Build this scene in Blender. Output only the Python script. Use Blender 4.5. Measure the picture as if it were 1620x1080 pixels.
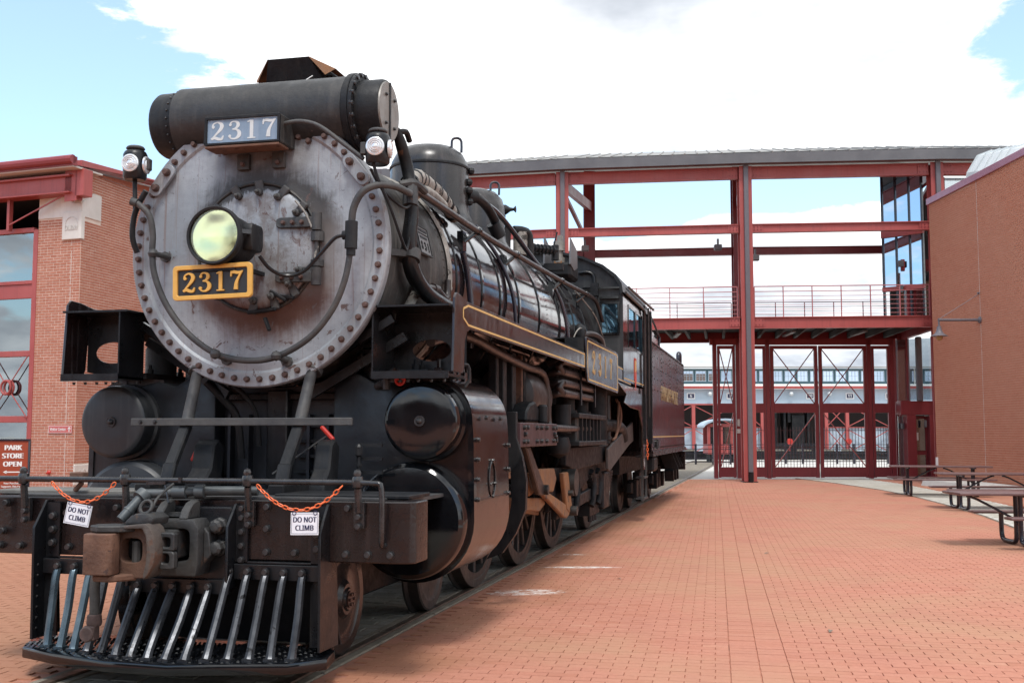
import bpy, bmesh, math, random
import numpy as np
from mathutils import Vector, Matrix, Euler
R = math.radians; PI = math.pi
random.seed(7); rng = np.random.default_rng(7)
for o in list(bpy.data.objects): bpy.data.objects.remove(o)
SC = bpy.context.scene; COL = SC.collection

# ---------------------------------------------------------------- camera
YAW, PITCH, EYE = R(13.297), R(4.7365), 1.6
CAM = Vector((3.83, -6.73, EYE))
cd = bpy.data.cameras.new('camera'); cam = bpy.data.objects.new('camera', cd); COL.objects.link(cam)
cam.location = CAM; cam.rotation_euler = (R(90) + PITCH, 0, YAW)
cd.sensor_width = 36; cd.sensor_fit = 'HORIZONTAL'; cd.lens = 36 * 1750 / 1620; cd.clip_end = 3000; cd.clip_start = .05
SC.camera = cam
SC.view_settings.view_transform = 'Standard'; SC.view_settings.look = 'None'
SC.view_settings.exposure = 0.9; SC.view_settings.gamma = 1; SC.view_settings.use_curve_mapping = False
SC.cycles.max_bounces = 6; SC.cycles.diffuse_bounces = 3; SC.cycles.glossy_bounces = 3
SC.cycles.transmission_bounces = 4; SC.cycles.transparent_max_bounces = 8
SC.cycles.caustics_reflective = False; SC.cycles.caustics_refractive = False

# ---------------------------------------------------------------- node helper
class NT:
    def __init__(s, tree): s.t = tree; s.n = tree.nodes; s.l = tree.links
    def node(s, typ, **k):
        x = s.n.new(typ)
        for a, v in k.items(): setattr(x, a, v)
        return x
    def lk(s, a, b): s.l.new(a, b)
    def put(s, sock, v):
        if hasattr(v, 'is_output') or isinstance(v, bpy.types.NodeSocket): s.lk(v, sock)
        else: sock.default_value = v
    def coord(s, kind='Object'): return s.node('ShaderNodeTexCoord').outputs[kind]
    def pos(s): return s.node('ShaderNodeNewGeometry').outputs['Position']
    def mapping(s, v, scale=(1, 1, 1), loc=(0, 0, 0), rot=(0, 0, 0)):
        m = s.node('ShaderNodeMapping'); s.lk(v, m.inputs[0])
        m.inputs['Scale'].default_value = scale; m.inputs['Location'].default_value = loc; m.inputs['Rotation'].default_value = rot
        return m.outputs[0]
    def noise(s, v, scale=5, detail=4, rough=.55, dist=0, col=False):
        x = s.node('ShaderNodeTexNoise'); s.lk(v, x.inputs['Vector'])
        x.inputs['Scale'].default_value = scale; x.inputs['Detail'].default_value = detail
        x.inputs['Roughness'].default_value = rough; x.inputs['Distortion'].default_value = dist
        return x.outputs['Color' if col else 'Fac']
    def ramp(s, f, stops, interp='LINEAR'):
        x = s.node('ShaderNodeValToRGB'); s.lk(f, x.inputs[0]); x.color_ramp.interpolation = interp
        e = x.color_ramp.elements
        while len(e) < len(stops): e.new(.5)
        for i, (p, c) in enumerate(stops):
            e[i].position = p; e[i].color = (c, c, c, 1) if isinstance(c, (int, float)) else (*c[:3], 1)
        return x.outputs[0]
    def math(s, op, a, b=0., c=None, clamp=False):
        x = s.node('ShaderNodeMath', operation=op, use_clamp=clamp)
        s.put(x.inputs[0], a); s.put(x.inputs[1], b)
        if c is not None: s.put(x.inputs[2], c)
        return x.outputs[0]
    def vmath(s, op, a, b=(0, 0, 0), out=0):
        x = s.node('ShaderNodeVectorMath', operation=op)
        s.put(x.inputs[0], a); s.put(x.inputs[1], b)
        return x.outputs['Value'] if op in ('LENGTH', 'DISTANCE', 'DOT_PRODUCT') else x.outputs[0]
    def mix(s, f, a, b, mode='MIX'):
        x = s.node('ShaderNodeMix', data_type='RGBA', blend_type=mode, clamp_factor=True)
        s.put(x.inputs[0], f); s.put(x.inputs[6], c4(a)); s.put(x.inputs[7], c4(b))
        return x.outputs[2]
    def sep(s, v):
        x = s.node('ShaderNodeSeparateXYZ'); s.lk(v, x.inputs[0]); return x.outputs
    def smooth(s, v, lo, hi):
        x = s.node('ShaderNodeMapRange', interpolation_type='SMOOTHSTEP'); s.put(x.inputs[0], v)
        x.inputs[1].default_value = lo; x.inputs[2].default_value = hi; x.inputs[3].default_value = 0; x.inputs[4].default_value = 1
        return x.outputs[0]
def c4(c):
    return (*c[:3], 1.) if isinstance(c, (tuple, list)) else c

# ---------------------------------------------------------------- sky + sun
SUN_EL, SUN_AZ = R(62), R(163)          # azimuth clockwise from +Y (north)
W = bpy.data.worlds.new('World'); SC.world = W; W.use_nodes = True
wt = NT(W.node_tree); wt.n.clear()
sky = wt.node('ShaderNodeTexSky', sky_type='NISHITA'); sky.sun_disc = False
sky.sun_elevation = SUN_EL; sky.sun_rotation = SUN_AZ; sky.air_density = 1.0; sky.dust_density = .6; sky.ozone_density = 1.5
dirn = wt.coord('Generated'); sx = wt.sep(dirn)
den = wt.math('ADD', wt.math('MAXIMUM', sx[2], 0.), .22)
cv = wt.node('ShaderNodeCombineXYZ')
wt.put(cv.inputs[0], wt.math('DIVIDE', sx[0], den)); wt.put(cv.inputs[1], wt.math('DIVIDE', sx[1], den)); wt.put(cv.inputs[2], wt.math('MULTIPLY', sx[2], 1.4))
n1 = wt.noise(cv.outputs[0], 1.0, 8, .60, .35)
n2 = wt.noise(wt.mapping(cv.outputs[0], loc=(3.1, 1.7, .4)), 3.2, 8, .62, .3)
def sky_dir(px, py):
    x = (px - 810) / 1750; y = (540 - py) / 1750
    fw = Vector((-math.sin(YAW) * math.cos(PITCH), math.cos(YAW) * math.cos(PITCH), math.sin(PITCH)))
    rt = Vector((math.cos(YAW), math.sin(YAW), 0)); up = rt.cross(fw)
    return (fw + rt * x + up * y).normalized()
cov = wt.math('ADD', wt.math('MULTIPLY_ADD', n1, 1.5, -.75), wt.math('MULTIPLY_ADD', n2, .9, -.45))
n3 = wt.noise(wt.mapping(dirn, (1, 1, 2.2), loc=(2, 9, 4)), 13, 7, .65, .4)
cov = wt.math('ADD', cov, wt.math('MULTIPLY_ADD', n3, 1.1, -.55))
cov = wt.math('ADD', cov, .42)
# broad openings in the cloud deck, placed by direction, all round the sky
clear = [(sky_dir(-150, 260), .40, 1.15, 1), (sky_dir(1010, 300), .17, 1.9, 2.8), (sky_dir(800, 325), .11, 1.6, 2.2), (sky_dir(1650, 60), .10, .8, 1.3), (sky_dir(1320, 295), .13, 1.35, 3.2),
         (Vector((-.70, -.60, .40)), .55, .8, 1), (Vector((.75, -.5, .43)), .55, .7, 1), (Vector((-.25, -.8, .55)), .5, .6, 1), (Vector((-.9, .1, .45)), .5, .7, 1)]
thick = [(sky_dir(820, 60), .34, .55, 1), (sky_dir(1300, 480), .22, .5, 1.5), (sky_dir(1200, 140), .28, .5, 1.6), (sky_dir(800, 215), .16, .6, 2.2), (sky_dir(1120, 400), .10, .5, 2.)]
for sgn, blobs in (('SUBTRACT', clear), ('ADD', thick)):
    for d, rad, amt, zs in blobs:
        d = d.normalized(); dist = wt.vmath('DISTANCE', wt.vmath('MULTIPLY', dirn, (1, 1, zs)), (d.x, d.y, d.z * zs))
        cov = wt.math(sgn, cov, wt.math('MULTIPLY', wt.math('SUBTRACT', 1., wt.smooth(dist, 0., rad)), amt))
mask = wt.smooth(cov, -.04, .16)
shade = wt.noise(wt.mapping(cv.outputs[0], loc=(7, 2, 1)), 1.5, 6, .6)
ccol = wt.ramp(shade, [(.32, (3.3, 3.6, 4.1)), (.45, (5.6, 5.9, 6.3)), (.6, (9.4, 9.5, 9.6))])
for d, rad, amt in [(sky_dir(940, -30), .16, .42), (sky_dir(1180, 400), .08, .22)]:      # grey bellies of the thick cloud
    dist = wt.vmath('ADD', dirn, wt.vmath('MULTIPLY', wt.noise(wt.mapping(dirn, loc=(1, 2, 3)), 5, 5, .6, col=True), (.16, .16, .16)))
    dist = wt.vmath('DISTANCE', dist, tuple(d + Vector((.08, .08, .08))))
    ccol = wt.mix(wt.math('MULTIPLY', wt.math('SUBTRACT', 1., wt.smooth(dist, 0., rad)), amt), ccol, (2.4, 2.6, 3.0))
blue = wt.mix(.14, wt.mix(1., sky.outputs[0], (1.32, 1.50, 1.50), 'MULTIPLY'), (8.6, 9.0, 9.3))
colr = wt.mix(mask, blue, ccol)
bg = wt.node('ShaderNodeBackground'); wt.lk(colr, bg.inputs[0]); bg.inputs[1].default_value = .1
wo = wt.node('ShaderNodeOutputWorld'); wt.lk(bg.outputs[0], wo.inputs[0])
sd = bpy.data.lights.new('sun', 'SUN'); sd.energy = 1.35; sd.angle = R(14); sd.color = (1, .965, .92)
so = bpy.data.objects.new('sun', sd); COL.objects.link(so)
sdir = Vector((math.sin(SUN_AZ) * math.cos(SUN_EL), math.cos(SUN_AZ) * math.cos(SUN_EL), math.sin(SUN_EL)))
so.rotation_euler = sdir.to_track_quat('Z', 'Y').to_euler(); so.location = sdir * 60

# ---------------------------------------------------------------- mesh helpers
class MB:
    def __init__(s): s.v = []; s.f = []; s.m = []; s.cur = 0
    def add(s, vs, fs):
        o = len(s.v); s.v += [tuple(x) for x in vs]; s.f += [tuple(i + o for i in f) for f in fs]; s.m += [s.cur] * len(fs)
        return s
    def box(s, x0, x1, y0, y1, z0, z1, M=None):
        vs = [Vector(p) for p in ((x0, y0, z0), (x1, y0, z0), (x1, y1, z0), (x0, y1, z0), (x0, y0, z1), (x1, y0, z1), (x1, y1, z1), (x0, y1, z1))]
        if M: vs = [M @ p for p in vs]
        return s.add(vs, [(0, 3, 2, 1), (4, 5, 6, 7), (0, 1, 5, 4), (1, 2, 6, 5), (2, 3, 7, 6), (3, 0, 4, 7)])
    def bar(s, p0, p1, w, h, up=(0, 0, 1)):
        p0 = Vector(p0); p1 = Vector(p1); d = (p1 - p0); L = d.length; d.normalize(); u = Vector(up)
        x = d.cross(u)
        if x.length < 1e-4: x = d.cross(Vector((1, 0, 0)))
        x.normalize(); z = x.cross(d)
        M = Matrix((x, d, z)).transposed().to_4x4(); M.translation = p0
        return s.box(-w / 2, w / 2, 0, L, -h / 2, h / 2, M)
    def tube(s, pts, r, n=10, sm=0, closed=False, caps=True):
        P = [Vector(p) for p in pts]
        rs = list(r) if isinstance(r, (list, tuple)) else [r] * len(P)
        if sm:
            Q = []; q = []; m = len(P)
            for i in range(m if closed else m - 1):
                g = (lambda j: P[j % m]) if closed else (lambda j: P[min(max(j, 0), m - 1)])
                a, b, c, d = g(i - 1), g(i), g(i + 1), g(i + 2)
                for k in range(sm):
                    t = k / sm
                    Q.append(.5 * ((2 * b) + (c - a) * t + (2 * a - 5 * b + 4 * c - d) * t * t + (3 * b - a - 3 * c + d) * t ** 3))
                    q.append(rs[i] * (1 - t) + rs[(i + 1) % m] * t)
            if not closed: Q.append(P[-1]); q.append(rs[-1])
            P, rs = Q, q
        m = len(P); nrm = None; vs = []
        for i in range(m):
            if closed: d = P[(i + 1) % m] - P[i - 1]
            else: d = P[min(i + 1, m - 1)] - P[max(i - 1, 0)]
            d.normalize()
            if nrm is None:
                nrm = d.cross(Vector((0, 0, 1)) if abs(d.z) < .9 else Vector((1, 0, 0)))
            nrm = (nrm - d * nrm.dot(d)).normalized(); b = d.cross(nrm)
            for k in range(n):
                a = 2 * PI * k / n; vs.append(P[i] + (nrm * math.cos(a) + b * math.sin(a)) * rs[i])
        fs = []
        for i in range(m if closed else m - 1):
            j = (i + 1) % m
            for k in range(n):
                k2 = (k + 1) % n; fs.append((i * n + k, i * n + k2, j * n + k2, j * n + k))
        if caps and not closed: fs += [tuple(range(n))[::-1], tuple((m - 1) * n + k for k in range(n))]
        return s.add(vs, fs)
    def cyl(s, p0, p1, r, r1=None, n=16): return s.tube([p0, p1], [r, r if r1 is None else r1], n)
    def lathe(s, prof, o=(0, 0, 0), ax='Z', n=32, a0=0, a1=2 * PI, caps=True):
        full = abs(a1 - a0 - 2 * PI) < 1e-6; k = n if full else n + 1; o = Vector(o); vs = []
        for (r, h) in prof:
            for i in range(k):
                a = a0 + (a1 - a0) * i / n; c, q = r * math.cos(a), r * math.sin(a)
                vs.append(o + Vector({'Z': (c, q, h), 'Y': (c, h, q), 'X': (h, c, q)}[ax]))
        fs = []; m = len(prof)
        for j in range(m - 1):
            for i in range(n):
                i2 = (i + 1) % k; fs.append((j * k + i, j * k + i2, (j + 1) * k + i2, (j + 1) * k + i))
        if caps and full:
            if prof[0][0] > 1e-4: fs.append(tuple(range(k))[::-1])
            if prof[-1][0] > 1e-4: fs.append(tuple((m - 1) * k + i for i in range(k)))
        return s.add(vs, fs)
    def prism(s, poly, ax, d0, d1):
        """poly: 2D points; ax='X': (y,z); 'Y': (x,z); 'Z': (x,y); extruded from d0 to d1"""
        def P(p, d): return {'X': (d, p[0], p[1]), 'Y': (p[0], d, p[1]), 'Z': (p[0], p[1], d)}[ax]
        n = len(poly); vs = [P(p, d0) for p in poly] + [P(p, d1) for p in poly]
        fs = [tuple(range(n)), tuple(range(n, 2 * n))[::-1]] + [(i, i + n, (i + 1) % n + n, (i + 1) % n) for i in range(n)]
        return s.add(vs, fs)
    def mesh(s, name, mats, smooth=32, bevel=0, seg=1):
        me = bpy.data.meshes.new(name); me.from_pydata(s.v, [], s.f)
        for m in (mats if isinstance(mats, (list, tuple)) else [mats]): me.materials.append(m)
        if isinstance(mats, (list, tuple)) and len(mats) > 1:
            me.polygons.foreach_set('material_index', s.m)
        bm = bmesh.new(); bm.from_mesh(me)
        bmesh.ops.remove_doubles(bm, verts=bm.verts, dist=1e-5)
        bmesh.ops.recalc_face_normals(bm, faces=bm.faces)
        if bevel:
            es = [e for e in bm.edges if len(e.link_faces) == 2 and e.calc_face_angle(0) > R(35)]
            bmesh.ops.bevel(bm, geom=es, offset=bevel, segments=seg, affect='EDGES', clamp_overlap=True, profile=.5)
        bm.to_mesh(me); bm.free()
        if smooth:
            me.shade_smooth(); me.set_sharp_from_angle(angle=R(smooth))
        me.update()
        return me
    def build(s, name, mats, parent=None, smooth=32, bevel=0, seg=1):
        return link(name, s.mesh(name, mats, smooth, bevel, seg), parent)
def link(name, me, parent=None, loc=None, rot=None, scale=None):
    o = bpy.data.objects.new(name, me); COL.objects.link(o)
    if parent: o.parent = parent
    if loc is not None: o.location = loc
    if rot is not None:
        o.rotation_euler = rot
    if scale is not None: o.scale = scale
    return o
def thing(name, label, cat, loc=(0, 0, 0), rz=0, group=None):
    o = bpy.data.objects.new(name, None); COL.objects.link(o); o.location = loc; o.rotation_euler = (0, 0, rz)
    o.empty_display_size = .2; o['label'] = label; o['category'] = cat
    if group: o['group'] = group
    return o
def tag(o, label, cat, group=None):
    o['label'] = label; o['category'] = cat
    if group: o['group'] = group
    return o
def struct(o): o['kind'] = 'structure'; return o
def stuff(o): o['kind'] = 'stuff'; return o
def site(u, v, z=0):
    """ground plan in metres, u across and v ahead, from the spot where the photographer stands"""
    return Vector((CAM.x + u * math.cos(YAW) - v * math.sin(YAW), CAM.y + u * math.sin(YAW) + v * math.cos(YAW), z))
def flip(me, name):
    m2 = me.copy(); m2.name = name
    bm = bmesh.new(); bm.from_mesh(m2)
    for v in bm.verts: v.co.x = -v.co.x
    bmesh.ops.reverse_faces(bm, faces=bm.faces); bm.to_mesh(m2); bm.free()
    return m2
def mirror(o, parent=None):
    return link(o.name.split('.')[0], flip(o.data, o.data.name), parent or o.parent)
def both(mb, name, mats, parent, **k):
    o = mb.build(name, mats, parent, **k); return o, mirror(o)
import os
FONT = None
for f_ in ('NotoSansMath-Regular.woff2',):                               # the interface font that ships inside Blender; its default font otherwise
    try: FONT = bpy.data.fonts.load(os.path.join(bpy.utils.system_resource('DATAFILES'), 'fonts', f_))
    except Exception: FONT = None
def text_mesh(s, size, ext=.002, align='CENTER', space=1.0, bold=0.0):
    cu = bpy.data.curves.new('lettering', 'FONT'); cu.body = s; cu.size = size * (1.42 if FONT else 1); cu.extrude = ext; cu.align_x = align; cu.align_y = 'CENTER'
    if FONT: cu.font = FONT
    cu.space_character = space; cu.resolution_u = 3
    ob = bpy.data.objects.new('lettering', cu); COL.objects.link(ob)
    dg = bpy.context.evaluated_depsgraph_get(); dg.update()
    me = bpy.data.meshes.new_from_object(ob.evaluated_get(dg)); COL.objects.unlink(ob); bpy.data.objects.remove(ob)
    if bold:                                              # heavier strokes: the same letters laid again a hair to each side
        bm = bmesh.new()
        for k, dx_ in enumerate((-bold, -bold / 2, 0, bold / 2, bold)):
            m2 = me.copy(); m2.transform(Matrix.Translation((dx_, 0, k * .00012))); bm.from_mesh(m2); bpy.data.meshes.remove(m2)
        bm.to_mesh(me); bm.free()
    return me
def lettering(s, size, mat, parent, loc, rot=(R(90), 0, 0), name='lettering', ext=.002, align='CENTER', space=1.0, bold=0.0, sx=1.0):
    me = text_mesh(s, size, ext, align, space, bold); me.materials.clear(); me.materials.append(mat); me.name = name
    return link(name, me, parent, loc, rot, (sx, 1, 1))

# ---------------------------------------------------------------- materials
def newmat(name):
    m = bpy.data.materials.new(name); m.use_nodes = True; t = NT(m.node_tree); b = m.node_tree.nodes['Principled BSDF']
    return m, t, b
def paint(name, c1, c2, scale=3., rough=(.3, .5), metal=0., bump=.0, bscale=30, streak=None, spots=None, spec=.5, coat=0):
    """two-tone worn surface; streak=(colour, amount) vertical run marks; spots=(colour, threshold, scale) chips"""
    m, t, b = newmat(name); co = t.coord()
    n = t.noise(co, scale, 6, .6)
    col = t.mix(t.ramp(n, [(.35, 0.), (.68, 1.)]), c1, c2)
    if streak:
        sn = t.noise(t.mapping(co, (9, 9, .55)), 1.6, 4, .6)
        col = t.mix(t.math('MULTIPLY', t.ramp(sn, [(.52, 0.), (.72, 1.)]), streak[1]), col, streak[0])
    if spots:
        pn = t.noise(co, spots[2], 5, .65, .3)
        col = t.mix(t.ramp(pn, [(spots[1], 0.), (spots[1] + .04, 1.)]), col, spots[0])
    t.put(b.inputs['Base Color'], col)
    rn = t.noise(co, scale * 2.7, 4, .6)
    t.put(b.inputs['Roughness'], t.math('MULTIPLY_ADD', t.ramp(rn, [(.3, 0.), (.7, 1.)]), rough[1] - rough[0], rough[0]))
    b.inputs['Metallic'].default_value = metal; b.inputs['Specular IOR Level'].default_value = spec
    if coat: b.inputs['Coat Weight'].default_value = coat; b.inputs['Coat Roughness'].default_value = .08
    if bump:
        bp = t.node('ShaderNodeBump'); bp.inputs['Strength'].default_value = bump; bp.inputs['Distance'].default_value = .02
        t.put(bp.inputs['Height'], t.noise(co, bscale, 5, .6)); t.lk(bp.outputs[0], b.inputs['Normal'])
    return m
def flat(name, c, rough=.5, metal=0, spec=.5):
    m, t, b = newmat(name); co = t.coord()
    n = t.noise(co, 14, 4, .6)
    t.put(b.inputs['Base Color'], t.mix(t.ramp(n, [(.3, 0.), (.7, 1.)]), tuple(x * .86 for x in c), c))
    b.inputs['Roughness'].default_value = rough; b.inputs['Metallic'].default_value = metal; b.inputs['Specular IOR Level'].default_value = spec
    return m
def glassy(name, tint, refl=.5, rough=.02, trans=0., wavy=.15, through=(.8, .85, .88)):
    """window glass: mirror-like outside, with the room behind showing by 'trans'"""
    m, t, b = newmat(name); t.n.remove(b); out = [x for x in t.n if x.type == 'OUTPUT_MATERIAL'][0]
    g = t.node('ShaderNodeBsdfGlossy'); g.inputs['Color'].default_value = (*tint, 1); g.inputs['Roughness'].default_value = rough
    bp = t.node('ShaderNodeBump'); bp.inputs['Strength'].default_value = wavy; bp.inputs['Distance'].default_value = .02
    t.put(bp.inputs['Height'], t.noise(t.coord(), .9, 2, .5)); t.lk(bp.outputs[0], g.inputs['Normal'])
    d = t.node('ShaderNodeBsdfDiffuse'); d.inputs['Color'].default_value = (tint[0] * .03, tint[1] * .035, tint[2] * .04, 1)
    tr = t.node('ShaderNodeBsdfTransparent'); tr.inputs['Color'].default_value = (*through, 1)
    m1 = t.node('ShaderNodeMixShader'); m1.inputs[0].default_value = trans; t.lk(d.outputs[0], m1.inputs[1]); t.lk(tr.outputs[0], m1.inputs[2])
    fr = t.node('ShaderNodeFresnel'); fr.inputs['IOR'].default_value = 1.5
    fac = t.math('ADD', fr.outputs[0], refl, clamp=True)
    m2 = t.node('ShaderNodeMixShader'); t.lk(fac, m2.inputs[0]); t.lk(m1.outputs[0], m2.inputs[1]); t.lk(g.outputs[0], m2.inputs[2])
    t.lk(m2.outputs[0], out.inputs[0]); return m
def brick_mat(name, stops, rough=(.75, .95), stain=None, dark=None, spec=.25, scrapes=()):
    m, t, b = newmat(name)
    oi = t.node('ShaderNodeObjectInfo'); at = t.node('ShaderNodeAttribute', attribute_name='tint')
    val = t.math('FRACT', t.math('ADD', oi.outputs['Random'], at.outputs['Fac']))
    col = t.ramp(val, stops)
    p = t.pos()
    n = t.noise(p, 22, 5, .65); col = t.mix(t.ramp(n, [(.3, .0), (.75, .4)]), col, tuple(x * .62 for x in stops[0][1]))
    big = t.noise(p, .45, 5, .6, .3)
    if stain: col = t.mix(t.ramp(big, [(.42, 0.), (.62, stain[1])]), col, stain[0])
    if dark:
        n3 = t.noise(t.mapping(p, loc=(5, 3, 1)), 1.1, 6, .62, .4); col = t.mix(t.ramp(n3, [(.5, 0.), (.72, dark[1])]), col, dark[0])
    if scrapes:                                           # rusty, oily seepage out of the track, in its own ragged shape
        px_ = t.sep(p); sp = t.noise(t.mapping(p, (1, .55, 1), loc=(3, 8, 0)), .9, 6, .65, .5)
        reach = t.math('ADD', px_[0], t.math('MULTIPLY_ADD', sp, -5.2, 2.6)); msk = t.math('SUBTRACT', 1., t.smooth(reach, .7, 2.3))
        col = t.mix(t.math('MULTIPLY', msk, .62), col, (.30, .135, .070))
    for (sx_, sy_, ra, rb, rot, th) in scrapes:
        q = t.mapping(t.vmath('SUBTRACT', p, (sx_, sy_, 0)), rot=(0, 0, rot)); q = t.vmath('MULTIPLY', q, (1 / ra, 1 / rb, 0)); ln = t.vmath('LENGTH', q)
        nn = t.noise(t.mapping(p, (9, 26, 1), rot=(0, 0, rot)), 1., 6, .7, .6)
        col = t.mix(t.math('MULTIPLY', t.math('SUBTRACT', 1., t.smooth(ln, .55, 1.)), t.ramp(nn, [(th, 0.), (th + .05, 1.)])), col, (.74, .70, .66))
    t.put(b.inputs['Base Color'], col)
    t.put(b.inputs['Roughness'], t.math('MULTIPLY_ADD', n, rough[1] - rough[0], rough[0]))
    b.inputs['Specular IOR Level'].default_value = spec
    bp = t.node('ShaderNodeBump'); bp.inputs['Strength'].default_value = .25; bp.inputs['Distance'].default_value = .006
    t.put(bp.inputs['Height'], t.noise(p, 70, 4, .6)); t.lk(bp.outputs[0], b.inputs['Normal'])
    return m

K = {}
K['gloss'] = paint('gloss_black', (.0028, .0034, .0046), (.006, .0068, .0085), 2.2, (.05, .16), spec=.6, bump=.03, bscale=9)
K['black'] = paint('worn_black', (.0042, .005, .0065), (.011, .012, .0145), 2.5, (.22, .45), spec=.4, streak=((.035, .033, .031), .3), bump=.10, bscale=25)
K['dull'] = paint('dull_black', (.009, .0102, .0125), (.024, .0245, .026), 3., (.35, .65), spec=.22, streak=((.05, .046, .042), .35), bump=.15, bscale=30)
K['frame'] = paint('underframe', (.0065, .0072, .009), (.020, .0195, .020), 4., (.4, .7), spec=.2, spots=((.10, .05, .03), .66, 7), bump=.15, bscale=30)
K['sooty'] = paint('sooty_smokebox', (.020, .019, .019), (.062, .058, .053), 2.6, (.45, .75), streak=((.15, .135, .12), .55), spots=((.13, .085, .055), .67, 5), bump=.2, bscale=20)
K['maroon'] = paint('gloss_maroon', (.0070, .0048, .0056), (.0115, .0070, .0078), 1.6, (.09, .22), spec=.5, bump=.02, bscale=5, streak=((.10, .08, .075), .14))
K['boiler'] = paint('boiler_jacket', (.0105, .0072, .0080), (.018, .0115, .012), 1.4, (.05, .17), spec=.75, bump=.035, bscale=4, streak=((.12, .10, .095), .18), coat=.25)
K['valance'] = paint('valance_maroon', (.012, .0066, .0068), (.019, .0105, .0102), 3., (.10, .26), spec=.6, bump=.03, bscale=8, streak=((.20, .19, .2), .35), spots=((.3, .28, .27), .73, 16))
K['beam'] = paint('beam_brown_black', (.0070, .0052, .0056), (.0135, .0095, .0098), 3., (.16, .36), bump=.14, bscale=22, spec=.45, streak=((.045, .030, .028), .4), spots=((.30, .28, .27), .735, 22))
K['steelbar'] = paint('polished_grey_bar', (.032, .035, .041), (.085, .09, .10), 6., (.26, .42), metal=.6, spots=((.014, .014, .016), .60, 12), bump=.1, bscale=14)
K['grey'] = paint('grey_iron', (.034, .035, .038), (.075, .073, .070), 5., (.5, .75), bump=.2, bscale=30, spots=((.10, .06, .04), .66, 9))
K['rustbrown'] = paint('brown_rust', (.10, .050, .033), (.175, .088, .055), 7., (.7, .95), bump=.35, bscale=40, spots=((.065, .035, .028), .62, 12))
K['rustorange'] = paint('orange_rust', (.27, .125, .050), (.19, .105, .065), 5., (.7, .95), bump=.3, bscale=35, spots=((.10, .06, .045), .6, 6))
K['copper'] = paint('oxide_pipe', (.017, .0125, .0125), (.034, .023, .0215), 5., (.3, .5), spec=.6, bump=.08)
K['gold'] = flat('gold_paint', (.72, .40, .085), .45)
K['castiron'] = paint('dark_cast_iron', (.020, .0205, .022), (.046, .045, .043), 5., (.45, .7), bump=.35, bscale=26, spots=((.06, .038, .028), .62, 8))
K['goldpale'] = flat('pale_gold_line', (.70, .46, .17), .45)
K['white'] = flat('white_print', (.82, .82, .80), .5)
K['ink'] = flat('dark_ink', (.03, .03, .08), .5)
K['orange'] = flat('orange_plastic', (.85, .17, .05), .4)
K['redpaint'] = flat('red_valve_paint', (.55, .04, .03), .35)
K['boltrust'] = paint('rusty_bolt', (.055, .034, .030), (.115, .07, .06), 9, (.6, .85), bump=.2, bscale=60)
K['boltblack'] = paint('black_bolt', (.010, .010, .011), (.032, .032, .034), 9, (.18, .4), spec=.6)
K['lagging'] = paint('canvas_lagging', (.20, .185, .165), (.36, .34, .31), 9., (.85, .98), bump=.6, bscale=25, spots=((.05, .045, .04), .58, 8))
K['chrome'] = flat('bright_metal', (.75, .74, .7), .18, 1.)
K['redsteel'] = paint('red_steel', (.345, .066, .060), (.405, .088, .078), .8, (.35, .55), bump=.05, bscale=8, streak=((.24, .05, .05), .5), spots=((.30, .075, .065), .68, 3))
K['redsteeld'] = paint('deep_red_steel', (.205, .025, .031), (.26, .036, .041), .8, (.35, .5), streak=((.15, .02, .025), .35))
K['greysheet'] = paint('grey_sheet', (.10, .10, .107), (.14, .14, .146), 1.2, (.4, .55), metal=.1)
K['railing'] = flat('overexposed_red_rail', (.46, .14, .145), .5)  # red paled in the colour itself to stand in for overexposure
K['roofmetal'] = paint('roof_metal', (.24, .235, .225), (.33, .32, .30), 1.0, (.4, .6), metal=.15)
K['downpipe'] = flat('downpipe_grey', (.135, .125, .14), .5)
K['concrete'] = paint('concrete', (.52, .50, .46), (.62, .60, .56), .8, (.8, .95), bump=.15, bscale=25, spots=((.44, .42, .38), .6, 1.6))
K['stone'] = paint('pale_stone', (.62, .60, .55), (.74, .72, .67), 1.5, (.75, .9), bump=.12, bscale=30, streak=((.45, .43, .40), .25))
K['mortar'] = paint('mortar', (.66, .55, .46), (.76, .65, .55), 3., (.85, .98), bump=.15, bscale=60)
m, t, b = newmat('paving_joint'); p_ = t.pos()
jn = t.noise(t.mapping(p_, (1, 1, 1)), 3.4, 6, .68, .3)
t.put(b.inputs['Base Color'], t.mix(t.ramp(jn, [(.48, 0.), (.70, 1.)]), (.44, .185, .12), (.22, .105, .074))); b.inputs['Roughness'].default_value = .95; K['joint'] = m
K['mortar_r'] = paint('tan_mortar', (.50, .31, .22), (.60, .40, .30), 3., (.85, .98))
K['timber'] = paint('old_timber', (.15, .128, .098), (.26, .225, .175), 5., (.8, .95), bump=.5, bscale=22, spots=((.04, .033, .028), .6, 9))
K['rail'] = paint('rail_steel', (.10, .075, .06), (.19, .15, .12), 6., (.35, .6), metal=.6)
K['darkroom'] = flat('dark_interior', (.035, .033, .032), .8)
K['darkwood'] = paint('table_planks', (.115, .06, .058), (.17, .095, .088), 5., (.3, .5), bump=.08, bscale=20)
K['tubeblack'] = paint('black_tube', (.012, .012, .022), (.022, .022, .034), 4., (.12, .3), spec=.6)
K['siding'] = paint('blue_grey_siding', (.38, .47, .55), (.44, .53, .60), .6, (.6, .8), streak=((.32, .40, .47), .4))
K['tealdark'] = flat('teal_frame', (.06, .13, .16), .5)
K['duct'] = paint('galvanised_duct', (.50, .54, .55), (.60, .63, .63), 1.5, (.35, .55), metal=.25)
K['coping'] = paint('maroon_coping', (.36, .16, .22), (.40, .19, .25), .7, (.3, .45), metal=.2, spec=.6)
K['glass'] = glassy('mirror_glass', (.66, .80, .98), .62, .015, 0., .03)
K['paneclear'] = glassy('window_pane', (.85, .92, .95), .30, .02, .55, .06)
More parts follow.
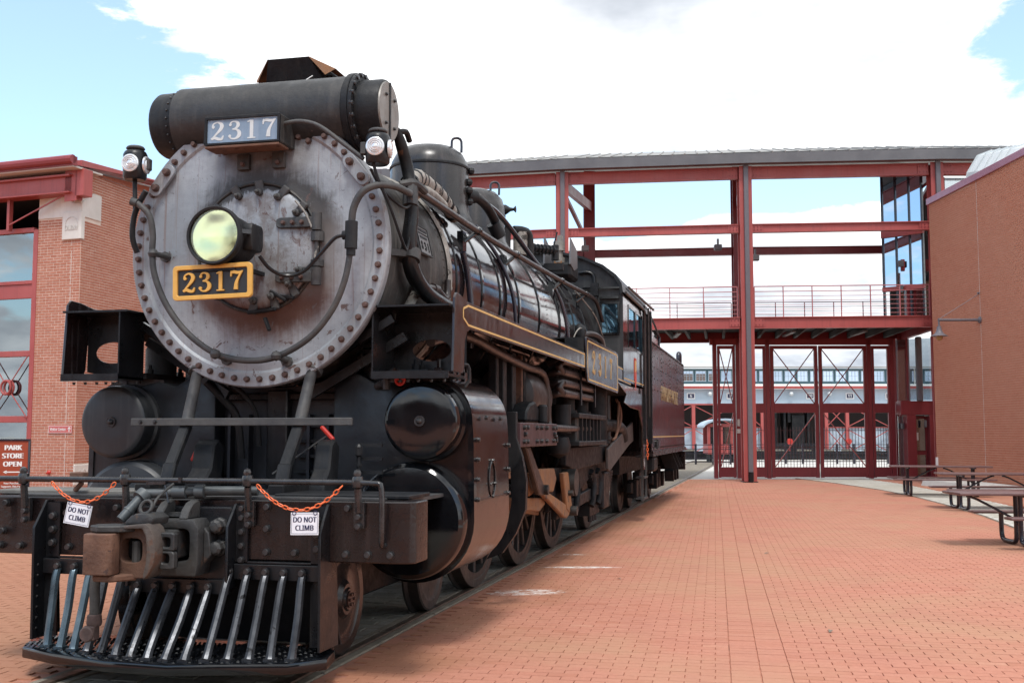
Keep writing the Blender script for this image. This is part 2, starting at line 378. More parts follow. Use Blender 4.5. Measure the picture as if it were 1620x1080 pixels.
K['panesky'] = glassy('sky_window', (.74, .80, .82), .34, .02, .35, .06)
K['panetint'] = glassy('tinted_clear_pane', (.80, .86, .88), .10, .02, .88, .03)
K['cabglass'] = glassy('cab_glass', (.35, .62, .80), .35, .03, .0, .4)
K['brick_l'] = brick_mat('red_brick', [(0, (.43, .165, .105)), (.35, (.48, .20, .13)), (.7, (.50, .225, .155)), (1, (.46, .18, .12))])
K['brick_r'] = brick_mat('brown_red_brick', [(0, (.49, .190, .112)), (.4, (.52, .212, .128)), (.75, (.54, .228, .140)), (1, (.50, .196, .117))], stain=((.49, .23, .148), .5))
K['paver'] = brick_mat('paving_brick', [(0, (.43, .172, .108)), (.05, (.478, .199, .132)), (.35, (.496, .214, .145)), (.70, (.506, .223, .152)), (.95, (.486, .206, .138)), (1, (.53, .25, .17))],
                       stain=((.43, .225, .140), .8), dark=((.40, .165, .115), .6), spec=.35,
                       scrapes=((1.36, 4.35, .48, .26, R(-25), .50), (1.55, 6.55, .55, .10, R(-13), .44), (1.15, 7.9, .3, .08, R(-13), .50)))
K['sett'] = brick_mat('pale_sett', [(0, (.44, .42, .36)), (.4, (.52, .49, .43)), (1, (.60, .58, .52))], stain=((.42, .40, .33), .6))
K['trackstone'] = brick_mat('track_stone', [(0, (.22, .21, .18)), (.5, (.31, .30, .265)), (1, (.38, .365, .325))], stain=((.17, .155, .12), .7), dark=((.12, .105, .08), .6))
# ================================================================ GROUND
def sheet(name, poly, z, mat):
    mb = MB(); mb.add([(x, y, z) for x, y in poly], [tuple(range(len(poly)))])
    return struct(mb.build(name, mat, smooth=0))
S2 = lambda u, v: tuple(site(u, v)[:2])
ground = sheet('ground', [S2(-500, -200), S2(500, -200), S2(500, 900), S2(-500, 900)], -.05, K['concrete'])
# brick plaza bed: up to the gate line, except the track strip
XL, XR = -.875, .875                                   # edges of the track strip
V_END = 38.9
def to_site(x, y):
    dx, dy = x - CAM.x, y - CAM.y
    return dx * math.cos(YAW) + dy * math.sin(YAW), -dx * math.sin(YAW) + dy * math.cos(YAW)
plaza = sheet('brick_plaza', [S2(-60, -60), S2(40, -60), S2(40, V_END), S2(-60, V_END)], -.010, K['joint'])
LOW = [(10.15, 39.6), (10.45, 35.5), (10.5, 31.5), (10.25, 28.2), (9.8, 25.1), (9.2, 21.6), (8.5, 18.6), (7.4, 15.0), (5.9, 11.0), (3.6, 6.0), (1.0, 1.5)]     # inner edge of the pale strip
UPP = [(12.5, 39.6), (12.4, 35.5), (11.95, 31.5), (11.5, 28.0), (11.2, 25.6), (10.84, 23.6), (10.0, 19.5), (8.9, 15.5), (7.5, 11.5), (5.3, 6.0), (3.0, 1.5)]  # outer edge
strip_o = sheet('pale_stone_strip', [S2(*p) for p in LOW] + [S2(*p) for p in UPP[::-1]], -.006, K['concrete'])
def edge_u(line, v):
    vs = np.array([p[1] for p in line][::-1]); us = np.array([p[0] for p in line][::-1])
    return np.interp(v, vs, us)
def paver_field(rows_q, p_range, bl, bw, joint, ang, org, keep, mat, parent, z, n_obj, score, name, stuffname, h=.014, stack=None, rot_bond=True):
    """lay bricks in running bond; the n_obj that show largest become objects, the rest one mesh"""
    ca, sa = math.cos(ang), math.sin(ang)
    ps, qs, ls = [], [], []
    rows = np.arange(rows_q[0], rows_q[1], bw)
    if rot_bond: rows = rows + .007 * (rows > 1.45) + .006 * (rows > 4.1)
    for i, q in enumerate(rows):
        off = (i % 2) * bl / 2 if rot_bond else (i * .37 % 1) * bl
        p0 = np.arange(p_range[0] + off, p_range[1], bl); p1 = p0 + bl
        if stack:                                     # a band of stack-bonded bricks interrupts the running bond
            A0 = np.concatenate([p0[p0 < stack[0] - .02], p0[p1 > stack[1] + .02].clip(stack[1], None), np.arange(stack[0], stack[1] - .01, bl)])
            A1 = np.concatenate([p1[p0 < stack[0] - .02].clip(None, stack[0]), p1[p1 > stack[1] + .02], np.arange(stack[0], stack[1] - .01, bl) + bl]); p0, p1 = A0, A1
        ps.append((p0 + p1) / 2); qs.append(np.full(len(p0), q + bw / 2)); ls.append(p1 - p0)
    p = np.concatenate(ps); q = np.concatenate(qs); ll = np.concatenate(ls)
    u = org[0] + p * ca + q * sa; v = org[1] - p * sa + q * ca
    cyaw, syaw = math.cos(YAW), math.sin(YAW)
    X = CAM.x + u * cyaw - v * syaw; Y = CAM.y + u * syaw + v * cyaw
    k = keep(u, v, X, Y); X, Y, u, v = X[k], Y[k], u[k], v[k]; ll = ll[k]
    n = len(X); th = YAW - ang
    dz = rng.normal(0, .0007, n).clip(-.002, .002); jl = (ll - joint) / 2 * (1 + rng.normal(0, .005, n)) - .0016 * (rng.random(n) < .25); jw = (bw - joint * .55) / 2 * (1 + rng.normal(0, .006, n)) - .0010 * (rng.random(n) < .15)
    a = th + rng.normal(0, .004, n)
    sc = score(u, v); order = np.argsort(-sc); top = order[:n_obj]; rest = order[n_obj:]
    # objects
    mb = MB(); ins = .022
    mb.add([(-.5, -.5, -1), (.5, -.5, -1), (.5, .5, -1), (-.5, .5, -1), (-.5 + .012, -.5 + ins, 0), (.5 - .012, -.5 + ins, 0), (.5 - .012, .5 - ins, 0), (-.5 + .012, .5 - ins, 0)],
           [(4, 5, 6, 7), (0, 1, 5, 4), (1, 2, 6, 5), (2, 3, 7, 6), (3, 0, 4, 7)])
    me = mb.mesh(name, mat, smooth=0)
    for i in top:
        link(name, me, parent, (X[i], Y[i], z + dz[i]), (0, 0, a[i]), (jl[i] * 2, jw[i] * 2, h))
    m = len(rest)
    if m:
        X, Y, dz, jl, jw, a = X[rest], Y[rest], dz[rest], jl[rest], jw[rest], a[rest]
        V = np.zeros((m, 8, 3)); sg = np.array([(-1, -1), (1, -1), (1, 1), (-1, 1)])
        c, s_ = np.cos(a), np.sin(a)
        for j in range(8):
            lx = jl * sg[j % 4][0]; ly = jw * sg[j % 4][1]
            if j >= 4: lx = lx * .976; ly = ly * .956
            V[:, j, 0] = X + lx * c - ly * s_; V[:, j, 1] = Y + lx * s_ + ly * c
            V[:, j, 2] = z + dz - (h if j < 4 else 0)
        F = np.array([(4, 5, 6, 7), (0, 1, 5, 4), (1, 2, 6, 5), (2, 3, 7, 6), (3, 0, 4, 7)])
        F = (F[None] + (np.arange(m) * 8)[:, None, None]).reshape(-1, 4)
        stuff(raw_mesh(stuffname, V.reshape(-1, 3), F, mat, np.repeat(rng.random(m), 5), parent))
    return n
def raw_mesh(name, V, F, mat, tint, parent):
    me = bpy.data.meshes.new(name); nv, nf = len(V), len(F)
    me.vertices.add(nv); me.vertices.foreach_set('co', np.ascontiguousarray(V, dtype=np.float32).ravel())
    me.loops.add(nf * 4); me.loops.foreach_set('vertex_index', np.ascontiguousarray(F, dtype=np.int32).ravel())
    me.polygons.add(nf); me.polygons.foreach_set('loop_start', np.arange(nf, dtype=np.int32) * 4)
    me.update(calc_edges=True); me.validate(); me.shade_flat()
    me.materials.append(mat)
    if tint is not None:
        at = me.attributes.new('tint', 'FLOAT', 'FACE'); at.data.foreach_set('value', tint.astype(np.float32))
    return link(name, me, parent)
ANG = R(10.39)
def in_view(u, v, pad=1.55):
    x = u / np.maximum(v, .1)
    return (v > 2.5) & (x > -.4613 * pad - .25) & (x < .4613 * pad + .25)
def keep_plaza(u, v, X, Y):
    on = ((X > XR + .11) | (X < XL - .11)) & (v < V_END) & in_view(u, v)
    strip = (u > edge_u(LOW, v) - .09) & (u < edge_u(UPP, v) + .09)
    hidden = (X < XL) & ((Y > 17) | (u < -10.6 - .0 * v) & (v > 26))
    wall = u > 13.4 + .054 * (35 - v)
    return on & ~strip & ~hidden & ~wall
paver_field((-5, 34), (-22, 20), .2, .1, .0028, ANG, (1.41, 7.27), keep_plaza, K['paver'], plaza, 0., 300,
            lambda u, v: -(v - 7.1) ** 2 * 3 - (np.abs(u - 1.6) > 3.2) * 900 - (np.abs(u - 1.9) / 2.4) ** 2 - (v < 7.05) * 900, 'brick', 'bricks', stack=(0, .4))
def keep_strip(u, v, X, Y):
    return (u > edge_u(LOW, v) + .06) & (u < edge_u(UPP, v) - .06) & in_view(u, v) & (v < V_END)
paver_field((2, 33), (-2, 16), .22, .145, .010, R(6), (1.41, 7.27), keep_strip, K['sett'], strip_o, -.001, 140,
            lambda u, v: -v - (u / v > .47) * 900, 'sett', 'setts', rot_bond=False)
# gutter line along the strip
mb = MB(); mb.tube([tuple(site(u - .06, v, -.004)) for u, v in LOW[:-2]], .022, 6); struct(mb.build('strip_edging', K['timber']))
# ---------------- track through the plaza
track = sheet('track_bed', [(XL, -9), (XR, -9), (XR, 60), (XL, 60)], -.0065, K['joint'])
track.data.materials[0] = K['timber']
def track_setts():
    ys = np.arange(-4, 23, .16); m = 0; V = []; F = []; T = []
    for i, y in enumerate(ys):
        xs = np.arange(-.63 + (i % 2) * .105, .62, .21)
        for x in xs:
            x1 = min(x + .2, .63); z = -.003 + random.uniform(-.004, .003); b = len(V)
            V += [(x, y, -.02), (x1, y, -.02), (x1, y + .15, -.02), (x, y + .15, -.02), (x + .006, y + .006, z), (x1 - .006, y + .006, z), (x1 - .006, y + .144, z), (x + .006, y + .144, z)]
            F += [(b + 4, b + 5, b + 6, b + 7), (b, b + 1, b + 5, b + 4), (b + 1, b + 2, b + 6, b + 5), (b + 2, b + 3, b + 7, b + 6), (b + 3, b, b + 4, b + 7)]; T += [random.random()] * 5
    stuff(raw_mesh('track_stones', np.array(V), np.array(F), K['trackstone'], np.array(T), track))
track_setts()
for sgn in (-1, 1):
    mb = MB(); prof = [(-.036, -.001), (-.032, .012), (.032, .012), (.036, -.001), (.036, -.02), (-.036, -.02)]
    mb.prism([(sgn * .7535 + x, z) for x, z in prof], 'Y', -9, 60); mb.build('rail', K['rail'], track, smooth=20)
    y = -4.2
    while y < 24:
        L = random.uniform(2.2, 2.7)
        for (x0, x1) in ((.795, .868), (.635, .70)):
            mb = MB(); mb.box(-(x1 - x0) / 2, (x1 - x0) / 2, -L / 2, L / 2, -.02, .004 + random.uniform(-.004, .004))
            o = mb.build('timber_plank', K['timber'], track, bevel=.006); o.location = (sgn * (x0 + x1) / 2, y + L / 2, 0); o.rotation_euler = (random.uniform(-.001, .001), 0, random.uniform(-.002, .002))
        y += L + .015
# concrete walk outside the gate, with its edge line
sheet('pale_walk', [S2(-30, V_END), S2(60, V_END), S2(60, 120), S2(-30, 120)], -.02, K['concrete'])

# ================================================================ BRICK WALLS
def brick_wall(parent, o, du, n, spans, z0, z1, mat, n_obj, score, course=.0677, stretch=.2032, mj=.009, proud=.007, seed=0):
    """bricks laid on a wall face. o: start point (parent space), du: unit vector along, n: outward normal, spans(z)->[(s0,s1)]"""
    r = np.random.default_rng(seed); o = np.array(o); du = np.array(du); n = np.array(n); L = []
    k = 0; z = z0
    while z < z1:
        for (s0, s1) in spans(z + course / 2):
            if s1 - s0 < .03: continue
            if k % 6 == 5: widths, ph = stretch / 2, 0
            else: widths, ph = stretch, (k % 2) * stretch / 2
            edges = [s0]; e = math.floor((s0 - ph) / widths) * widths + ph + widths
            while e < s1 - .03:
                if e > s0 + .03: edges.append(e)
                e += widths
            edges.append(s1)
            for a, b in zip(edges[:-1], edges[1:]): L.append(((a + b) / 2, b - a - mj, z + course / 2))
        z += course; k += 1
    A = np.array(L); m = len(A); d = r.normal(0, .0012, m)
    cen = o[None] + A[:, :1] * du[None] + (proud + d)[:, None] * n[None]; cen[:, 2] += A[:, 2]
    sc = score(A[:, 0], A[:, 2]); order = np.argsort(-sc); top, rest = order[:n_obj], order[n_obj:]
    mb = MB(); mb.add([(-.5, 1, -.5), (.5, 1, -.5), (.5, 1, .5), (-.5, 1, .5), (-.488, 0, -.46), (.488, 0, -.46), (.488, 0, .46), (-.488, 0, .46)],
                      [(4, 5, 6, 7), (0, 1, 5, 4), (1, 2, 6, 5), (2, 3, 7, 6), (3, 0, 4, 7)])
    me = mb.mesh('brick', mat, smooth=0); rz = math.atan2(-n[0], n[1]) + PI
    hh = course - mj
    for i in top:
        link('brick', me, parent, tuple(cen[i]), (r.normal(0, .004), 0, rz + r.normal(0, .004)), (A[i, 1], proud + .004, hh))
    m = len(rest)
    if m:
        A = A[rest]; cen = cen[rest]; V = np.zeros((m, 8, 3)); sg = [(-1, -1), (1, -1), (1, 1), (-1, 1)]
        for j in range(8):
            f = (.5 if j < 4 else .488); g = (.5 if j < 4 else .46)
            V[:, j] = cen + (sg[j % 4][0] * f * A[:, 1])[:, None] * du[None] + np.array([0, 0, sg[j % 4][1] * g * hh])[None] - (n * (proud + .004) if j < 4 else 0)
        F = np.array([(4, 5, 6, 7), (0, 1, 5, 4), (1, 2, 6, 5), (2, 3, 7, 6), (3, 0, 4, 7)])
        if np.dot(np.cross(du, [0, 0, 1]), n) < 0: F = F[:, ::-1]
        F = (F[None] + (np.arange(m) * 8)[:, None, None]).reshape(-1, 4)
        stuff(raw_mesh('bricks', V.reshape(-1, 3), F, mat, np.repeat(r.random(m), 5), parent))

# ---------------- left: brick corner building with a glazed front
lb = thing('brick_building', 'red brick corner building with red steel eaves and tall glazed front beside the locomotive', 'building', site(-10.48, 26.6), YAW)
e1 = Vector((-.940, .342, 0)).normalized(); n1v = Vector((-.342, -.940, 0)).normalized()       # glazed front, running left
e2 = Vector((.230, .973, 0)).normalized(); n2v = Vector((.973, -.230, 0)).normalized()         # long side, running back
def L1(s, d, z): p = e1 * s + n1v * d; return (p.x, p.y, z)
def L2(s, d, z): p = e2 * s + n2v * d; return (p.x, p.y, z)
def fbox(f, s0, s1, d0, d1, z0, z1, mb=None):
    mb = mb or MB(); vs = [f(s, d, z) for z in (z0, z1) for (s, d) in ((s0, d0), (s1, d0), (s1, d1), (s0, d1))]
    return mb.add(vs, [(0, 3, 2, 1), (4, 5, 6, 7), (0, 1, 5, 4), (1, 2, 6, 5), (2, 3, 7, 6), (3, 0, 4, 7)])
SB = 1.31                                                # width of the brick return on the front
ic = -(n1v + n2v) * (.32 / (1 + n1v.dot(n2v)))
w1 = MB(); w1.prism([(p.x, p.y) for p in (Vector((0, 0, 0)), e1 * SB, e1 * SB - n1v * .32, ic, e2 * 16 - n2v * .32, e2 * 16)], 'Z', 0, 7.95)
wall = w1.build('wall', K['mortar'], lb, smooth=0)
def sp1(z):
    if z > 6.85: return []
    if z > 6.32: return [(.56, SB)]
    return [(0, SB)]
def sp2(z):
    if 6.75 < z < 7.30 - .0: return [(.78, 16)] if z > 6.95 or z < 6.75 else [(.78, 16)]
    if 6.32 < z <= 6.75: return [(.1, 16)]
    if .34 < z < .86: return [(.97, 16)]
    return [(0, 16)]
brick_wall(wall, (0, 0, 0), e1, n1v, sp1, 0., 6.9, K['brick_l'], 150, lambda s, z: -np.abs(z - 4.0) + 0 * s, seed=1, mj=.0125)
brick_wall(wall, (0, 0, 0), e2, n2v, sp2, 0., 8.05, K['brick_l'], 150, lambda s, z: -np.abs(z - 4.5) * .8 - s * 1.6 - (s > 3) * 50, seed=2, mj=.0125)
# vertical control joint, lintel stones, carved stone, date stone
fbox(L1, .262, .274, .0, .009, .0, 6.3).build('control_joint', K['stone'], lb, smooth=0)
mb = MB()
poly = [(SB, 6.86), (SB, 7.06), (.92, 7.42), (0, 7.42), (0, 6.86)]
nn = len(poly); mb.add([L1(s, -.3, z) for s, z in poly] + [L1(s, .03, z) for s, z in poly], [tuple(range(nn)), tuple(range(nn, 2 * nn))] + [(i, (i + 1) % nn, (i + 1) % nn + nn, i + nn) for i in range(nn)])
poly = [(-.03, 6.86), (-.03, 7.2), (.42, 7.5), (.76, 7.5), (.76, 6.86)]
mb.add([L2(s, -.3, z) for s, z in poly] + [L2(s, .03, z) for s, z in poly], [tuple(range(nn)), tuple(range(nn, 2 * nn))] + [(i, (i + 1) % nn, (i + 1) % nn + nn, i + nn) for i in range(nn)])
mb.build('lintel_stone', K['stone'], lb, smooth=0, bevel=.012)
cs = fbox(L1, -.035, .54, -.05, .06, 6.30, 6.98); fbox(L2, -.06, .09, -.05, .035, 6.30, 6.98, cs); cs = cs.build('carved_stone', K['stone'], lb, smooth=0, bevel=.012)
fz = math.atan2(n1v.x, -n1v.y)
lettering('DL&W', .17, K['concrete'], cs, L1(.25, .066, 6.58), (R(90), 0, fz), ext=.006, sx=.85, bold=.004)
mb = MB(); mb.tube([L1(.25 + .19 * math.cos(t), .062, 6.66 + .19 * math.sin(t)) for t in np.linspace(.1, PI - .1, 12)], .011, 5); mb.build('carved_arch', K['concrete'], cs)
ds = fbox(L2, .0, .96, -.05, .022, .36, .85).build('date_stone', K['stone'], lb, smooth=0, bevel=.01)
lettering('199', .30, K['concrete'], ds, L2(.40, .025, .62), (R(90), 0, math.atan2(n2v.x, -n2v.y)), ext=.004)
# glazing: frames, panes
fr = MB()
S_END = 7.2
for s in (SB + .07, 3.35, 5.3, S_END): fbox(L1, s - .07, s + .07, -.14, .02, 0, 6.62, fr)
for z0, z1 in ((5.27, 5.36), (4.92, 5.27), (3.48, 3.62), (1.86, 2.02), (6.56, 6.68), (0, .12)): fbox(L1, SB + .142, S_END, -.12, .01 if z1 != 5.27 else -.02, z0, z1, fr)
fr.build('window_frame', K['redsteel'], lb, smooth=0, bevel=.008)
for (sa, sb_) in ((SB + .14, 3.28), (3.42, 5.23), (5.37, S_END)):
    for (z0, z1), m in (((.12, 1.86), 'paneclear'), ((2.02, 3.48), 'paneclear'), ((3.62, 4.92), 'panesky'), ((5.36, 6.56), 'panesky')):
        fbox(L1, sa, sb_, -.075, -.06, z0, z1).build('window_pane', K[m], lb, smooth=0)
# rods with a ring inside the lower light
mb = MB(); c0 = (2.06, 2.72)
for (ds_, dz_) in ((-.6, .78), (.6, .78), (-.62, -.74), (.6, -.74)):
    mb.cyl(L1(c0[0] + ds_ * .17, .05, c0[1] + dz_ * .17), L1(c0[0] + ds_ * 1.0, .04, c0[1] + dz_ * 1.0), .014, n=6)
mb.build('tie_rod', K['redsteel'], lb)
mb = MB(); mb.tube([L1(c0[0] + .15 * math.cos(t), .10, c0[1] + .17 * math.sin(t)) for t in np.linspace(0, 2 * PI, 18)[:-1]], .03, 6, closed=True)
mb.tube([L1(c0[0] - .02 + .15 * math.cos(t), .02, c0[1] + .17 * math.sin(t)) for t in np.linspace(0, 2 * PI, 18)[:-1]], .03, 6, closed=True); mb.build('tie_ring', K['redsteel'], lb)
# the room behind
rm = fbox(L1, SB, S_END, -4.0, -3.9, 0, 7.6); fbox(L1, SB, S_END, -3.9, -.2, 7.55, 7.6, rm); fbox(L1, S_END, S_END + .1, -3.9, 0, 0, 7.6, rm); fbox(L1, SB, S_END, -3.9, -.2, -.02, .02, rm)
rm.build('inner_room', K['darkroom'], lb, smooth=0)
mb = MB(); fbox(L1, 1.6, 7.0, -2.2, -2.1, 2.2, 2.6, mb); fbox(L1, 2.0, 2.2, -2.4, -2.1, .0, 4.6, mb); fbox(L1, 1.7, 3.4, -1.2, -1.1, 5.85, 5.92, mb); mb.build('inner_beam', K['greysheet'], lb, smooth=0)
# eaves: beam, soffit, gutter, corner bracket, hanger, brace
mb = MB(); fbox(L1, .05, 8, .12, .32, 7.40, 7.80, mb); fbox(L1, .05, 8, .02, .42, 7.78, 7.83, mb); fbox(L1, .05, 8, .02, .42, 7.37, 7.41, mb); mb.build('eaves_beam', K['redsteel'], lb, smooth=0, bevel=.006)
fbox(L1, -.25, 8, -.4, .62, 7.93, 7.97).build('soffit', K['concrete'], lb, smooth=0)
mb = MB(); mb.tube([L1(-.28, .66, 8.10), L1(8, .66, 8.10)], .11, 10); fbox(L1, -.28, 8, .52, .66, 7.96, 8.18, mb); mb.build('gutter', K['redsteeld'], lb)
mb = MB()
poly = [(.04, 7.96), (.04, 7.08), (.16, 7.14), (.30, 7.24), (.30, 7.96)]
for s in (-.06, .20): fbox(L1, s, s + .02, .06, .30, 7.22, 7.95, mb)
fbox(L1, -.10, .26, .30, .32, 7.18, 7.95, mb); fbox(L1, -.06, .20, .06, .30, 7.55, 7.575, mb); fbox(L1, -.06, -.30, .0, .32, 7.3, 7.95, mb)
mb.build('corner_bracket', K['redsteel'], lb, smooth=0, bevel=.005)
mb = MB(); fbox(L1, 2.04, 2.12, .1, .22, 6.6, 7.4, mb); mb.bar(L1(.25, .2, 7.42), L1(2.1, .2, 6.72), .03, .03); mb.build('eaves_brace', K['redsteel'], lb, smooth=0)
mb = MB(); vs = [L2(-.15, .06, 8.04), L2(16, .06, 9.2), L2(16, .06, 9.42), L2(-.15, .06, 8.22), L2(-.15, -.3, 8.04), L2(16, -.3, 9.2), L2(16, -.3, 9.42), L2(-.15, -.3, 8.22)]
mb.add(vs, [(0, 1, 2, 3), (7, 6, 5, 4), (3, 2, 6, 7), (0, 4, 5, 1), (0, 3, 7, 4), (1, 5, 6, 2)]); mb.build('coping', K['redsteel'], lb, smooth=0, bevel=.01)
mb = MB(); mb.add([L2(0, -.002, 8.0), L2(16, -.002, 8.0), L2(16, -.002, 9.25)], [(0, 1, 2)]); mb.build('gable_infill', K['brick_l'], lb, smooth=0)
rf = MB(); a = [L1(-.2, .55, 8.0), L1(8, .55, 8.0), L1(8, -8, 8.7), L1(-.2, -8, 8.7)]; rf.add(a, [(0, 1, 2, 3)]); rf.build('roof', K['redsteeld'], lb, smooth=0)
# signs at the left building
vs = thing('wall_sign', 'small red Visitor Center sign with white arrow on the left brick wall', 'sign', tuple(lb.matrix_basis @ Vector(L1(.42, .0, 1.60))), YAW + fz)
mb = MB(); mb.box(-.355, .355, -.028, -.008, 0, .185); b_ = mb.build('sign_board', flat('sign_red', (.55, .13, .12), .4), vs, bevel=.004)
mb = MB()
for x0, x1, z0, z1 in ((-.345, .345, .008, .016), (-.345, .345, .169, .177), (-.345, -.337, .016, .169), (.337, .345, .016, .169)): mb.box(x0, x1, -.031, -.028, z0, z1)
mb.build('sign_border', K['white'], vs, smooth=0)
lettering('Visitor Center', .098, K['white'], vs, (-.06, -.030, .092), name='lettering', sx=.80, bold=.003)
mb = MB(); mb.box(.262, .288, -.0315, -.0285, .035, .12); mb.prism([(.225, .10), (.325, .10), (.275, .158)], 'Y', -.0315, -.0285); mb.build('arrow', K['white'], vs, smooth=0)
bell = thing('alarm_bell', 'small red alarm fitting low on the left brick wall', 'alarm', tuple(lb.matrix_basis @ Vector(L1(.72, .0, .66))), YAW + fz)
mb = MB(); mb.lathe([(.05, 0), (.05, -.03), (.03, -.05)], ax='Y', n=12); mb.build('base', K['redpaint'], bell)
mb = MB(); mb.cyl((0, -.04, 0), (.03, -.12, -.02), .022, n=8); mb.build('nozzle', K['redpaint'], bell)
# park store sign: framed board on a stand
ps = thing('store_sign', 'brown PARK STORE OPEN sign with white arrow in a black frame beside the glazed front', 'sign', site(-11.04, 24.6), YAW + R(8))
mb = MB()
for x0, x1, z0, z1 in ((-.36, .36, 1.43, 1.475), (-.36, .36, .18, .22), (-.36, -.32, .22, 1.43), (.32, .36, .22, 1.43)): mb.box(x0, x1, -.03, .03, z0, z1)
mb.build('frame', K['tubeblack'], ps, bevel=.005)
mb = MB(); mb.box(-.32, .32, -.01, .01, .22, 1.43); mb.build('board', flat('sign_brown', (.33, .055, .02), .5), ps, smooth=0)
for sx_ in (-.3, .3):
    mb = MB(); mb.box(sx_ - .02, sx_ + .02, -.02, .02, 0, .18); mb.box(sx_ - .03, sx_ + .03, -.28, .28, 0, .03); mb.build('foot', K['tubeblack'], ps, smooth=0, bevel=.004)
for tx, z, sz in (('PARK', 1.28, .155), ('STORE', 1.10, .155), ('OPEN', .92, .155), ('Your Purchase', .50, .06), ('Supports This Park', .43, .06)):
    lettering(tx, sz, K['white'], ps, (0, -.013, z), bold=.011 if sz > .1 else .002, sx=1.0 if sz > .1 else .9)
mb = MB(); mb.box(-.14, .2, -.014, -.0105, .735, .76); mb.prism([(-.2, .7475), (-.12, .785), (-.12, .71)], 'Y', -.014, -.0105); mb.build('arrow', K['white'], ps, smooth=0)

# ---------------- right: long windowless brick building
rb = thing('brick_hall', 'long windowless brown red brick building with a maroon coping behind the picnic tables', 'building', site(13.37, 35), YAW)
f1 = Vector((.054, -.9985, 0)).normalized(); nf = Vector((-.9985, -.054, 0)).normalized()
def Q(s, d, z): p = f1 * s + nf * d; return (p.x, p.y, z)
ZT = lambda s: 8.90 + .015 * s
mb = MB(); vs_ = [Q(0, 0, 0), Q(18, 0, 0), Q(18, 0, ZT(18)), Q(0, 0, ZT(0)), Q(0, -12, 0), Q(18, -12, 0), Q(18, -12, ZT(18)), Q(0, -12, ZT(0))]
mb.add(vs_, [(0, 1, 2, 3), (7, 6, 5, 4), (0, 3, 7, 4), (1, 5, 6, 2), (3, 2, 6, 7)])
wall = mb.build('wall', K['mortar_r'], rb, smooth=0)
def spr(z):
    s0 = max(0, (z + .04 - 8.9) / .015); out = []
    for a, b in ((0, 3.20), (3.215, 18)):
        if max(a, s0) < b: out.append((max(a, s0), b))
    return out
brick_wall(wall, (0, 0, 0), f1, nf, spr, 0, 9.3, K['brick_r'], 300, lambda s, z: -((s - 4.6) / 1.2) ** 2 - ((z - 3.6) / 2.2) ** 2, seed=5)
brick_wall(wall, (0, 0, 0), -nf, -f1, lambda z: [(0, 2.2)], 0, 8.78, K['brick_r'], 0, lambda s, z: s, seed=6)
mb = MB(); vs_ = [Q(-.06, .07, ZT(0) - .02), Q(18, .07, ZT(18) - .02), Q(18, .07, ZT(18) + .19), Q(-.06, .07, ZT(0) + .19)]
vs_ += [Q(-.06, -.3, ZT(0) - .02), Q(18, -.3, ZT(18) - .02), Q(18, -.3, ZT(18) + .19), Q(-.06, -.3, ZT(0) + .19)]
mb.add(vs_, [(0, 1, 2, 3), (7, 6, 5, 4), (3, 2, 6, 7), (0, 4, 5, 1), (0, 3, 7, 4), (1, 5, 6, 2)]); mb.build('coping', K['coping'], rb, smooth=0, bevel=.012)
mb = MB(); vs_ = [Q(3.199, .004, 0), Q(3.216, .004, 0), Q(3.216, .004, ZT(3.2) - .03), Q(3.199, .004, ZT(3.2) - .03)]; mb.add(vs_, [(0, 1, 2, 3)]); mb.build('control_joint', K['stone'], rb, smooth=0)
mb = MB(); mb.add([Q(.6, .02, 0), Q(8.2, .02, 0), Q(8.2, .55, 0), Q(.6, .8, 0), Q(.6, .02, .24), Q(8.2, .02, .16), Q(8.2, .5, .14), Q(.6, .72, .2)],
                  [(4, 5, 6, 7), (0, 1, 5, 4), (1, 2, 6, 5), (2, 3, 7, 6), (3, 0, 4, 7)]); mb.build('plinth', K['concrete'], rb, smooth=0, bevel=.02)
mb = MB(); fbox(Q, .03, .12, .01, .05, .55, .85, mb); mb.build('socket_box', K['white'], rb, smooth=0)
# wall lamp
wl = thing('wall_lamp', 'dark gooseneck lamp with bell shade on a long arm from the right brick wall', 'lamp', tuple(rb.matrix_basis @ Vector(Q(3.18, 0, 4.86))), YAW)
mb = MB(); mb.cyl((-.06, 0, 0), (-1.22, 0, .0), .04, n=10); mb.build('arm', K['downpipe'], wl)
mb = MB(); mb.lathe([(.10, 0), (.10, -.03), (.06, -.06)], ax='X', n=14); mb.build('wall_plate', K['downpipe'], wl)
mb = MB(); mb.cyl((-1.2, 0, .05), (-1.2, 0, -.22), .03, n=8); mb.lathe([(.055, -.18), (.07, -.26), (.085, -.32), (.13, -.40), (.25, -.47), (.235, -.47), (.12, -.39)], (-1.2, 0, 0), n=20, caps=False); mb.build('lamp_shade', K['downpipe'], wl)
mb = MB(); mb.lathe([(.0, -.60), (.06, -.585), (.095, -.53), (.10, -.44), (0, -.42)], (-1.2, 0, 0), n=14); mb.build('globe', flat('amber_glass', (.42, .26, .10), .15), wl)
mb = MB(); mb.cyl((-1.2, 0, .02), (0.02, 0, .78), .009, n=5); mb.cyl((0, 0, .78), (-.06, 0, .78), .03, n=6); mb.build('guy_wire', K['downpipe'], wl)
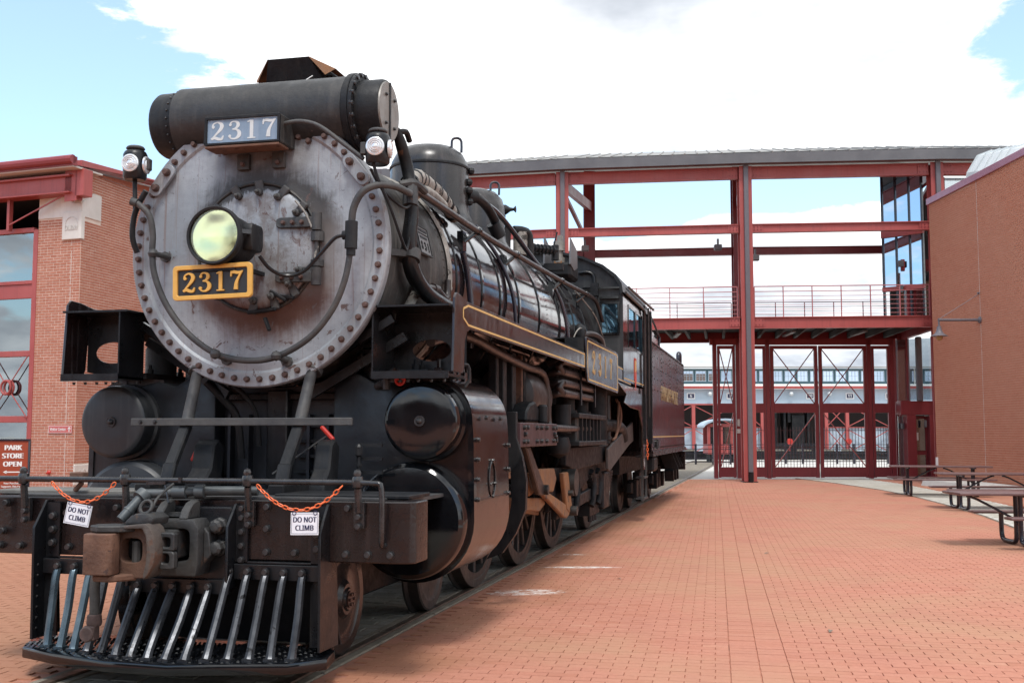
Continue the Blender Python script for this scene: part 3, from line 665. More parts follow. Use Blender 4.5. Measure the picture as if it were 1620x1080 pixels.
# roof ventilation hood
dh = thing('ventilation_hood', 'pale galvanised ventilation hood on the roof of the right brick building', 'vent', site(14.05, 33.3, 9.0), YAW)
prof = [(-.10, .18), (-.03, .55), (.30, 1.08), (.75, 1.25), (2.6, 1.28), (2.6, .35), (.8, .26)]
def hood_at(y): return [(x, y, z + .17 * y) for x, z in prof]
ysn = [.2, -.35, -.9, -1.45, -2.0, -2.6]; mb = MB(); vs_ = [p for y in ysn for p in hood_at(y)]; n_ = len(prof)
fs_ = [(i * n_ + k, i * n_ + (k + 1) % n_, (i + 1) * n_ + (k + 1) % n_, (i + 1) * n_ + k) for i in range(5) for k in range(n_)] + [tuple(range(n_)), tuple(5 * n_ + k for k in range(n_))[::-1]]
mb.add(vs_, fs_); mb.build('hood', K['duct'], dh, smooth=0, bevel=.012)
for y in ysn[:5]:
    q = hood_at(y); mb = MB()
    for p0, p1 in zip(q[:3], q[1:4]): mb.bar(p0, p1, .05, .04, (0, 1, 0))
    mb.build('rib', K['duct'], dh, smooth=0)
mb = MB(); mb.box(.5, 2.0, -2.2, -.1, -.3, .2); mb.build('curb', K['greysheet'], dh, smooth=0)

# ================================================================ STEEL GATEWAY
gw = thing('steel_gateway', 'tall red steel gateway with grey roof and upper walkway spanning behind the locomotive', 'gateway', site(7.8, 36.6), YAW)
def g(u, v): return (u - 7.8, v - 36.6)
def gbox(mb, u0, u1, v0, v1, z0, z1): mb.box(u0 - 7.8, u1 - 7.8, v0 - 36.6, v1 - 36.6, z0, z1); return mb
FRONT = [(-4.6, 38.9), (1.72, 37.45), (7.80, 36.6), (14.0, 36.05), (20.2, 36.05)]
REAR = [(-3.4, 43.6), (2.96, 41.9), (8.50, 41.2), (14.4, 40.8), (20.4, 40.8)]
def hcol(u, v, z1, w=.42, strip=True, z0=0):
    mb = MB(); x, y = g(u, v)
    mb.box(x - w / 2, x + w / 2, y - w / 2, y - w / 2 + .04, z0, z1); mb.box(x - w / 2, x + w / 2, y + w / 2 - .04, y + w / 2, z0, z1); mb.box(x - .02, x + .02, y - w / 2 + .04, y + w / 2 - .04, z0, z1)
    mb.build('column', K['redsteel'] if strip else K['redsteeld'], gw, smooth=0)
    if strip:
        mb = MB(); mb.box(x - .075, x + .075, y - w / 2 - .11, y - w / 2 - .003, .32, z1 + .35); mb.box(x - .19, x + .19, y - w / 2 - .2, y - w / 2 - .003, z1 + .05, z1 + .42); mb.build('downpipe', K['downpipe'], gw, smooth=0, bevel=.008)
        mb = MB(); mb.box(x - w / 2 - .03, x + w / 2 + .03, y - w / 2 - .03, y + w / 2 + .03, 0, .03); mb.cyl((x, y - w / 2 - .06, 0), (x, y - w / 2 - .06, .34), .09, n=10); mb.build('base_plate', K['black'], gw, smooth=0)
for i, (u, v) in enumerate(FRONT[:4]): hcol(u, v, 10.5)
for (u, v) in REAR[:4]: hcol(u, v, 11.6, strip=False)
def seg_beam(P, Qp, z0, z1, name, mat, w=.22, trim=.22, flange=True):
    a = Vector((*g(*P), 0)); b = Vector((*g(*Qp), 0)); d = (b - a).normalized(); a = a + d * trim; b = b - d * trim
    mb = MB(); m = (z0 + z1) / 2
    mb.bar((a.x, a.y, m), (b.x, b.y, m), w * .45, z1 - z0 - .06)
    if flange:
        mb.bar((a.x, a.y, z1 - .015), (b.x, b.y, z1 - .015), w, .03); mb.bar((a.x, a.y, z0 + .015), (b.x, b.y, z0 + .015), w, .03)
    return mb.build(name, mat, gw, smooth=0)
for i in range(4):
    seg_beam(FRONT[i], FRONT[i + 1], 10.10, 10.50, 'top_beam', K['redsteel'])
    if i < 3:
        seg_beam(FRONT[i], FRONT[i + 1], 8.27, 8.56, 'middle_beam', K['redsteel'])
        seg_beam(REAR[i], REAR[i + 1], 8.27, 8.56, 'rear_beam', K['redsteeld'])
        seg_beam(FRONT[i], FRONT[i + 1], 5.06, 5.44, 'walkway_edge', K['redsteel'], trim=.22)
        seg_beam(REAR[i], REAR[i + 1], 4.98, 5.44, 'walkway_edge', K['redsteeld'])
for i in range(4):
    for j, s_ in ((i, 1), (i + 1, -1)):
        if j > 3: continue
        P0 = Vector((*g(*FRONT[i]), 0)); P1 = Vector((*g(*FRONT[i + 1]), 0)); dd = (P1 - P0).normalized() * s_; base_ = (P0 if s_ > 0 else P1) + dd * .23 + Vector((0, -.075, 0))
        for z0, z1 in ((10.14, 10.46),) + (((8.31, 8.52), (5.12, 5.40)) if i < 3 else ()):
            mb = MB(); mb.bar((base_.x, base_.y, (z0 + z1) / 2), (base_.x + dd.x * .34, base_.y + dd.y * .34, (z0 + z1) / 2), .012, z1 - z0); gp = mb.build('splice_plate', K['redsteel'], gw, smooth=0)
            rv = MB()
            for k in range(3):
                for z in (z0 + .06, z1 - .06): p = base_ + dd * (.06 + .11 * k); rv.cyl((p.x, p.y - .006, z), (p.x, p.y - .026, z), .018, n=6)
            stuff(rv.build('plate_bolts', K['redsteeld'], gp, smooth=0))
for i in range(4):                                        # cross beams
    mb = MB(); a, b = g(*FRONT[i]), g(*REAR[i])
    for z in (10.2, 5.2): mb = MB(); mb.bar((a[0], a[1] + .25, z), (b[0], b[1] - .25, z), .16, .34); mb.build('cross_beam', K['redsteeld'], gw, smooth=0)
    mb = MB(); mb.bar((a[0], a[1] + .2, 10.0), (a[0] + (b[0] - a[0]) * .75, b[1] - 1.2, 9.0), .12, .12); mb.build('knee_brace', K['redsteeld'], gw, smooth=0)
    # roof, one bay at a time: eaves fascia, front slope, ridge, rear slope with seams
for i in range(4):
    def off(P, Qp, dv): return (P[0], P[1] + dv)
    a, b = Vector((*g(*FRONT[i]), 0)), Vector((*g(*FRONT[i + 1]), 0)); c, d = Vector((*g(*REAR[i + 1]), 0)), Vector((*g(*REAR[i]), 0))
    a0, b0 = a + Vector((0, -.55, 0)), b + Vector((0, -.55, 0)); rl, rr = a.lerp(d, .62), b.lerp(c, .62); c0, d0 = c + Vector((0, .5, 0)), d + Vector((0, .5, 0))
    z = lambda p, h: (p.x, p.y, h)
    mb = MB(); mb.add([z(a0, 10.52), z(b0, 10.52), z(b0, 10.86), z(a0, 10.86), z(a0 + Vector((0, .3, 0)), 10.52), z(b0 + Vector((0, .3, 0)), 10.52), z(b0 + Vector((0, .3, 0)), 10.86), z(a0 + Vector((0, .3, 0)), 10.86)],
                      [(0, 1, 2, 3), (7, 6, 5, 4), (3, 2, 6, 7), (0, 4, 5, 1), (0, 3, 7, 4), (1, 5, 6, 2)]); mb.build('gutter', K['greysheet'], gw, smooth=0)
    mb = MB(); mb.add([z(a0, 10.88), z(b0, 10.88), z(rr, 11.85), z(rl, 11.85), z(c0, 11.75), z(d0, 11.75), z(a0, 10.83), z(b0, 10.83), z(rr, 11.8), z(rl, 11.8), z(c0, 11.7), z(d0, 11.7)],
                      [(0, 1, 2, 3), (3, 2, 4, 5), (7, 6, 9, 8), (8, 9, 11, 10)]); mb.build('roof', K['roofmetal'], gw, smooth=0)
    mb = MB()
    for k in range(1, 15):
        t = k / 15; p, q = a0.lerp(b0, t), rl.lerp(rr, t); mb.bar(z(p, 10.885), z(q, 11.855), .035, .05)
    stuff(mb.build('roof_seams', K['roofmetal'], gw, smooth=0))
# walkway deck with joists underneath
mb = MB()
for i in range(3):
    a, b, c, d = g(*FRONT[i]), g(*FRONT[i + 1]), g(*REAR[i + 1]), g(*REAR[i])
    mb.add([(a[0], a[1] + .1, 5.42), (b[0], b[1] + .1, 5.42), (c[0], c[1] - .1, 5.42), (d[0], d[1] - .1, 5.42), (a[0], a[1] + .1, 5.34), (b[0], b[1] + .1, 5.34), (c[0], c[1] - .1, 5.34), (d[0], d[1] - .1, 5.34)],
           [(0, 1, 2, 3), (7, 6, 5, 4), (0, 4, 5, 1), (1, 5, 6, 2), (2, 6, 7, 3), (3, 7, 4, 0)])
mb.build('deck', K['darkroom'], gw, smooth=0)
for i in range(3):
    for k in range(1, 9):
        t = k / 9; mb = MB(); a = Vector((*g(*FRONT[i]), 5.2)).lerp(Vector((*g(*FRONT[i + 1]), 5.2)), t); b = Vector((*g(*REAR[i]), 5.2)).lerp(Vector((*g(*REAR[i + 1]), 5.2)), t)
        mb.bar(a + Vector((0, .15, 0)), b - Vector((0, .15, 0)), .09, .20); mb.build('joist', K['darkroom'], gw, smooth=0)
for t in (.28, .66):
    for i in (1, 2):
        mb = MB(); a = Vector((*g(*FRONT[i]), 5.03)).lerp(Vector((*g(*FRONT[i + 1]), 5.03)), t); mb.bar(a + Vector((0, .8, 0)), a + Vector((.1, 2.6, 0)), .14, .06); mb.build('strip_light', K['greysheet'], gw, smooth=0)
def railing(P, Qp, z0, mat, gap):
    a = Vector((*g(*P), 0)); b = Vector((*g(*Qp), 0)); d = (b - a).normalized(); L = (b - a).length; a = a + d * .28; L -= .56
    root = MB()
    root.bar((a.x, a.y, z0 + 1.03), (a.x + d.x * L, a.y + d.y * L, z0 + 1.03), .04, .03); rr_ = root.build('handrail', mat, gw, smooth=0)
    root = MB(); root.bar((a.x, a.y, z0 + .86), (a.x + d.x * L, a.y + d.y * L, z0 + .86), .03, .022); root.build('rail', mat, rr_, smooth=0)
    for k in range(5):
        mb = MB(); h = .12 + k * .145; mb.cyl((a.x, a.y, z0 + h), (a.x + d.x * L, a.y + d.y * L, z0 + h), .009, n=5); mb.build('rail', mat, rr_, smooth=0)
    n_ = max(2, round(L / 1.02))
    for k in range(n_ + 1):
        p = a + d * (L * k / n_); mb = MB(); mb.box(p.x - .011, p.x + .011, p.y - .03, p.y + .03, z0, z0 + 1.02); mb.build('post', mat, rr_, smooth=0)
for i in range(3):
    railing((FRONT[i][0], FRONT[i][1] + .05), (FRONT[i + 1][0], FRONT[i + 1][1] + .05), 5.44, K['railing'], 0)
    railing(REAR[i], REAR[i + 1], 5.44, K['railing'], 0)
# floodlights under the beams
for (u, v, z, lab) in ((2.55, 38.2, 8.18, 'small grey floodlight under the middle beam beside the left gateway column'), (7.15, 38.0, 8.18, 'small grey floodlight just left of the central gateway column'), (8.35, 37.6, 7.75, 'lower dark floodlight just right of the central gateway column')):
    fl = thing('floodlight', lab, 'floodlight', site(u, v, z), YAW, 'floodlights on the gateway')
    mb = MB(); mb.box(-.13, .13, -.08, .10, -.26, -.06); mb.build('housing', K['downpipe'], fl, smooth=0, bevel=.02)
    mb = MB(); mb.box(-.03, .03, -.03, .03, -.06, .14); mb.box(-.1, .1, -.1, -.08, -.24, -.08); mb.build('bracket', K['greysheet'], fl, smooth=0)
# ================================================================ GATES
K['gatebar'] = flat('dark_gate_bar', (.07, .018, .022), .5)
def post(parent, x, w, z1, d=.14): mb = MB(); mb.box(x - w / 2, x + w / 2, -d / 2, d / 2, 0, z1); return mb.build('post', K['redsteeld'], parent, smooth=0, bevel=.006)
def gate(u0, u1, v, label, nbar, lower_diag, top, brace=True, rz=0., xtop=True, ztop=4.73):
    o = thing('steel_gate', label, 'gate', site(u0, v), YAW + rz, 'red gates under the walkway'); Wd = u1 - u0; e = .12
    mb = MB()
    e = min(.12, Wd * .13); mb.box(0, e, -.05, .05, .03, ztop); mb.box(Wd - e, Wd, -.05, .05, .03, ztop); mb.box(e, Wd - e, -.05, .05, ztop - .12, ztop)
    mb.box(e, Wd - e, -.055, .055, 2.33, 2.66); mb.build('frame', K['redsteeld'], o, smooth=0, bevel=.004)
    mb = MB(); mb.box(e, Wd - e, -.04, .04, .05, .40); mb.build('kick_plate', K['redsteeld'], o, smooth=0)
    for (ax, az, bx, bz) in ([(e, 2.66, Wd - e, ztop - .12), (e, ztop - .12, Wd - e, 2.66)] if xtop else []):
        mb = MB(); mb.bar((ax, .0 if az < bz else .035, az), (bx, .0 if az < bz else .035, bz), .03, .045, (0, 1, 0)); mb.build('brace', K['redsteeld'], o, smooth=0)
    if lower_diag:
        ax, bx = (e, Wd - e) if lower_diag > 0 else (Wd - e, e); mb = MB(); mb.bar((ax, -.045, .42), (bx, -.045, 2.31), .03, .05, (0, 1, 0)); mb.build('brace', K['redsteel'], o, smooth=0)
    for k in range(nbar):
        x = e + (Wd - 2 * e) * (k + 1) / (nbar + 1); mb = MB(); mb.box(x - .008, x + .008, -.008, .008, .40, 1.82); mb.build('bar', K['gatebar'], o, smooth=0)
    for z in (1.70, 1.10):
        mb = MB(); mb.box(e, Wd - e, -.012, .012, z - .010, z + .010); mb.build('rail', K['gatebar'], o, smooth=0)
    return o
gate(7.36, 7.98, 39.6, 'narrow red gate leaf left of the central column', 4, 1, 0)
gate(8.44, 9.08, 39.62, 'narrow barred panel between the central column and the double gate', 4, 0, 0, xtop=False, ztop=4.73)
gate(9.25, 10.945, 39.6, 'left leaf of the tall red double gate with crossed braces', 12, 1, 0)
gate(10.985, 12.71, 39.6, 'right leaf of the tall red double gate with crossed braces', 12, -1, 0)
gate(12.89, 13.53, 39.62, 'narrow barred panel right of the tall double gate', 4, 0, 0, xtop=False)
gf = thing('gate_frame', 'dark red steel posts and head beam holding the gates under the walkway', 'gate frame', site(10, 39.65), YAW)
for u, w in ((7.27, .14), (8.2, .36), (9.165, .14), (12.8, .15), (13.62, .16)): post(gf, u - 10, w, 4.96)
mb = MB(); mb.box(-2.9, 3.8, -.07, .07, 4.76, 4.97); mb.build('head_beam', K['redsteeld'], gf, smooth=0)
mb = MB(); mb.box(-1.98, -1.86, -.12, -.07, 1.6, 1.75); mb.box(-1.96, -1.88, -.12, -.07, 1.85, 2.1); mb.build('switch_box', K['concrete'], gf, smooth=0)
# ================================================================ GLAZED STAIR BLOCK at the right end
gs = thing('stair_tower', 'glazed stair tower with red framed entrance at the right end of the gateway', 'tower', site(13.9, 38.6), YAW)
def tb(mb, u0, u1, v0, v1, z0, z1): mb.box(u0 - 13.9, u1 - 13.9, v0 - 38.6, v1 - 38.6, z0, z1); return mb
# upper glass
def tilted(mb, A, t0, t1, d0, d1, z0, z1):
    """box on a face running from A to the right and towards the plaza at 45 degrees"""
    r_ = .7071; P = lambda t, d: ((A[0] + r_ * t - r_ * d) - 13.9, (A[1] - r_ * t - r_ * d) - 38.6)
    vs = [(*P(t, d), z) for z in (z0, z1) for t, d in ((t0, d0), (t1, d0), (t1, d1), (t0, d1))]
    return mb.add(vs, [(0, 3, 2, 1), (4, 5, 6, 7), (0, 1, 5, 4), (1, 2, 6, 5), (2, 3, 7, 6), (3, 0, 4, 7)])
GA = (12.74, 37.55); ts = [0, .48, .96, 1.40]
for a, b in zip(ts[:-1], ts[1:]):
    for z0, z1 in ((8.62, 10.42), (6.55, 8.25)):
        mb = MB(); tilted(mb, GA, a + .03, b - .03, 0, .02, z0, z1); mb.build('window_pane', K['glass'], gs, smooth=0)
for t_ in ts:
    mb = MB(); tilted(mb, GA, t_ - .03, t_ + .03, -.05, .06, 5.45, 10.45); mb.build('mullion', K['tubeblack'], gs, smooth=0)
for z0, z1 in ((8.25, 8.62), (6.40, 6.55)):
    mb = MB(); tilted(mb, GA, -.04, 1.44, -.04, .09, z0, z1); mb.build('transom', K['redsteel'], gs, smooth=0)
mb = MB(); tb(mb, 13.75, 18, 39.9, 40.0, 5.3, 10.4); mb.build('back_wall', K['darkroom'], gs, smooth=0)
# upper entrance box
mb = MB(); tb(mb, 13.15, 14.6, 37.0, 37.2, 7.05, 7.45); tb(mb, 13.3, 13.62, 37.0, 37.2, 5.45, 7.05); tb(mb, 14.2, 14.5, 37.0, 37.2, 5.45, 7.05); mb.build('upper_door_frame', K['redsteeld'], gs, smooth=0, bevel=.01)
for a, b in ((13.64, 13.9), (13.94, 14.18)): mb = MB(); tb(mb, a, b, 37.12, 37.15, 5.5, 6.95); mb.build('upper_door', K['paneclear'], gs, smooth=0)
mb = MB(); tb(mb, 13.05, 13.27, 37.12, 37.15, 5.5, 7.0); mb.build('side_pane', K['paneclear'], gs, smooth=0)
mb = MB(); tb(mb, 13.02, 13.2, 36.9, 37.0, 7.18, 7.4); tb(mb, 13.05, 13.15, 36.86, 37.0, 6.3, 6.55); tb(mb, 14.06, 14.16, 36.86, 37.0, 6.75, 7.0); mb.build('lantern', K['greysheet'], gs, smooth=0, bevel=.02)
# lower glass and entrance
GB = (13.66, 39.3); ys = [0, .45, .90, 1.35]
for a, b in zip(ys[:-1], ys[1:]): mb = MB(); tilted(mb, GB, a + .03, b - .03, 0, .02, 2.75, 4.9); mb.build('lower_pane', K['panetint'], gs, smooth=0)
for t_ in ys: mb = MB(); tilted(mb, GB, t_ - .035, t_ + .035, -.05, .06, 2.7, 4.95); mb.build('lower_mullion', K['redsteeld'], gs, smooth=0)
mb = MB(); tb(mb, 14.05, 14.25, 38.3, 38.5, 2.7, 4.95); mb.build('round_column', K['downpipe'], gs, smooth=0, bevel=.06, seg=3)
mb = MB(); tb(mb, 13.52, 14.98, 38.5, 39.0, 2.24, 2.72); tb(mb, 13.72, 14.04, 38.5, 39.0, 0, 2.24); tb(mb, 14.50, 14.80, 38.5, 39.0, 0, 2.24); mb.build('entrance_frame', K['redsteeld'], gs, smooth=0, bevel=.012)
mb = MB(); tb(mb, 14.05, 14.49, 38.78, 38.84, .05, 2.2); dr = mb.build('entrance_door', K['redsteeld'], gs, smooth=0)
mb = MB(); tb(mb, 14.11, 14.43, 38.755, 38.775, 1.0, 2.1); tb(mb, 14.11, 14.43, 38.755, 38.775, .15, .85); mb.build('pane', K['paneclear'], dr, smooth=0)
mb = MB(); tb(mb, 14.10, 14.18, 38.73, 38.75, 1.35, 1.62); mb.build('notice', K['white'], dr, smooth=0)
mb = MB(); tb(mb, 13.54, 13.70, 38.9, 38.93, .1, 2.2); mb.build('side_pane', K['paneclear'], gs, smooth=0)
mb = MB(); tb(mb, 13.60, 13.68, 38.70, 38.85, 1.75, 1.95); tb(mb, 14.30, 14.38, 38.42, 38.50, 1.80, 2.05); mb.build('lantern', K['greysheet'], gs, smooth=0, bevel=.02)
mb = MB(); tb(mb, 14.82, 16.0, 38.9, 39.0, 0, 2.3); mb.build('dark_opening', K['darkroom'], gs, smooth=0)
# high window between the end column and the brick hall
mb = MB(); tb(mb, 14.3, 14.42, 36.3, 36.5, 8.6, 10.1); tb(mb, 15.3, 15.45, 36.3, 36.5, 8.6, 10.1); tb(mb, 14.42, 15.3, 36.3, 36.5, 8.6, 9.2); mb.build('high_window_frame', K['redsteel'], gs, smooth=0)
mb = MB(); tb(mb, 14.42, 15.3, 36.38, 36.40, 9.2, 10.1); mb.build('high_window_pane', K['paneclear'], gs, smooth=0)
mb = MB(); tb(mb, 14.3, 16.5, 37.7, 37.75, 8.4, 9.95); mb.build('inner_wall', K['darkroom'], gs, smooth=0)

# ================================================================ ROUNDHOUSE beyond the gate
rh = thing('roundhouse', 'long pale blue grey roundhouse with red eave line and clerestory windows beyond the gate', 'building', site(20, 80), YAW)
def rx(u): return u - 20
RU0, RU1 = 2, 44
mb = MB(); mb.box(rx(RU0), rx(RU1), 0, .3, 3.72, 4.78); mb.build('upper_wall', K['siding'], rh, smooth=0)
mb = MB(); mb.box(rx(RU0), rx(17.9), .1, .4, 0, 1.98); mb.box(rx(22.6), rx(RU1), .1, .4, 0, 1.98); mb.build('lower_wall', K['siding'], rh, smooth=0)
mb = MB(); mb.box(rx(RU0), rx(RU1), 2.2, 2.4, 0, 3.7); mb.build('dark_bay', flat('dark_bay', (.05, .038, .036), .8), rh, smooth=0)
mb = MB(); mb.box(rx(RU0), rx(RU1), -.5, .2, 4.80, 4.98); mb.box(rx(RU0), rx(RU1), -.06, 0, 3.62, 3.72); mb.box(rx(RU0), rx(17.9), -.02, .1, 1.98, 2.06); mb.box(rx(22.6), rx(RU1), -.02, .1, 1.98, 2.06); mb.build('eave_trim', K['redsteel'], rh, smooth=0)
mb = MB(); mb.add([(rx(RU0), -.5, 5.0), (rx(RU1), -.5, 5.0), (rx(RU1), 6, 5.42), (rx(RU0), 6, 5.42)], [(0, 1, 2, 3)]); mb.build('lower_roof', K['stone'], rh, smooth=0)
mb = MB(); mb.box(rx(RU0), rx(RU1), 6, 6.3, 5.4, 6.6); mb.build('clerestory_wall', K['tealdark'], rh, smooth=0)
mb = MB(); mb.add([(rx(RU0), 5.4, 6.62), (rx(RU1), 5.4, 6.62), (rx(RU1), 5.4, 6.74), (rx(RU0), 5.4, 6.74), (rx(RU1), 12, 7.1), (rx(RU0), 12, 7.1)], [(0, 1, 2, 3), (3, 2, 4, 5), (0, 5, 4, 1)]); mb.build('clerestory_roof', K['roofmetal'], rh, smooth=0)
wp = MB(); wp.box(-.36, .36, -.03, .0, -.37, .37); wpm = wp.mesh('window_pane', K['glass'], smooth=0)
wf = MB()
for x0, x1, z0, z1 in ((-.41, -.36, -.42, .42), (.36, .41, -.42, .42), (-.36, .36, -.42, -.37), (-.36, .36, .37, .42), (-.13, -.11, -.37, .37), (.11, .13, -.37, .37), (-.36, .36, -.01, .01)): wf.box(x0, x1, -.06, 0, z0, z1)
wfm = wf.mesh('window', K['siding'], smooth=0)
u = RU0 + .8
while u < RU1 - 1:
    w = link('window', wfm, rh, (rx(u), 6.0, 6.02)); link('window_pane', wpm, w)
    u += .99
mb = MB()
for k in range(11): u = 4 + k * 3.9; mb.box(rx(u) - .04, rx(u) + .04, 5.9, 6.0, 5.42, 6.6)
mb.build('clerestory_mullions', K['stone'], rh, smooth=0)
# stall numbers, globe lamps, braced red posts
for k, (u, tx) in enumerate(((12.93, '6'), (15.8, '8'), (18.67, '9'), (21.54, '10'), (24.41, '11'), (27.28, '12'))):
    mb = MB(); mb.box(-.30, .30, -.05, 0, -.22, .22); p = mb.build('number_frame', K['white'], rh, smooth=0); p.location = (rx(u), 0, 4.28)
    mb = MB(); mb.box(-.23, .23, -.06, -.05, -.15, .15); mb.build('number_board', K['ink'], p, smooth=0)
    lettering(tx, .26, K['white'], p, (0, -.064, 0), name='numeral', sx=1.1, bold=.014)
for u in (14.25, 20.1, 22.85):
    mb = MB(); mb.lathe([(0, -.17), (.12, -.12), (.17, 0), (.12, .12), (0, .17)], n=12); p = mb.build('globe_lamp', K['duct'], rh); p.location = (rx(u), -.35, 4.42)
    mb = MB(); mb.bar((0, .35, .05), (0, .1, .03), .05, .05); mb.build('bracket', K['siding'], p)
pm = MB(); pm.box(-.12, .12, -.35, -.1, 0, 3.62); pmm = pm.mesh('red_post', K['redsteel'], smooth=0)
PU = [4.2, 7.15, 10.1, 13.05, 16.1, 18.0, 22.6, 24.1, 27.2, 30.2, 33.2, 36.2]
for u in PU: link('red_post', pmm, rh, (rx(u), 0, 0))
for a, b in zip(PU[:-1], PU[1:]):
    if 17 < a < 22: continue
    for z0, z1 in ((2.05, 3.6), (.2, 1.9)):
        for (p, q) in (((a, z0), (b, z1)), ((a, z1), (b, z0))):
            mb = MB(); mb.bar((rx(p[0]), -.2 - (.06 if q[1] > p[1] else 0), p[1]), (rx(q[0]), -.2 - (.06 if q[1] > p[1] else 0), q[1]), .05, .10, (0, 1, 0)); mb.build('cross_brace', K['redsteel'], rh, smooth=0)
# open bay with the nose of a dark engine and wall bricks behind
mb = MB()
for x0, x1, z0, z1 in ((18.6, 21.9, .2, .9), (19.0, 19.2, .9, 3.4), (19.7, 19.85, .9, 3.6), (20.3, 21.2, .9, 2.9), (20.0, 20.2, 2.4, 3.6), (21.4, 21.6, .9, 3.2)): mb.box(rx(x0), rx(x1), .4, 1.4, z0, z1)
mb.build('parked_engine_front', K['frame'], rh, smooth=0)
# control booth with a curved roof, on the turntable
bt = thing('control_booth', 'small red booth with a curved pale roof seen left of the gate', 'booth', site(11.75, 62), YAW)
mb = MB(); mb.box(-.95, .95, -.8, .8, .45, 1.0); mb.build('lower_wall', K['redsteel'], bt, smooth=0)
for x in (-.9, -.2, .35, .9):
    mb = MB(); mb.box(x - .07, x + .07, -.82, -.7, 1.0, 2.05); mb.build('corner_post', K['redsteel'], bt, smooth=0)
mb = MB(); mb.box(-.8, .8, -.72, -.70, 1.0, 1.95); mb.build('window_pane', K['panesky'], bt, smooth=0)
mb = MB(); mb.box(-.95, .95, .7, .8, 1.0, 2.1); mb.box(-.95, .95, -.82, -.7, 1.95, 2.12); mb.build('upper_wall', K['redsteel'], bt, smooth=0)
mb = MB(); ar = [(1.25 * math.sin(t) * 1.0, 1.95 + .46 * math.cos(t)) for t in np.linspace(-1.45, 1.45, 13)]
mb.prism(ar + [(x * .97, z - .1) for x, z in ar[::-1]], 'Y', -1.05, 1.05); mb.build('roof', K['siding'], bt, smooth=40)
for sx_ in (-.7, .7): mb = MB(); mb.box(sx_ - .1, sx_ + .1, -.6, .6, 0, .45); mb.build('leg', K['frame'], bt, smooth=0)
mb = MB(); mb.lathe([(0, .1), (.09, .05), (.12, -.05), (0, -.08)], (-.35, -.9, 2.1), n=10); mb.build('lamp', K['white'], bt)
# turntable guard railings (two runs), rails and stop signals
for lab, u0, u1, v in (('dark guard railing round the turntable, the run beside the tender', 8.6, 12.2, 57.5), ('dark guard railing seen through the tall double gate', 12.6, 22.5, 58.5)):
    gr_ = thing('guard_railing', lab, 'railing', site(u0, v), YAW, 'guard railings round the turntable'); Lr = u1 - u0
    for z in (1.0, .78, .56, .34, .12): mb = MB(); mb.bar((0, 0, z), (Lr, 0, z), .03, .035); mb.build('rail', K['tubeblack'], gr_, smooth=0)
    for k in range(int(Lr / .9) + 1): mb = MB(); mb.box(k * .9 - .05, k * .9 + .05, -.05, .05, 0, 1.05); mb.build('post', K['tubeblack'], gr_, smooth=0)
tt = thing('turntable', 'low dark turntable girder lying in front of the roundhouse', 'turntable', site(18, 66), YAW)
mb = MB(); mb.box(-9, 10, -.6, -.4, .05, .55); mb.build('girder', K['frame'], tt, smooth=0)
mb = MB()
for k in range(14): mb.box(-8.8 + k * 1.36, -8.5 + k * 1.36, -.45, 1.8, .5, .62)
stuff(mb.build('ties', K['timber'], tt, smooth=0))
for i, (u, lab) in enumerate(((17.0, 'red disc signal standing left in the open roundhouse bay'), (20.6, 'red disc signal standing beside the gate meeting stile'), (23.8, 'red disc signal nearest the right gate post'))):
    sg_ = thing('disc_signal', lab, 'signal', site(u, 68), YAW, 'red disc signals at the turntable')
    mb = MB(); mb.box(-.03, .03, -.03, .03, 0, 1.2); mb.build('post', K['redsteeld'], sg_, smooth=0)
    mb = MB(); mb.lathe([(.19, -.02), (.19, .02)], (0, -.06, 1.1), 'Y', 14); mb.build('disc', K['redpaint'], sg_)
    mb = MB(); mb.box(-.35, .35, -.2, .2, 0, .16); mb.build('base', flat('yellow_paint', (.6, .42, .06), .5), sg_, smooth=0)

# ================================================================ PICNIC TABLES
def picnic(u, v, rz, label, over=0.):
    o = thing('picnic_table', label, 'picnic table', site(u, v), YAW + rz, 'picnic tables by the brick wall')
    Lh = 1.22
    mb = MB(); mb.box(-Lh - over, Lh, -.38, .38, .725, .765); mb.build('top', K['darkwood'], o, bevel=.012, seg=2)
    for sy in (-1, 1):
        mb = MB(); mb.box(-Lh, Lh, sy * .70 - .14, sy * .70 + .14, .415, .452); mb.build('bench', K['darkwood'], o, bevel=.012, seg=2)
    for sx_ in (-.80, .80):
        for sy in (-1, 1):
            mb = MB(); mb.tube([(sx_, sy * .64, .41), (sx_, sy * .64, .15), (sx_, sy * .60, .06), (sx_, sy * .50, .034), (sx_, sy * .22, .034), (sx_, sy * .12, .06), (sx_, sy * .085, .15), (sx_, sy * .085, .55), (sx_, sy * .085, .72)], .034, 10, 3)
            mb.build('leg', K['tubeblack'], o, smooth=60)
        mb = MB(); mb.bar((sx_, -.34, .71), (sx_, .34, .71), .05, .03); mb.build('cross_bar', K['tubeblack'], o, smooth=0)
        s = 1 if sx_ > 0 else (1 if over else -1)
        mb = MB(); mb.tube([(sx_, 0, .30), (sx_ - s * .10, 0, .40), (sx_ - s * .58, 0, .66), (sx_ - s * .72, 0, .70)], .018, 8, 2); mb.build('brace', K['tubeblack'], o, smooth=60)
    return o
picnic(11.05, 28.75, R(-12), 'dark picnic table farthest along the brick wall, nearest the gate')
picnic(10.3, 23.6, R(-6), 'dark picnic table in the middle of the three, standing across the pale strip')
picnic(8.05, 15.95, R(-3), 'dark picnic table cut by the right edge of the photo, nearest of the three', .52)
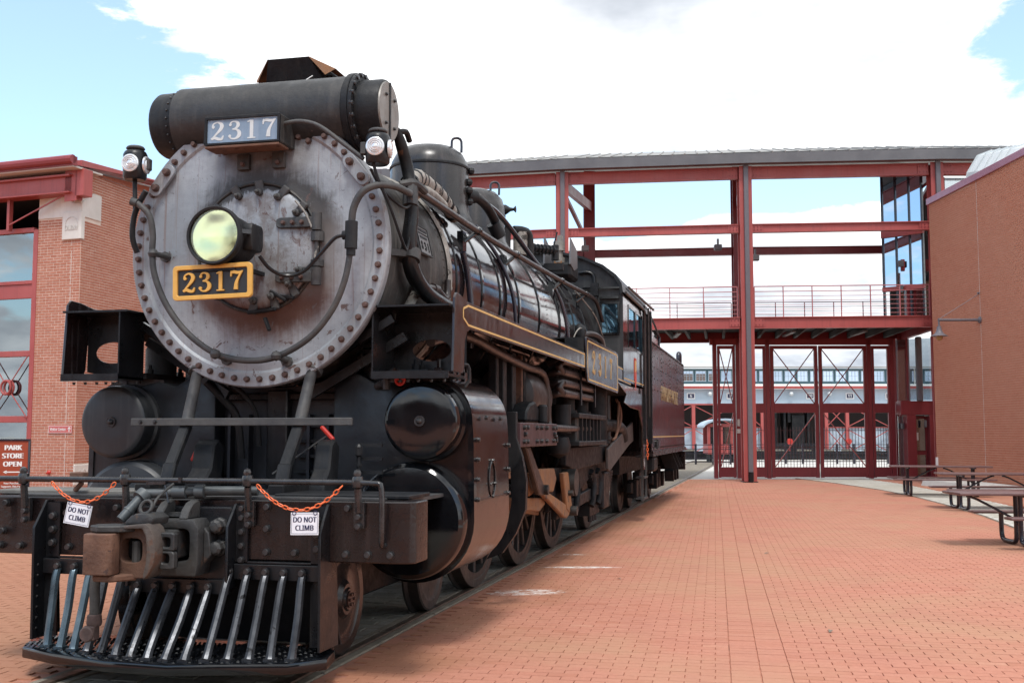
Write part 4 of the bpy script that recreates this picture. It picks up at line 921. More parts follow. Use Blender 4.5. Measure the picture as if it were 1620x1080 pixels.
# a few dead leaves and paint scraps on the paving
for i, (u, v, sx_, lab) in enumerate(((3.35, 14.9, .05, 'dark dead leaf on the red paving, farther of the two in the open middle'), (2.55, 9.06, .055, 'curled dead leaf lying on the front of the red paving'), (1.2, 12.3, .04, 'small dead leaf beside the long straight paving joint'))):
    mb = MB(); mb.add([(0, 0, .004), (sx_, .02, .02), (sx_ * 1.4, .0, .012), (sx_, -.022, .018), (sx_ * .5, .012, .02), (sx_ * .5, -.015, .010)], [(0, 4, 5), (4, 1, 2, 3, 5)])
    o = mb.build('dead_leaf', K['timber'], None, smooth=0); o.location = site(u, v, 0.002); o.rotation_euler = (0, 0, i * 1.3); tag(o, lab, 'leaf')

# ================================================================ unseen walls added behind the photographer, for the glass and polished paint to reflect
def reflection_wall(u0, v0, u1, v1, h):
    a_, b_ = Vector((u0, v0, 0)), Vector((u1, v1, 0)); L = (b_ - a_).length; th = math.atan2(v1 - v0, u1 - u0)
    mb = MB(); mb.box(0, L, -6, 0, 0, h); o = struct(mb.build('reflection_wall', plain, None, smooth=0)); o.location = site(u0, v0); o.rotation_euler = (0, 0, YAW + th)
    mb = MB(); mb.box(-.3, L + .3, -6.3, .35, h + .004, h + .35); mb.build('coping', K['greysheet'], o, smooth=0)
plain = paint('plain_wall', (.075, .045, .038), (.105, .062, .052), 1.5, (.8, .95))
reflection_wall(34, -40, -14, -48, 8.0)
reflection_wall(-18, -47, -48, -22, 8.5)
# ================================================================ STEAM LOCOMOTIVE  (x across, y back from the bumper face, z up from the rails)
loco = thing('steam_locomotive', 'large black steam locomotive numbered 2317 with silver grey smokebox front on the plaza track', 'locomotive')
ZC = 3.0                                                   # boiler centre line
# --- fastenings: shared meshes
def bolt_mesh(name, r, h, mat, hexn=6):
    mb = MB(); mb.lathe([(r * 1.25, 0), (r * 1.25, -h * .25), (r, -h * .25), (r, -h * .8), (r * .8, -h), (0, -h)], ax='Y', n=hexn * 2 if hexn > 6 else 6); return mb.mesh(name, mat, smooth=25)
BOLT = bolt_mesh('bolt', .019, .034, K['boltrust'], 8); BOLTB = bolt_mesh('bolt', .019, .028, K['boltblack'], 8); BOLTS = bolt_mesh('bolt', .012, .02, K['boltblack'])
def bolts(parent, pts, me=BOLTB, rot=(0, 0, 0), sc=1.):
    for p in pts: link('bolt', me, parent, p, rot, (sc, sc, sc))
def rivets(parent, pts, r=.012, mat=None, name='rivets', nrm=None):
    mb = MB(); u = [(math.cos(a), math.sin(a)) for a in (0, PI / 2, PI, 3 * PI / 2)]
    for i, p in enumerate(pts):
        p = Vector(p); n = Vector(nrm(p) if callable(nrm) else nrm).normalized(); a = n.orthogonal().normalized(); b = n.cross(a)
        mb.add([p + (a * c + b * s) * r for c, s in u] + [p + (a * c + b * s) * r * .6 + n * r * .7 for c, s in u] + [p + n * r * .85],
               [(0, 1, 5, 4), (1, 2, 6, 5), (2, 3, 7, 6), (3, 0, 4, 7), (4, 5, 8), (5, 6, 8), (6, 7, 8), (7, 4, 8)])
    return stuff(mb.build(name, mat or K['boltblack'], parent, smooth=60))
RX = (0, 0, R(90))                                          # bolt head pointing to +x
# --- smokebox front material: silver paint with soot ring, rust bloom and runs
m, t, b = newmat('silver_smokebox_front'); co = t.coord(); sp_ = t.sep(co)
dz = t.math('SUBTRACT', sp_[2], ZC - .02); dx = t.math('SUBTRACT', sp_[0], .06)
rad = t.math('SQRT', t.math('ADD', t.math('MULTIPLY', dx, dx), t.math('MULTIPLY', dz, dz)))
wob = t.math('ADD', t.math('MULTIPLY_ADD', t.noise(co, 4.2, 8, .68, .5), .26, -.13), t.math('MULTIPLY_ADD', t.noise(t.mapping(co, (30, 1, 3)), 1.6, 4, .6), .10, -.05)); rw = t.math('ADD', rad, wob)
base = t.mix(t.ramp(t.noise(co, 2.2, 6, .62), [(.35, 0.), (.65, 1.)]), (.255, .283, .308), (.37, .40, .43))
fine = t.noise(co, 28, 5, .65); base = t.mix(t.ramp(fine, [(.3, .35), (.55, 0.)]), base, (.22, .22, .235))
run = t.noise(t.mapping(co, (30, 1, .9)), 1.4, 6, .68); base = t.mix(t.math('MULTIPLY', t.ramp(run, [(.55, 0.), (.70, 1.)]), .28), base, (.17, .16, .162))
run2 = t.noise(t.mapping(co, (38, 1, .55), loc=(4, 0, 2)), 1.2, 5, .65); base = t.mix(t.math('MULTIPLY', t.ramp(run2, [(.57, 0.), (.68, 1.)]), .65), base, (.19, .105, .075))
up = t.smooth(dz, -.12, .30); dn = t.math('SUBTRACT', 1., t.smooth(dz, -.42, -.08))
ring = t.math('MULTIPLY', t.smooth(rw, .44, .475), t.math('SUBTRACT', 1., t.smooth(rw, .56, .72)))
base = t.mix(t.math('MULTIPLY', t.math('MULTIPLY', ring, up), 1.), base, (.040, .037, .036))
ring2 = t.math('MULTIPLY', t.smooth(rw, .36, .48), t.math('SUBTRACT', 1., t.smooth(rw, .56, .78)))
base = t.mix(t.math('MULTIPLY', t.math('MULTIPLY', ring2, dn), 1.), base, (.095, .047, .036))
side = t.math('SUBTRACT', 1., t.smooth(t.math('ABSOLUTE', dz), .1, .4)); base = t.mix(t.math('MULTIPLY', t.math('MULTIPLY', ring, side), .6), base, (.13, .10, .09))
inner = t.math('SUBTRACT', 1., t.smooth(rad, .40, .48)); dn2 = t.noise(co, 8, 6, .7, .4)
base = t.mix(t.math('MULTIPLY', inner, t.ramp(dn2, [(.44, .18), (.62, .85)])), base, (.15, .135, .13))
dn3 = t.noise(t.mapping(co, (2.2, 1, 1), loc=(6, 1, 3)), 5, 6, .7, .5); base = t.mix(t.math('MULTIPLY', inner, t.ramp(dn3, [(.56, 0.), (.62, .8)])), base, (.105, .06, .052))
# grime on the rim and below the number box
base = t.mix(t.math('MULTIPLY', t.smooth(rw, .95, 1.06), .4), base, (.17, .15, .15))
box_ = t.math('MULTIPLY', t.math('SUBTRACT', 1., t.smooth(t.math('ABSOLUTE', t.math('SUBTRACT', sp_[0], .02)), .25, .5)), t.math('MULTIPLY', t.smooth(dz, .42, .75), t.noise(co, 6, 4, .6)))
base = t.mix(t.math('MULTIPLY', box_, 1.3), base, (.075, .066, .064))
chip = t.noise(co, 6.5, 6, .7, .5); base = t.mix(t.ramp(chip, [(.63, 0.), (.66, .9)]), base, (.10, .058, .05))
scr = t.noise(t.mapping(co, (1, 1, 1), loc=(2, 5, 1)), 19, 6, .72, .8); base = t.mix(t.ramp(scr, [(.62, 0.), (.66, .8)]), base, (.12, .11, .115))
t.put(b.inputs['Base Color'], base); t.put(b.inputs['Roughness'], t.math('MULTIPLY_ADD', fine, .4, .34)); b.inputs['Metallic'].default_value = .15
bp = t.node('ShaderNodeBump'); bp.inputs['Strength'].default_value = .35; bp.inputs['Distance'].default_value = .012
t.put(bp.inputs['Height'], t.math('ADD', t.noise(co, 7, 5, .6), t.math('MULTIPLY', chip, .8))); t.lk(bp.outputs[0], b.inputs['Normal'])
K['silver'] = m
# --- smokebox and its front
mb = MB(); mb.lathe([(.99, .98), (1.005, 1.0), (1.0, 2.78), (.96, 2.8)], (0, 0, ZC), 'Y', 72); smoke = mb.build('smokebox', K['sooty'], loco, smooth=40)
mb = MB(); mb.lathe([(1.0, .90), (1.045, .89), (1.05, .87), (1.05, .815), (1.04, .80), (.945, .80), (.935, .806), (.925, .815), (.60, .795), (.52, .775), (.50, .77), (0, .77)], (0, 0, ZC), 'Y', 96); front = mb.build('smokebox_front', K['silver'], loco, smooth=28); front.location = (.02, .13, 0); front.scale = (1.008, 1, 1.008); front.location.z = -ZC * .008
NB = 60; pts = []
for i in range(NB):
    a = 2 * PI * i / NB + .05
    if abs(math.sin(a) - 1) < .048: continue
    pts.append((.988 * math.cos(a), .80, ZC + .988 * math.sin(a)))
bolts(front, pts, BOLT)
bolts(front, [(.90 * math.cos(a), .812, ZC + .90 * math.sin(a)) for a in (R(63), R(68.5), R(74), R(110), R(116))], BOLT)
rivets(smoke, [(1.0 * math.cos(a), 1.08, ZC + 1.0 * math.sin(a)) for a in np.arange(0, 2 * PI, R(5.5))], .017, K['boltrust'], nrm=lambda p: (p.x, 0, p.z - ZC))
rivets(smoke, [(1.0 * math.cos(a), y, ZC + 1.0 * math.sin(a)) for a in np.arange(R(-60), R(240), R(4)) for y in (2.62,)], .013, K['sooty'], nrm=lambda p: (p.x, 0, p.z - ZC))
rivets(smoke, [(1.0 * math.cos(a), y, ZC + 1.0 * math.sin(a)) for y in np.arange(1.1, 2.6, .11) for a in (R(-25),)], .013, K['sooty'], nrm=lambda p: (p.x, 0, p.z - ZC))
# ragged edge strip where the boiler jacket starts
mb = MB(); mb.lathe([(1.012, 2.70), (1.03, 2.72), (1.03, 2.80), (1.012, 2.82)], (0, 0, ZC), 'Y', 72, caps=False); mb.build('joint_strip', K['lagging'], smoke, smooth=30)
# door
mb = MB(); mb.lathe([(.475, .775), (.47, .745), (.44, .728), (.3, .712), (.0, .705)], (0.03, 0, ZC), 'Y', 56); door = mb.build('smokebox_door', K['silver'], loco, smooth=40); door.location = (.02, .13, 0)
DC = (.03, ZC)
mb = MB(); mb.tube([(DC[0] + .492 * math.cos(q), .765, DC[1] + .492 * math.sin(q)) for q in np.linspace(0, 2 * PI, 57)[:-1]], .014, 6, closed=True); mb.build('door_joint_ring', K['sooty'], door, smooth=60)
dog = MB(); dog.bar((0, 0, -.03), (0, 0, .085), .05, .028, (0, 1, 0)); dog.cyl((0, .02, .045), (0, -.045, .045), .022, n=8); dog.cyl((0, -.045, .045), (0, -.075, .045), .013, n=6); dogm = dog.mesh('door_clamp', K['grey'], smooth=30, bevel=.008)
for a in (112, 88, 62, 38, 145, 205, 228, 268, 290, 312, 335):
    link('door_clamp', dogm, door, (DC[0] + .47 * math.cos(R(a)), .74, DC[1] + .47 * math.sin(R(a))), (0, -R(a) - R(90) + random.uniform(-.35, .35), 0), (1.3, 1.2, 1.35))
for z in (3.165, 2.755):
    mb = MB(); mb.prism([(.21, z - .028), (.24, z - .04), (.52, z - .04), (.56, z - .05), (.56, z + .05), (.52, z + .04), (.24, z + .04), (.21, z + .028)], 'Y', .69, .725); hs = mb.build('hinge_strap', K['grey'], door, bevel=.006)
    mb = MB(); mb.cyl((.535, .70, z - .065), (.535, .70, z + .065), .038, n=12); mb.build('hinge_knuckle', K['grey'], door)
    bolts(door, [(x, .688, z) for x in (.27, .345, .42)], BOLT, sc=.75)
mb = MB(); mb.cyl((.535, .70, 2.70), (.535, .70, 3.23), .016, n=8); mb.cyl((.535, .72, 3.02), (.535, .72, 3.09), .05, n=10); mb.cyl((.535, .72, 2.83), (.535, .72, 2.88), .05, n=10); mb.build('hinge_pin', K['grey'], door)
# wire hook curls near the hinge
mb = MB(); mb.tube([(.36, .7, 3.33), (.44, .69, 3.24), (.50, .69, 3.12)], .009, 5, 4); mb.tube([(.545, .70, 2.98), (.53, .685, 2.9), (.55, .69, 2.84)], .009, 5, 4); mb.build('wire', K['lagging'], door)
mb = MB()
for x0, z0, x1, z1 in ((.22, 2.62, .36, 2.60), (.16, 2.66, .30, 2.58), (-.02, 2.50, .22, 2.52), (.12, 2.46, .17, 2.36)): mb.bar((x0, .72, z0), (x1, .70, z1), .03, .025)
mb.build('latch_bar', K['dull'], door, bevel=.005)
# --- headlight
HL = Vector((-.005, .32, 2.995))
hl = MB(); hl.lathe([(.0, .74), (.10, .74), (.155, .70), (.178, .60), (.186, .45), (.186, .36)], (HL.x, 0, HL.z), 'Y', 40); hl.lathe([(.186, .37), (.207, .365), (.212, .34), (.212, .315), (.203, .30), (.188, .305), (.186, .33)], (HL.x, 0, HL.z), 'Y', 48, caps=False)
hlo = hl.build('headlight', K['dull'], loco, smooth=35)
mr, tr_, br = newmat('reflector'); br.inputs['Metallic'].default_value = 1; br.inputs['Roughness'].default_value = .16; br.inputs['Base Color'].default_value = (.80, .82, .60, 1)
bpn = tr_.node('ShaderNodeBump'); bpn.inputs['Strength'].default_value = 1.0; bpn.inputs['Distance'].default_value = .02; tr_.put(bpn.inputs['Height'], tr_.noise(tr_.coord(), 4.0, 1, .4)); tr_.lk(bpn.outputs[0], br.inputs['Normal'])
mb = MB(); mb.lathe([(.185, .335), (.172, .375), (.150, .425), (.118, .470), (.08, .505), (.04, .525), (0, .53)], (HL.x, 0, HL.z), 'Y', 40); mb.build('reflector', mr, hlo, smooth=60)
mb = MB(); mb.lathe([(.0, .375), (.03, .382), (.042, .42), (.042, .46), (.03, .53)], (HL.x, 0, HL.z), 'Y', 16); mb.build('bulb', flat('bulb_glass', (.75, .42, .28), .15), hlo, smooth=60)
mb = MB(); mb.lathe([(.187, .318), (.12, .300), (.06, .293), (0, .291)], (HL.x, 0, HL.z), 'Y', 40); mb.build('lens', glassy('headlight_glass', (.95, .98, .86), .02, .03, .99, .25, (1., 1., .93)), hlo, smooth=60)
mb = MB(); mb.prism([(.44, 2.90), (.60, 2.90), (.62, 2.95), (.62, 3.06), (.60, 3.10), (.44, 3.10), (.42, 3.05), (.42, 2.95)], 'X', .15, .235); mb.build('side_box', K['dull'], hlo, bevel=.02, seg=2)
mb = MB(); mb.cyl((.0, .34, 3.205), (.0, .37, 3.205), .02, n=8); mb.build('catch', K['boltblack'], hlo)
mb = MB(); mb.bar((.175, .34, 3.02), (.235, .40, 3.02), .05, .03); mb.build('catch', K['boltblack'], hlo)
mb = MB(); mb.box(-.19, -.15, .40, .84, 2.77, 2.80); mb.box(.10, .14, .40, .84, 2.77, 2.80); mb.box(-.19, .14, .36, .60, 2.745, 2.77); mb.bar((-.1, .5, 2.82), (-.1, .5, 2.76), .06, .05); mb.bar((.06, .5, 2.82), (.06, .5, 2.76), .06, .05); mb.build('bracket', K['dull'], hlo, smooth=0, bevel=.004)
# --- numerals drawn as swelling strokes
def ribbon(mb, pts, ws, y, dy, sx, h, ox, oz, n=5):
    P = [Vector((p[0], p[1])) for p in pts]; Q = []; Wd = []; m_ = len(P)
    for i in range(m_ - 1):
        a, b, c, d = P[max(i - 1, 0)], P[i], P[i + 1], P[min(i + 2, m_ - 1)]
        for k in range(n):
            t_ = k / n; Q.append(.5 * ((2 * b) + (c - a) * t_ + (2 * a - 5 * b + 4 * c - d) * t_ * t_ + (3 * b - a - 3 * c + d) * t_ ** 3)); Wd.append(ws[i] * (1 - t_) + ws[i + 1] * t_)
    Q.append(P[-1]); Wd.append(ws[-1]); Lf, Rt = [], []
    for i, q in enumerate(Q):
        d = (Q[min(i + 1, len(Q) - 1)] - Q[max(i - 1, 0)]).normalized(); nn_ = Vector((-d.y, d.x)) * Wd[i] / 2; Lf.append(q + nn_); Rt.append(q - nn_)
    X = lambda p: (ox + p.x * sx, oz + p.y * h)
    vs = [(X(p)[0], y, X(p)[1]) for p in Lf] + [(X(p)[0], y, X(p)[1]) for p in Rt] + [(X(p)[0], y - dy, X(p)[1]) for p in Lf] + [(X(p)[0], y - dy, X(p)[1]) for p in Rt]
    k = len(Q); fs = []
    for i in range(k - 1):
        fs += [(2 * k + i, 2 * k + i + 1, 3 * k + i + 1, 3 * k + i), (i, i + 1, 2 * k + i + 1, 2 * k + i), (k + i, 3 * k + i, 3 * k + i + 1, k + i + 1)]
    fs += [(0, 2 * k, 3 * k, k), (k - 1, 2 * k - 1, 4 * k - 1, 3 * k - 1)]
    mb.add(vs, fs)
def disc2(mb, c, r, y, dy, sx, h, ox, oz):
    vs = []; n = 10
    for d in (y, y - dy):
        for i in range(n): a = 2 * PI * i / n; vs.append((ox + c[0] * sx + r * h * math.cos(a), d, oz + c[1] * h + r * h * math.sin(a)))
    mb.add(vs, [tuple(range(n, 2 * n))] + [(i, (i + 1) % n, (i + 1) % n + n, i + n) for i in range(n)])
def numeral(ch, parent, mat, ox, oz, h, y, dy=.006, sx=None, name='numeral'):
    sx = sx or h; mb = MB(); a = (y, dy, sx, h, ox, oz); a2 = (y, dy + .0007, sx, h, ox, oz)
    if ch == '2':
        ribbon(mb, [(.10, .74), (.13, .88), (.28, .97), (.43, .92), (.50, .76), (.44, .58), (.30, .38), (.14, .17), (.06, .05)], [.08, .07, .08, .13, .17, .15, .10, .07, .06], *a)
        disc2(mb, (.13, .72), .085, *a2); ribbon(mb, [(.05, .06), (.20, .13), (.36, .06), (.50, .06), (.57, .24)], [.11, .15, .15, .13, .03], *a2)
    elif ch == '3':
        ribbon(mb, [(.11, .80), (.17, .93), (.29, .97), (.43, .90), (.46, .75), (.37, .60), (.22, .55)], [.07, .07, .07, .13, .15, .10, .06], *a)
        ribbon(mb, [(.22, .55), (.40, .52), (.51, .38), (.50, .18), (.36, .04), (.20, .04), (.09, .14)], [.06, .09, .15, .17, .10, .07, .07], *a2)
        disc2(mb, (.13, .79), .08, y, dy + .0014, sx, h, ox, oz); disc2(mb, (.11, .18), .085, y, dy + .0014, sx, h, ox, oz)
    elif ch == '1':
        ribbon(mb, [(.30, 1.0), (.30, .5), (.30, .05)], [.15, .15, .15], *a); ribbon(mb, [(.13, .03), (.30, .03), (.47, .03)], [.06, .07, .06], *a2); ribbon(mb, [(.12, .90), (.22, .945), (.30, .95)], [.05, .08, .10], *a2)
    elif ch == '7':
        ribbon(mb, [(.04, .86), (.18, .93), (.34, .89), (.48, .90), (.58, .98)], [.05, .16, .15, .14, .04], *a); ribbon(mb, [(.07, .99), (.06, .84), (.05, .70)], [.05, .07, .04], *a2)
        ribbon(mb, [(.53, .92), (.40, .66), (.30, .38), (.27, .03)], [.07, .09, .14, .18], *a2)
    elif ch == '8':
        ribbon(mb, [(.3, .97), (.44, .88), (.40, .66), (.22, .5), (.12, .25), (.28, .04), (.46, .14), (.46, .34), (.3, .52), (.16, .7), (.17, .88), (.3, .97)], [.08] * 12, *a)
    return mb.build(name, mat, parent, smooth=0)
# --- number plate under the headlight
PX, PZ, PY = -.035, 2.672, .375
npo = MB(); poly = []
def rrect(cx, cz, w, h, r, n=4): return [(cx + sx_ * (w / 2 - r) + r * math.cos(a), cz + sz_ * (h / 2 - r) + r * math.sin(a)) for (sx_, sz_, a0) in ((1, 1, 0), (-1, 1, 90), (-1, -1, 180), (1, -1, 270)) for a in [R(a0 + 90 * k / n) for k in range(n + 1)]]
npo.prism(rrect(0, 0, .585, .225, .02), 'Y', .0, .03); plate = npo.build('number_plate', flat('plate_black', (.022, .024, .027), .5), loco, smooth=0)
plate.location = (PX + .29 * 0, PY, PZ); plate.rotation_euler = (0, R(-1.2), 0)
mb = MB(); o_ = rrect(0, 0, .615, .25, .03); i_ = rrect(0, 0, .545, .185, .012); n_ = len(o_)
vs_ = [(x, y, z) for y in (-.018, .012) for ring_ in (o_, i_) for x, z in ring_]
fs_ = []
for k in range(n_):
    j = (k + 1) % n_; fs_ += [(k, j, n_ + j, n_ + k), (2 * n_ + k, 3 * n_ + k, 3 * n_ + j, 2 * n_ + j), (k, 2 * n_ + k, 2 * n_ + j, j), (n_ + k, n_ + j, 3 * n_ + j, 3 * n_ + k)]
mb.add(vs_, fs_); mb.build('border', K['gold'], plate, smooth=25, bevel=.004)
for i, ch in enumerate('2317'): numeral(ch, plate, K['gold'], -.235 + i * .124, -.068, .138, -.0005, .012, .17)
mb = MB(); mb.box(-.16, -.12, .03, .3, -.02, .02); mb.box(.1, .14, .03, .3, -.02, .02); mb.build('plate_bracket', K['dull'], plate, smooth=0)
# --- illuminated number box on top
NX, NZ, NY = .015, 3.845, .68
mb = MB(); mb.box(-.305, .305, 0, .26, -.10, .115); nbx = mb.build('number_box', K['sooty'], loco, bevel=.008); nbx.location = (NX, NY, NZ)
mb = MB(); mb.box(-.285, .285, -.004, .002, -.085, .095); mb.build('number_glass', paint('blue_grey_glass', (.16, .22, .29), (.24, .32, .42), 2.0, (.06, .2), streak=((.36, .42, .5), .5)), nbx, smooth=0)
mb = MB()
for x0, x1, z0, z1 in ((-.305, .305, .095, .115), (-.305, .305, -.10, -.085), (-.305, -.285, -.085, .095), (.285, .305, -.085, .095)): mb.box(x0, x1, -.018, 0, z0, z1)
mb.build('glass_frame', K['dull'], nbx, smooth=0, bevel=.003)
for i, ch in enumerate('2317'): numeral(ch, nbx, flat('cream_numeral', (.62, .66, .66), .6), -.262 + i * .14, -.062, .140, -.0045, .0012, .19)
mb = MB(); mb.box(-.30, .30, -.015, .16, -.125, -.105); mb.build('rust_tray', K['rustbrown'], nbx, smooth=0, bevel=.004)
for x in (-.10, .19):
    mb = MB(); mb.box(x - .05, x + .05, .21, .245, -.24, -.12); bk_ = mb.build('bracket', K['sooty'], nbx, smooth=0, bevel=.003); bolts(nbx, [(x, .21, -.20)], BOLT, sc=.8)
# conduit from the number box to the right lamp
mb = MB(); mb.tube([(.32, .75, 3.90), (.45, .74, 3.905), (.60, .745, 3.86), (.80, .76, 3.71), (.94, .77, 3.60)], .017, 8, 4); mb.build('conduit', K['grey'], loco, smooth=50)
# --- classification lamps
def class_lamp(x, z, sgn):
    mb = MB(); mb.lathe([(.075, -.115), (.088, -.10), (.092, -.02), (.092, .08), (.08, .105), (.05, .125), (0, .13)], (0, 0, 0), 'Z', 20); lp = mb.build('marker_lamp', K['black'], loco, smooth=40); lp.location = (x, .77, z); lp.rotation_euler = (0, 0, R(8))
    for (ax, px, py) in (('Y', 0, -.085), ('X', .085 * 1, 0)):
        mb = MB(); pr = [(.076, .012), (.076, -.012), (.066, -.02)]; s_ = -1 if ax == 'Y' else 1
        prof = [(.068, 0), (.068, .014), (.058, .018), (.052, .012), (.042, .022), (.038, .016), (.027, .025), (.023, .019), (.0, .028)]
        mb.lathe([(r_, (py if ax == 'Y' else px) + s_ * h_) for r_, h_ in prof], (0, 0, 0), ax, 24); mb.build('lens', K['lensglass'], lp, smooth=35)
    mb = MB(); mb.lathe([(.06, .12), (.075, .13), (.06, .15), (0, .152)], n=14); mb.box(sgn * .08 - .045, sgn * .08 + .045, -.03, .03, -.04, .05); mb.build('bracket', K['grey'], lp, bevel=.006)
    return lp
ml, tl, bl_ = newmat('clear_lens'); bl_.inputs['Base Color'].default_value = (.75, .78, .8, 1); bl_.inputs['Metallic'].default_value = .45; bl_.inputs['Roughness'].default_value = .16; K['lensglass'] = ml
class_lamp(-.93, 3.655, 1); class_lamp(1.05, 3.665, -1)
for x, z, an in ((-.775, 3.56, R(52)), (.83, 3.56, R(-52))):
    st_ = [(.055 * math.cos(q), (.085 if math.sin(q) > 0 else -.085) + .055 * math.sin(q)) for q in np.linspace(0, 2 * PI, 17)[:-1]]
    mb = MB(); mb.prism([(x + px_ * math.cos(an - R(90)) - pz_ * math.sin(an - R(90)) , z + px_ * math.sin(an - R(90)) + pz_ * math.cos(an - R(90))) for px_, pz_ in st_], 'Y', .895, .925); lpl = mb.build('lamp_plate', K['silver'], loco, bevel=.004)
    ux, uz = -math.sin(an - R(90)), math.cos(an - R(90)); bolts(lpl, [(x + ux * k, .895, z + uz * k) for k in (-.075, .075)], BOLT, sc=1.3)
# --- handrail / conduit loop round the front
mb = MB(); RR = [(-0.86, 0.7, 3.345), (-0.77, 0.72, 3.255), (-0.745, 0.74, 3.115), (-0.745, 0.74, 2.965), (-0.72, 0.74, 2.795), (-0.62, 0.75, 2.565), (-0.44, 0.76, 2.345), (-0.2, 0.77, 2.185), (0.06, 0.77, 2.135), (0.29, 0.77, 2.165), (0.54, 0.76, 2.295), (0.72, 0.75, 2.495), (0.82, 0.74, 2.715), (0.86, 0.74, 2.935)]
mb.tube(RR, .024, 10, 5); mb.cyl((-.86, .70, 3.345), (-.905, .69, 3.36), .032, n=10); mb.build('front_handrail', K['grey'], loco, smooth=50)
mb = MB(); mb.cyl((.862, .74, 2.935), (.865, .74, 3.135), .046, n=16); mb.cyl((.862, .74, 2.885), (.862, .74, 2.935), .034, n=12); mb.cyl((.80, .74, 3.035), (.862, .74, 3.035), .034, n=12); mb.build('conduit_tee', K['dull'], loco)
mb = MB(); mb.tube([(.865, .74, 3.115), (.885, .73, 3.235), (.95, .73, 3.345), (1.05, .77, 3.40), (1.15, .86, 3.405), (1.20, 1.0, 3.39), (1.12, 1.3, 3.45)], .027, 9, 5); mb.build('conduit', K['grey'], loco, smooth=50)
mb = MB(); mb.tube([(.22, .58, 2.88), (.28, .64, 2.79), (.37, .72, 2.75), (.50, .74, 2.785), (.64, .73, 2.915), (.74, .73, 3.015), (.81, .74, 3.035)], .014, 7, 5); mb.build('cable', K['black'], loco, smooth=50)
for x, z in ((-.738, 2.96), (-.20, 2.185), (.29, 2.165)):
    mb = MB(); mb.cyl((x, .74, z), (x + (.02 if z > 2.5 else 0), .94, z - .03 * (z < 2.5)), .022, n=12); mb.lathe([(.042, .94), (.042, .905)], (x, 0, z - .03 * (z < 2.5)), 'Y', 8); mb.lathe([(0, -.04), (.03, -.025), (.04, 0), (.03, .025), (0, .04)], (x, .74, z), n=14); mb.build('rail_stud', K['grey'], loco)
mb = MB(); mb.tube([(-.80, .72, 3.44), (-.90, .74, 3.28), (-.93, .76, 3.1), (-.91, .80, 2.98)], .022, 8, 4); mb.cyl((-.90, .74, 3.30), (-.93, .77, 3.55), .018, n=8); mb.build('cable', K['dull'], loco, smooth=50)
mb = MB(); mb.tube([(1.02, .72, 3.60), (1.06, .76, 3.44), (1.12, .86, 3.25), (1.16, 1.05, 3.00), (1.12, 1.25, 3.02), (1.1, 1.38, 3.2), (1.09, 1.42, 3.4)], .012, 6, 5); mb.tube([(1.0, .76, 3.52), (1.06, .86, 3.38), (1.13, 1.1, 3.30), (1.12, 1.32, 3.36)], .011, 6, 5); mb.build('cable', K['dull'], loco, smooth=50)
# --- feedwater heater drum across the top
HZ, HY = 4.05, 1.12
mb = MB(); mb.lathe([(.265, -.70), (.285, -.69), (.285, .72), (.275, .73)], (0, HY, HZ), 'X', 48); fh = mb.build('feedwater_heater', K['sooty'], loco, smooth=40); fh.data.materials[0] = paint('heater_black', (.013, .013, .014), (.032, .031, .031), 2.5, (.4, .65), streak=((.075, .068, .06), .35), spots=((.20, .16, .12), .70, 11), bump=.35, bscale=7)
mb = MB(); mb.lathe([(.15, -.90), (.24, -.895), (.258, -.87), (.262, -.70)], (0, HY, HZ), 'X', 40); mb.build('end_cap', K['dull'], fh, smooth=40)
mb = MB(); mb.lathe([(.30, .73), (.305, .735), (.305, .775), (.30, .78)], (0, HY, HZ), 'X', 40); mb.lathe([(.30, .785), (.30, .815)], (0, HY, HZ), 'X', 40); mb.build('flange', K['dull'], fh, smooth=30)
mb = MB(); mb.lathe([(.245, .815), (.245, .98), (.235, 1.0), (.225, 1.0)], (0, HY, HZ), 'X', 40); mb.build('end_barrel', K['dull'], fh, smooth=40)
mb = MB(); mb.lathe([(.226, 1.0), (.222, 1.012), (0, 1.014)], (0, HY, HZ), 'X', 40); ec = mb.build('end_plate', paint('pale_end_plate', (.19, .18, .165), (.27, .26, .24), 4, (.4, .6), metal=.3, bump=.1), fh, smooth=30)
mb = MB(); mb.box(1.013, 1.022, HY - .012, HY + .012, HZ - .222, HZ + .222); mb.build('seam', K['dull'], fh, smooth=0)
bolts(fh, [(1.012, HY + y, HZ + z) for y in (-.085, .10) for z in (-.11, .11)], BOLTS, RX)
bolts(fh, [(.80, HY + .283 * math.cos(a), HZ + .283 * math.sin(a)) for a in np.arange(0, 2 * PI, R(18))], BOLTB, RX, .95)
rivets(fh, [(-.73, HY + .264 * math.cos(a), HZ + .264 * math.sin(a)) for a in np.arange(0, 2 * PI, R(14))], .011, nrm=lambda p: (0, p.y - HY, p.z - HZ))
for x in (-.55, .55): mb = MB(); mb.box(x - .05, x + .05, 1.05, 1.4, 3.68, 3.86); mb.build('drum_saddle', K['dull'], fh, smooth=0)
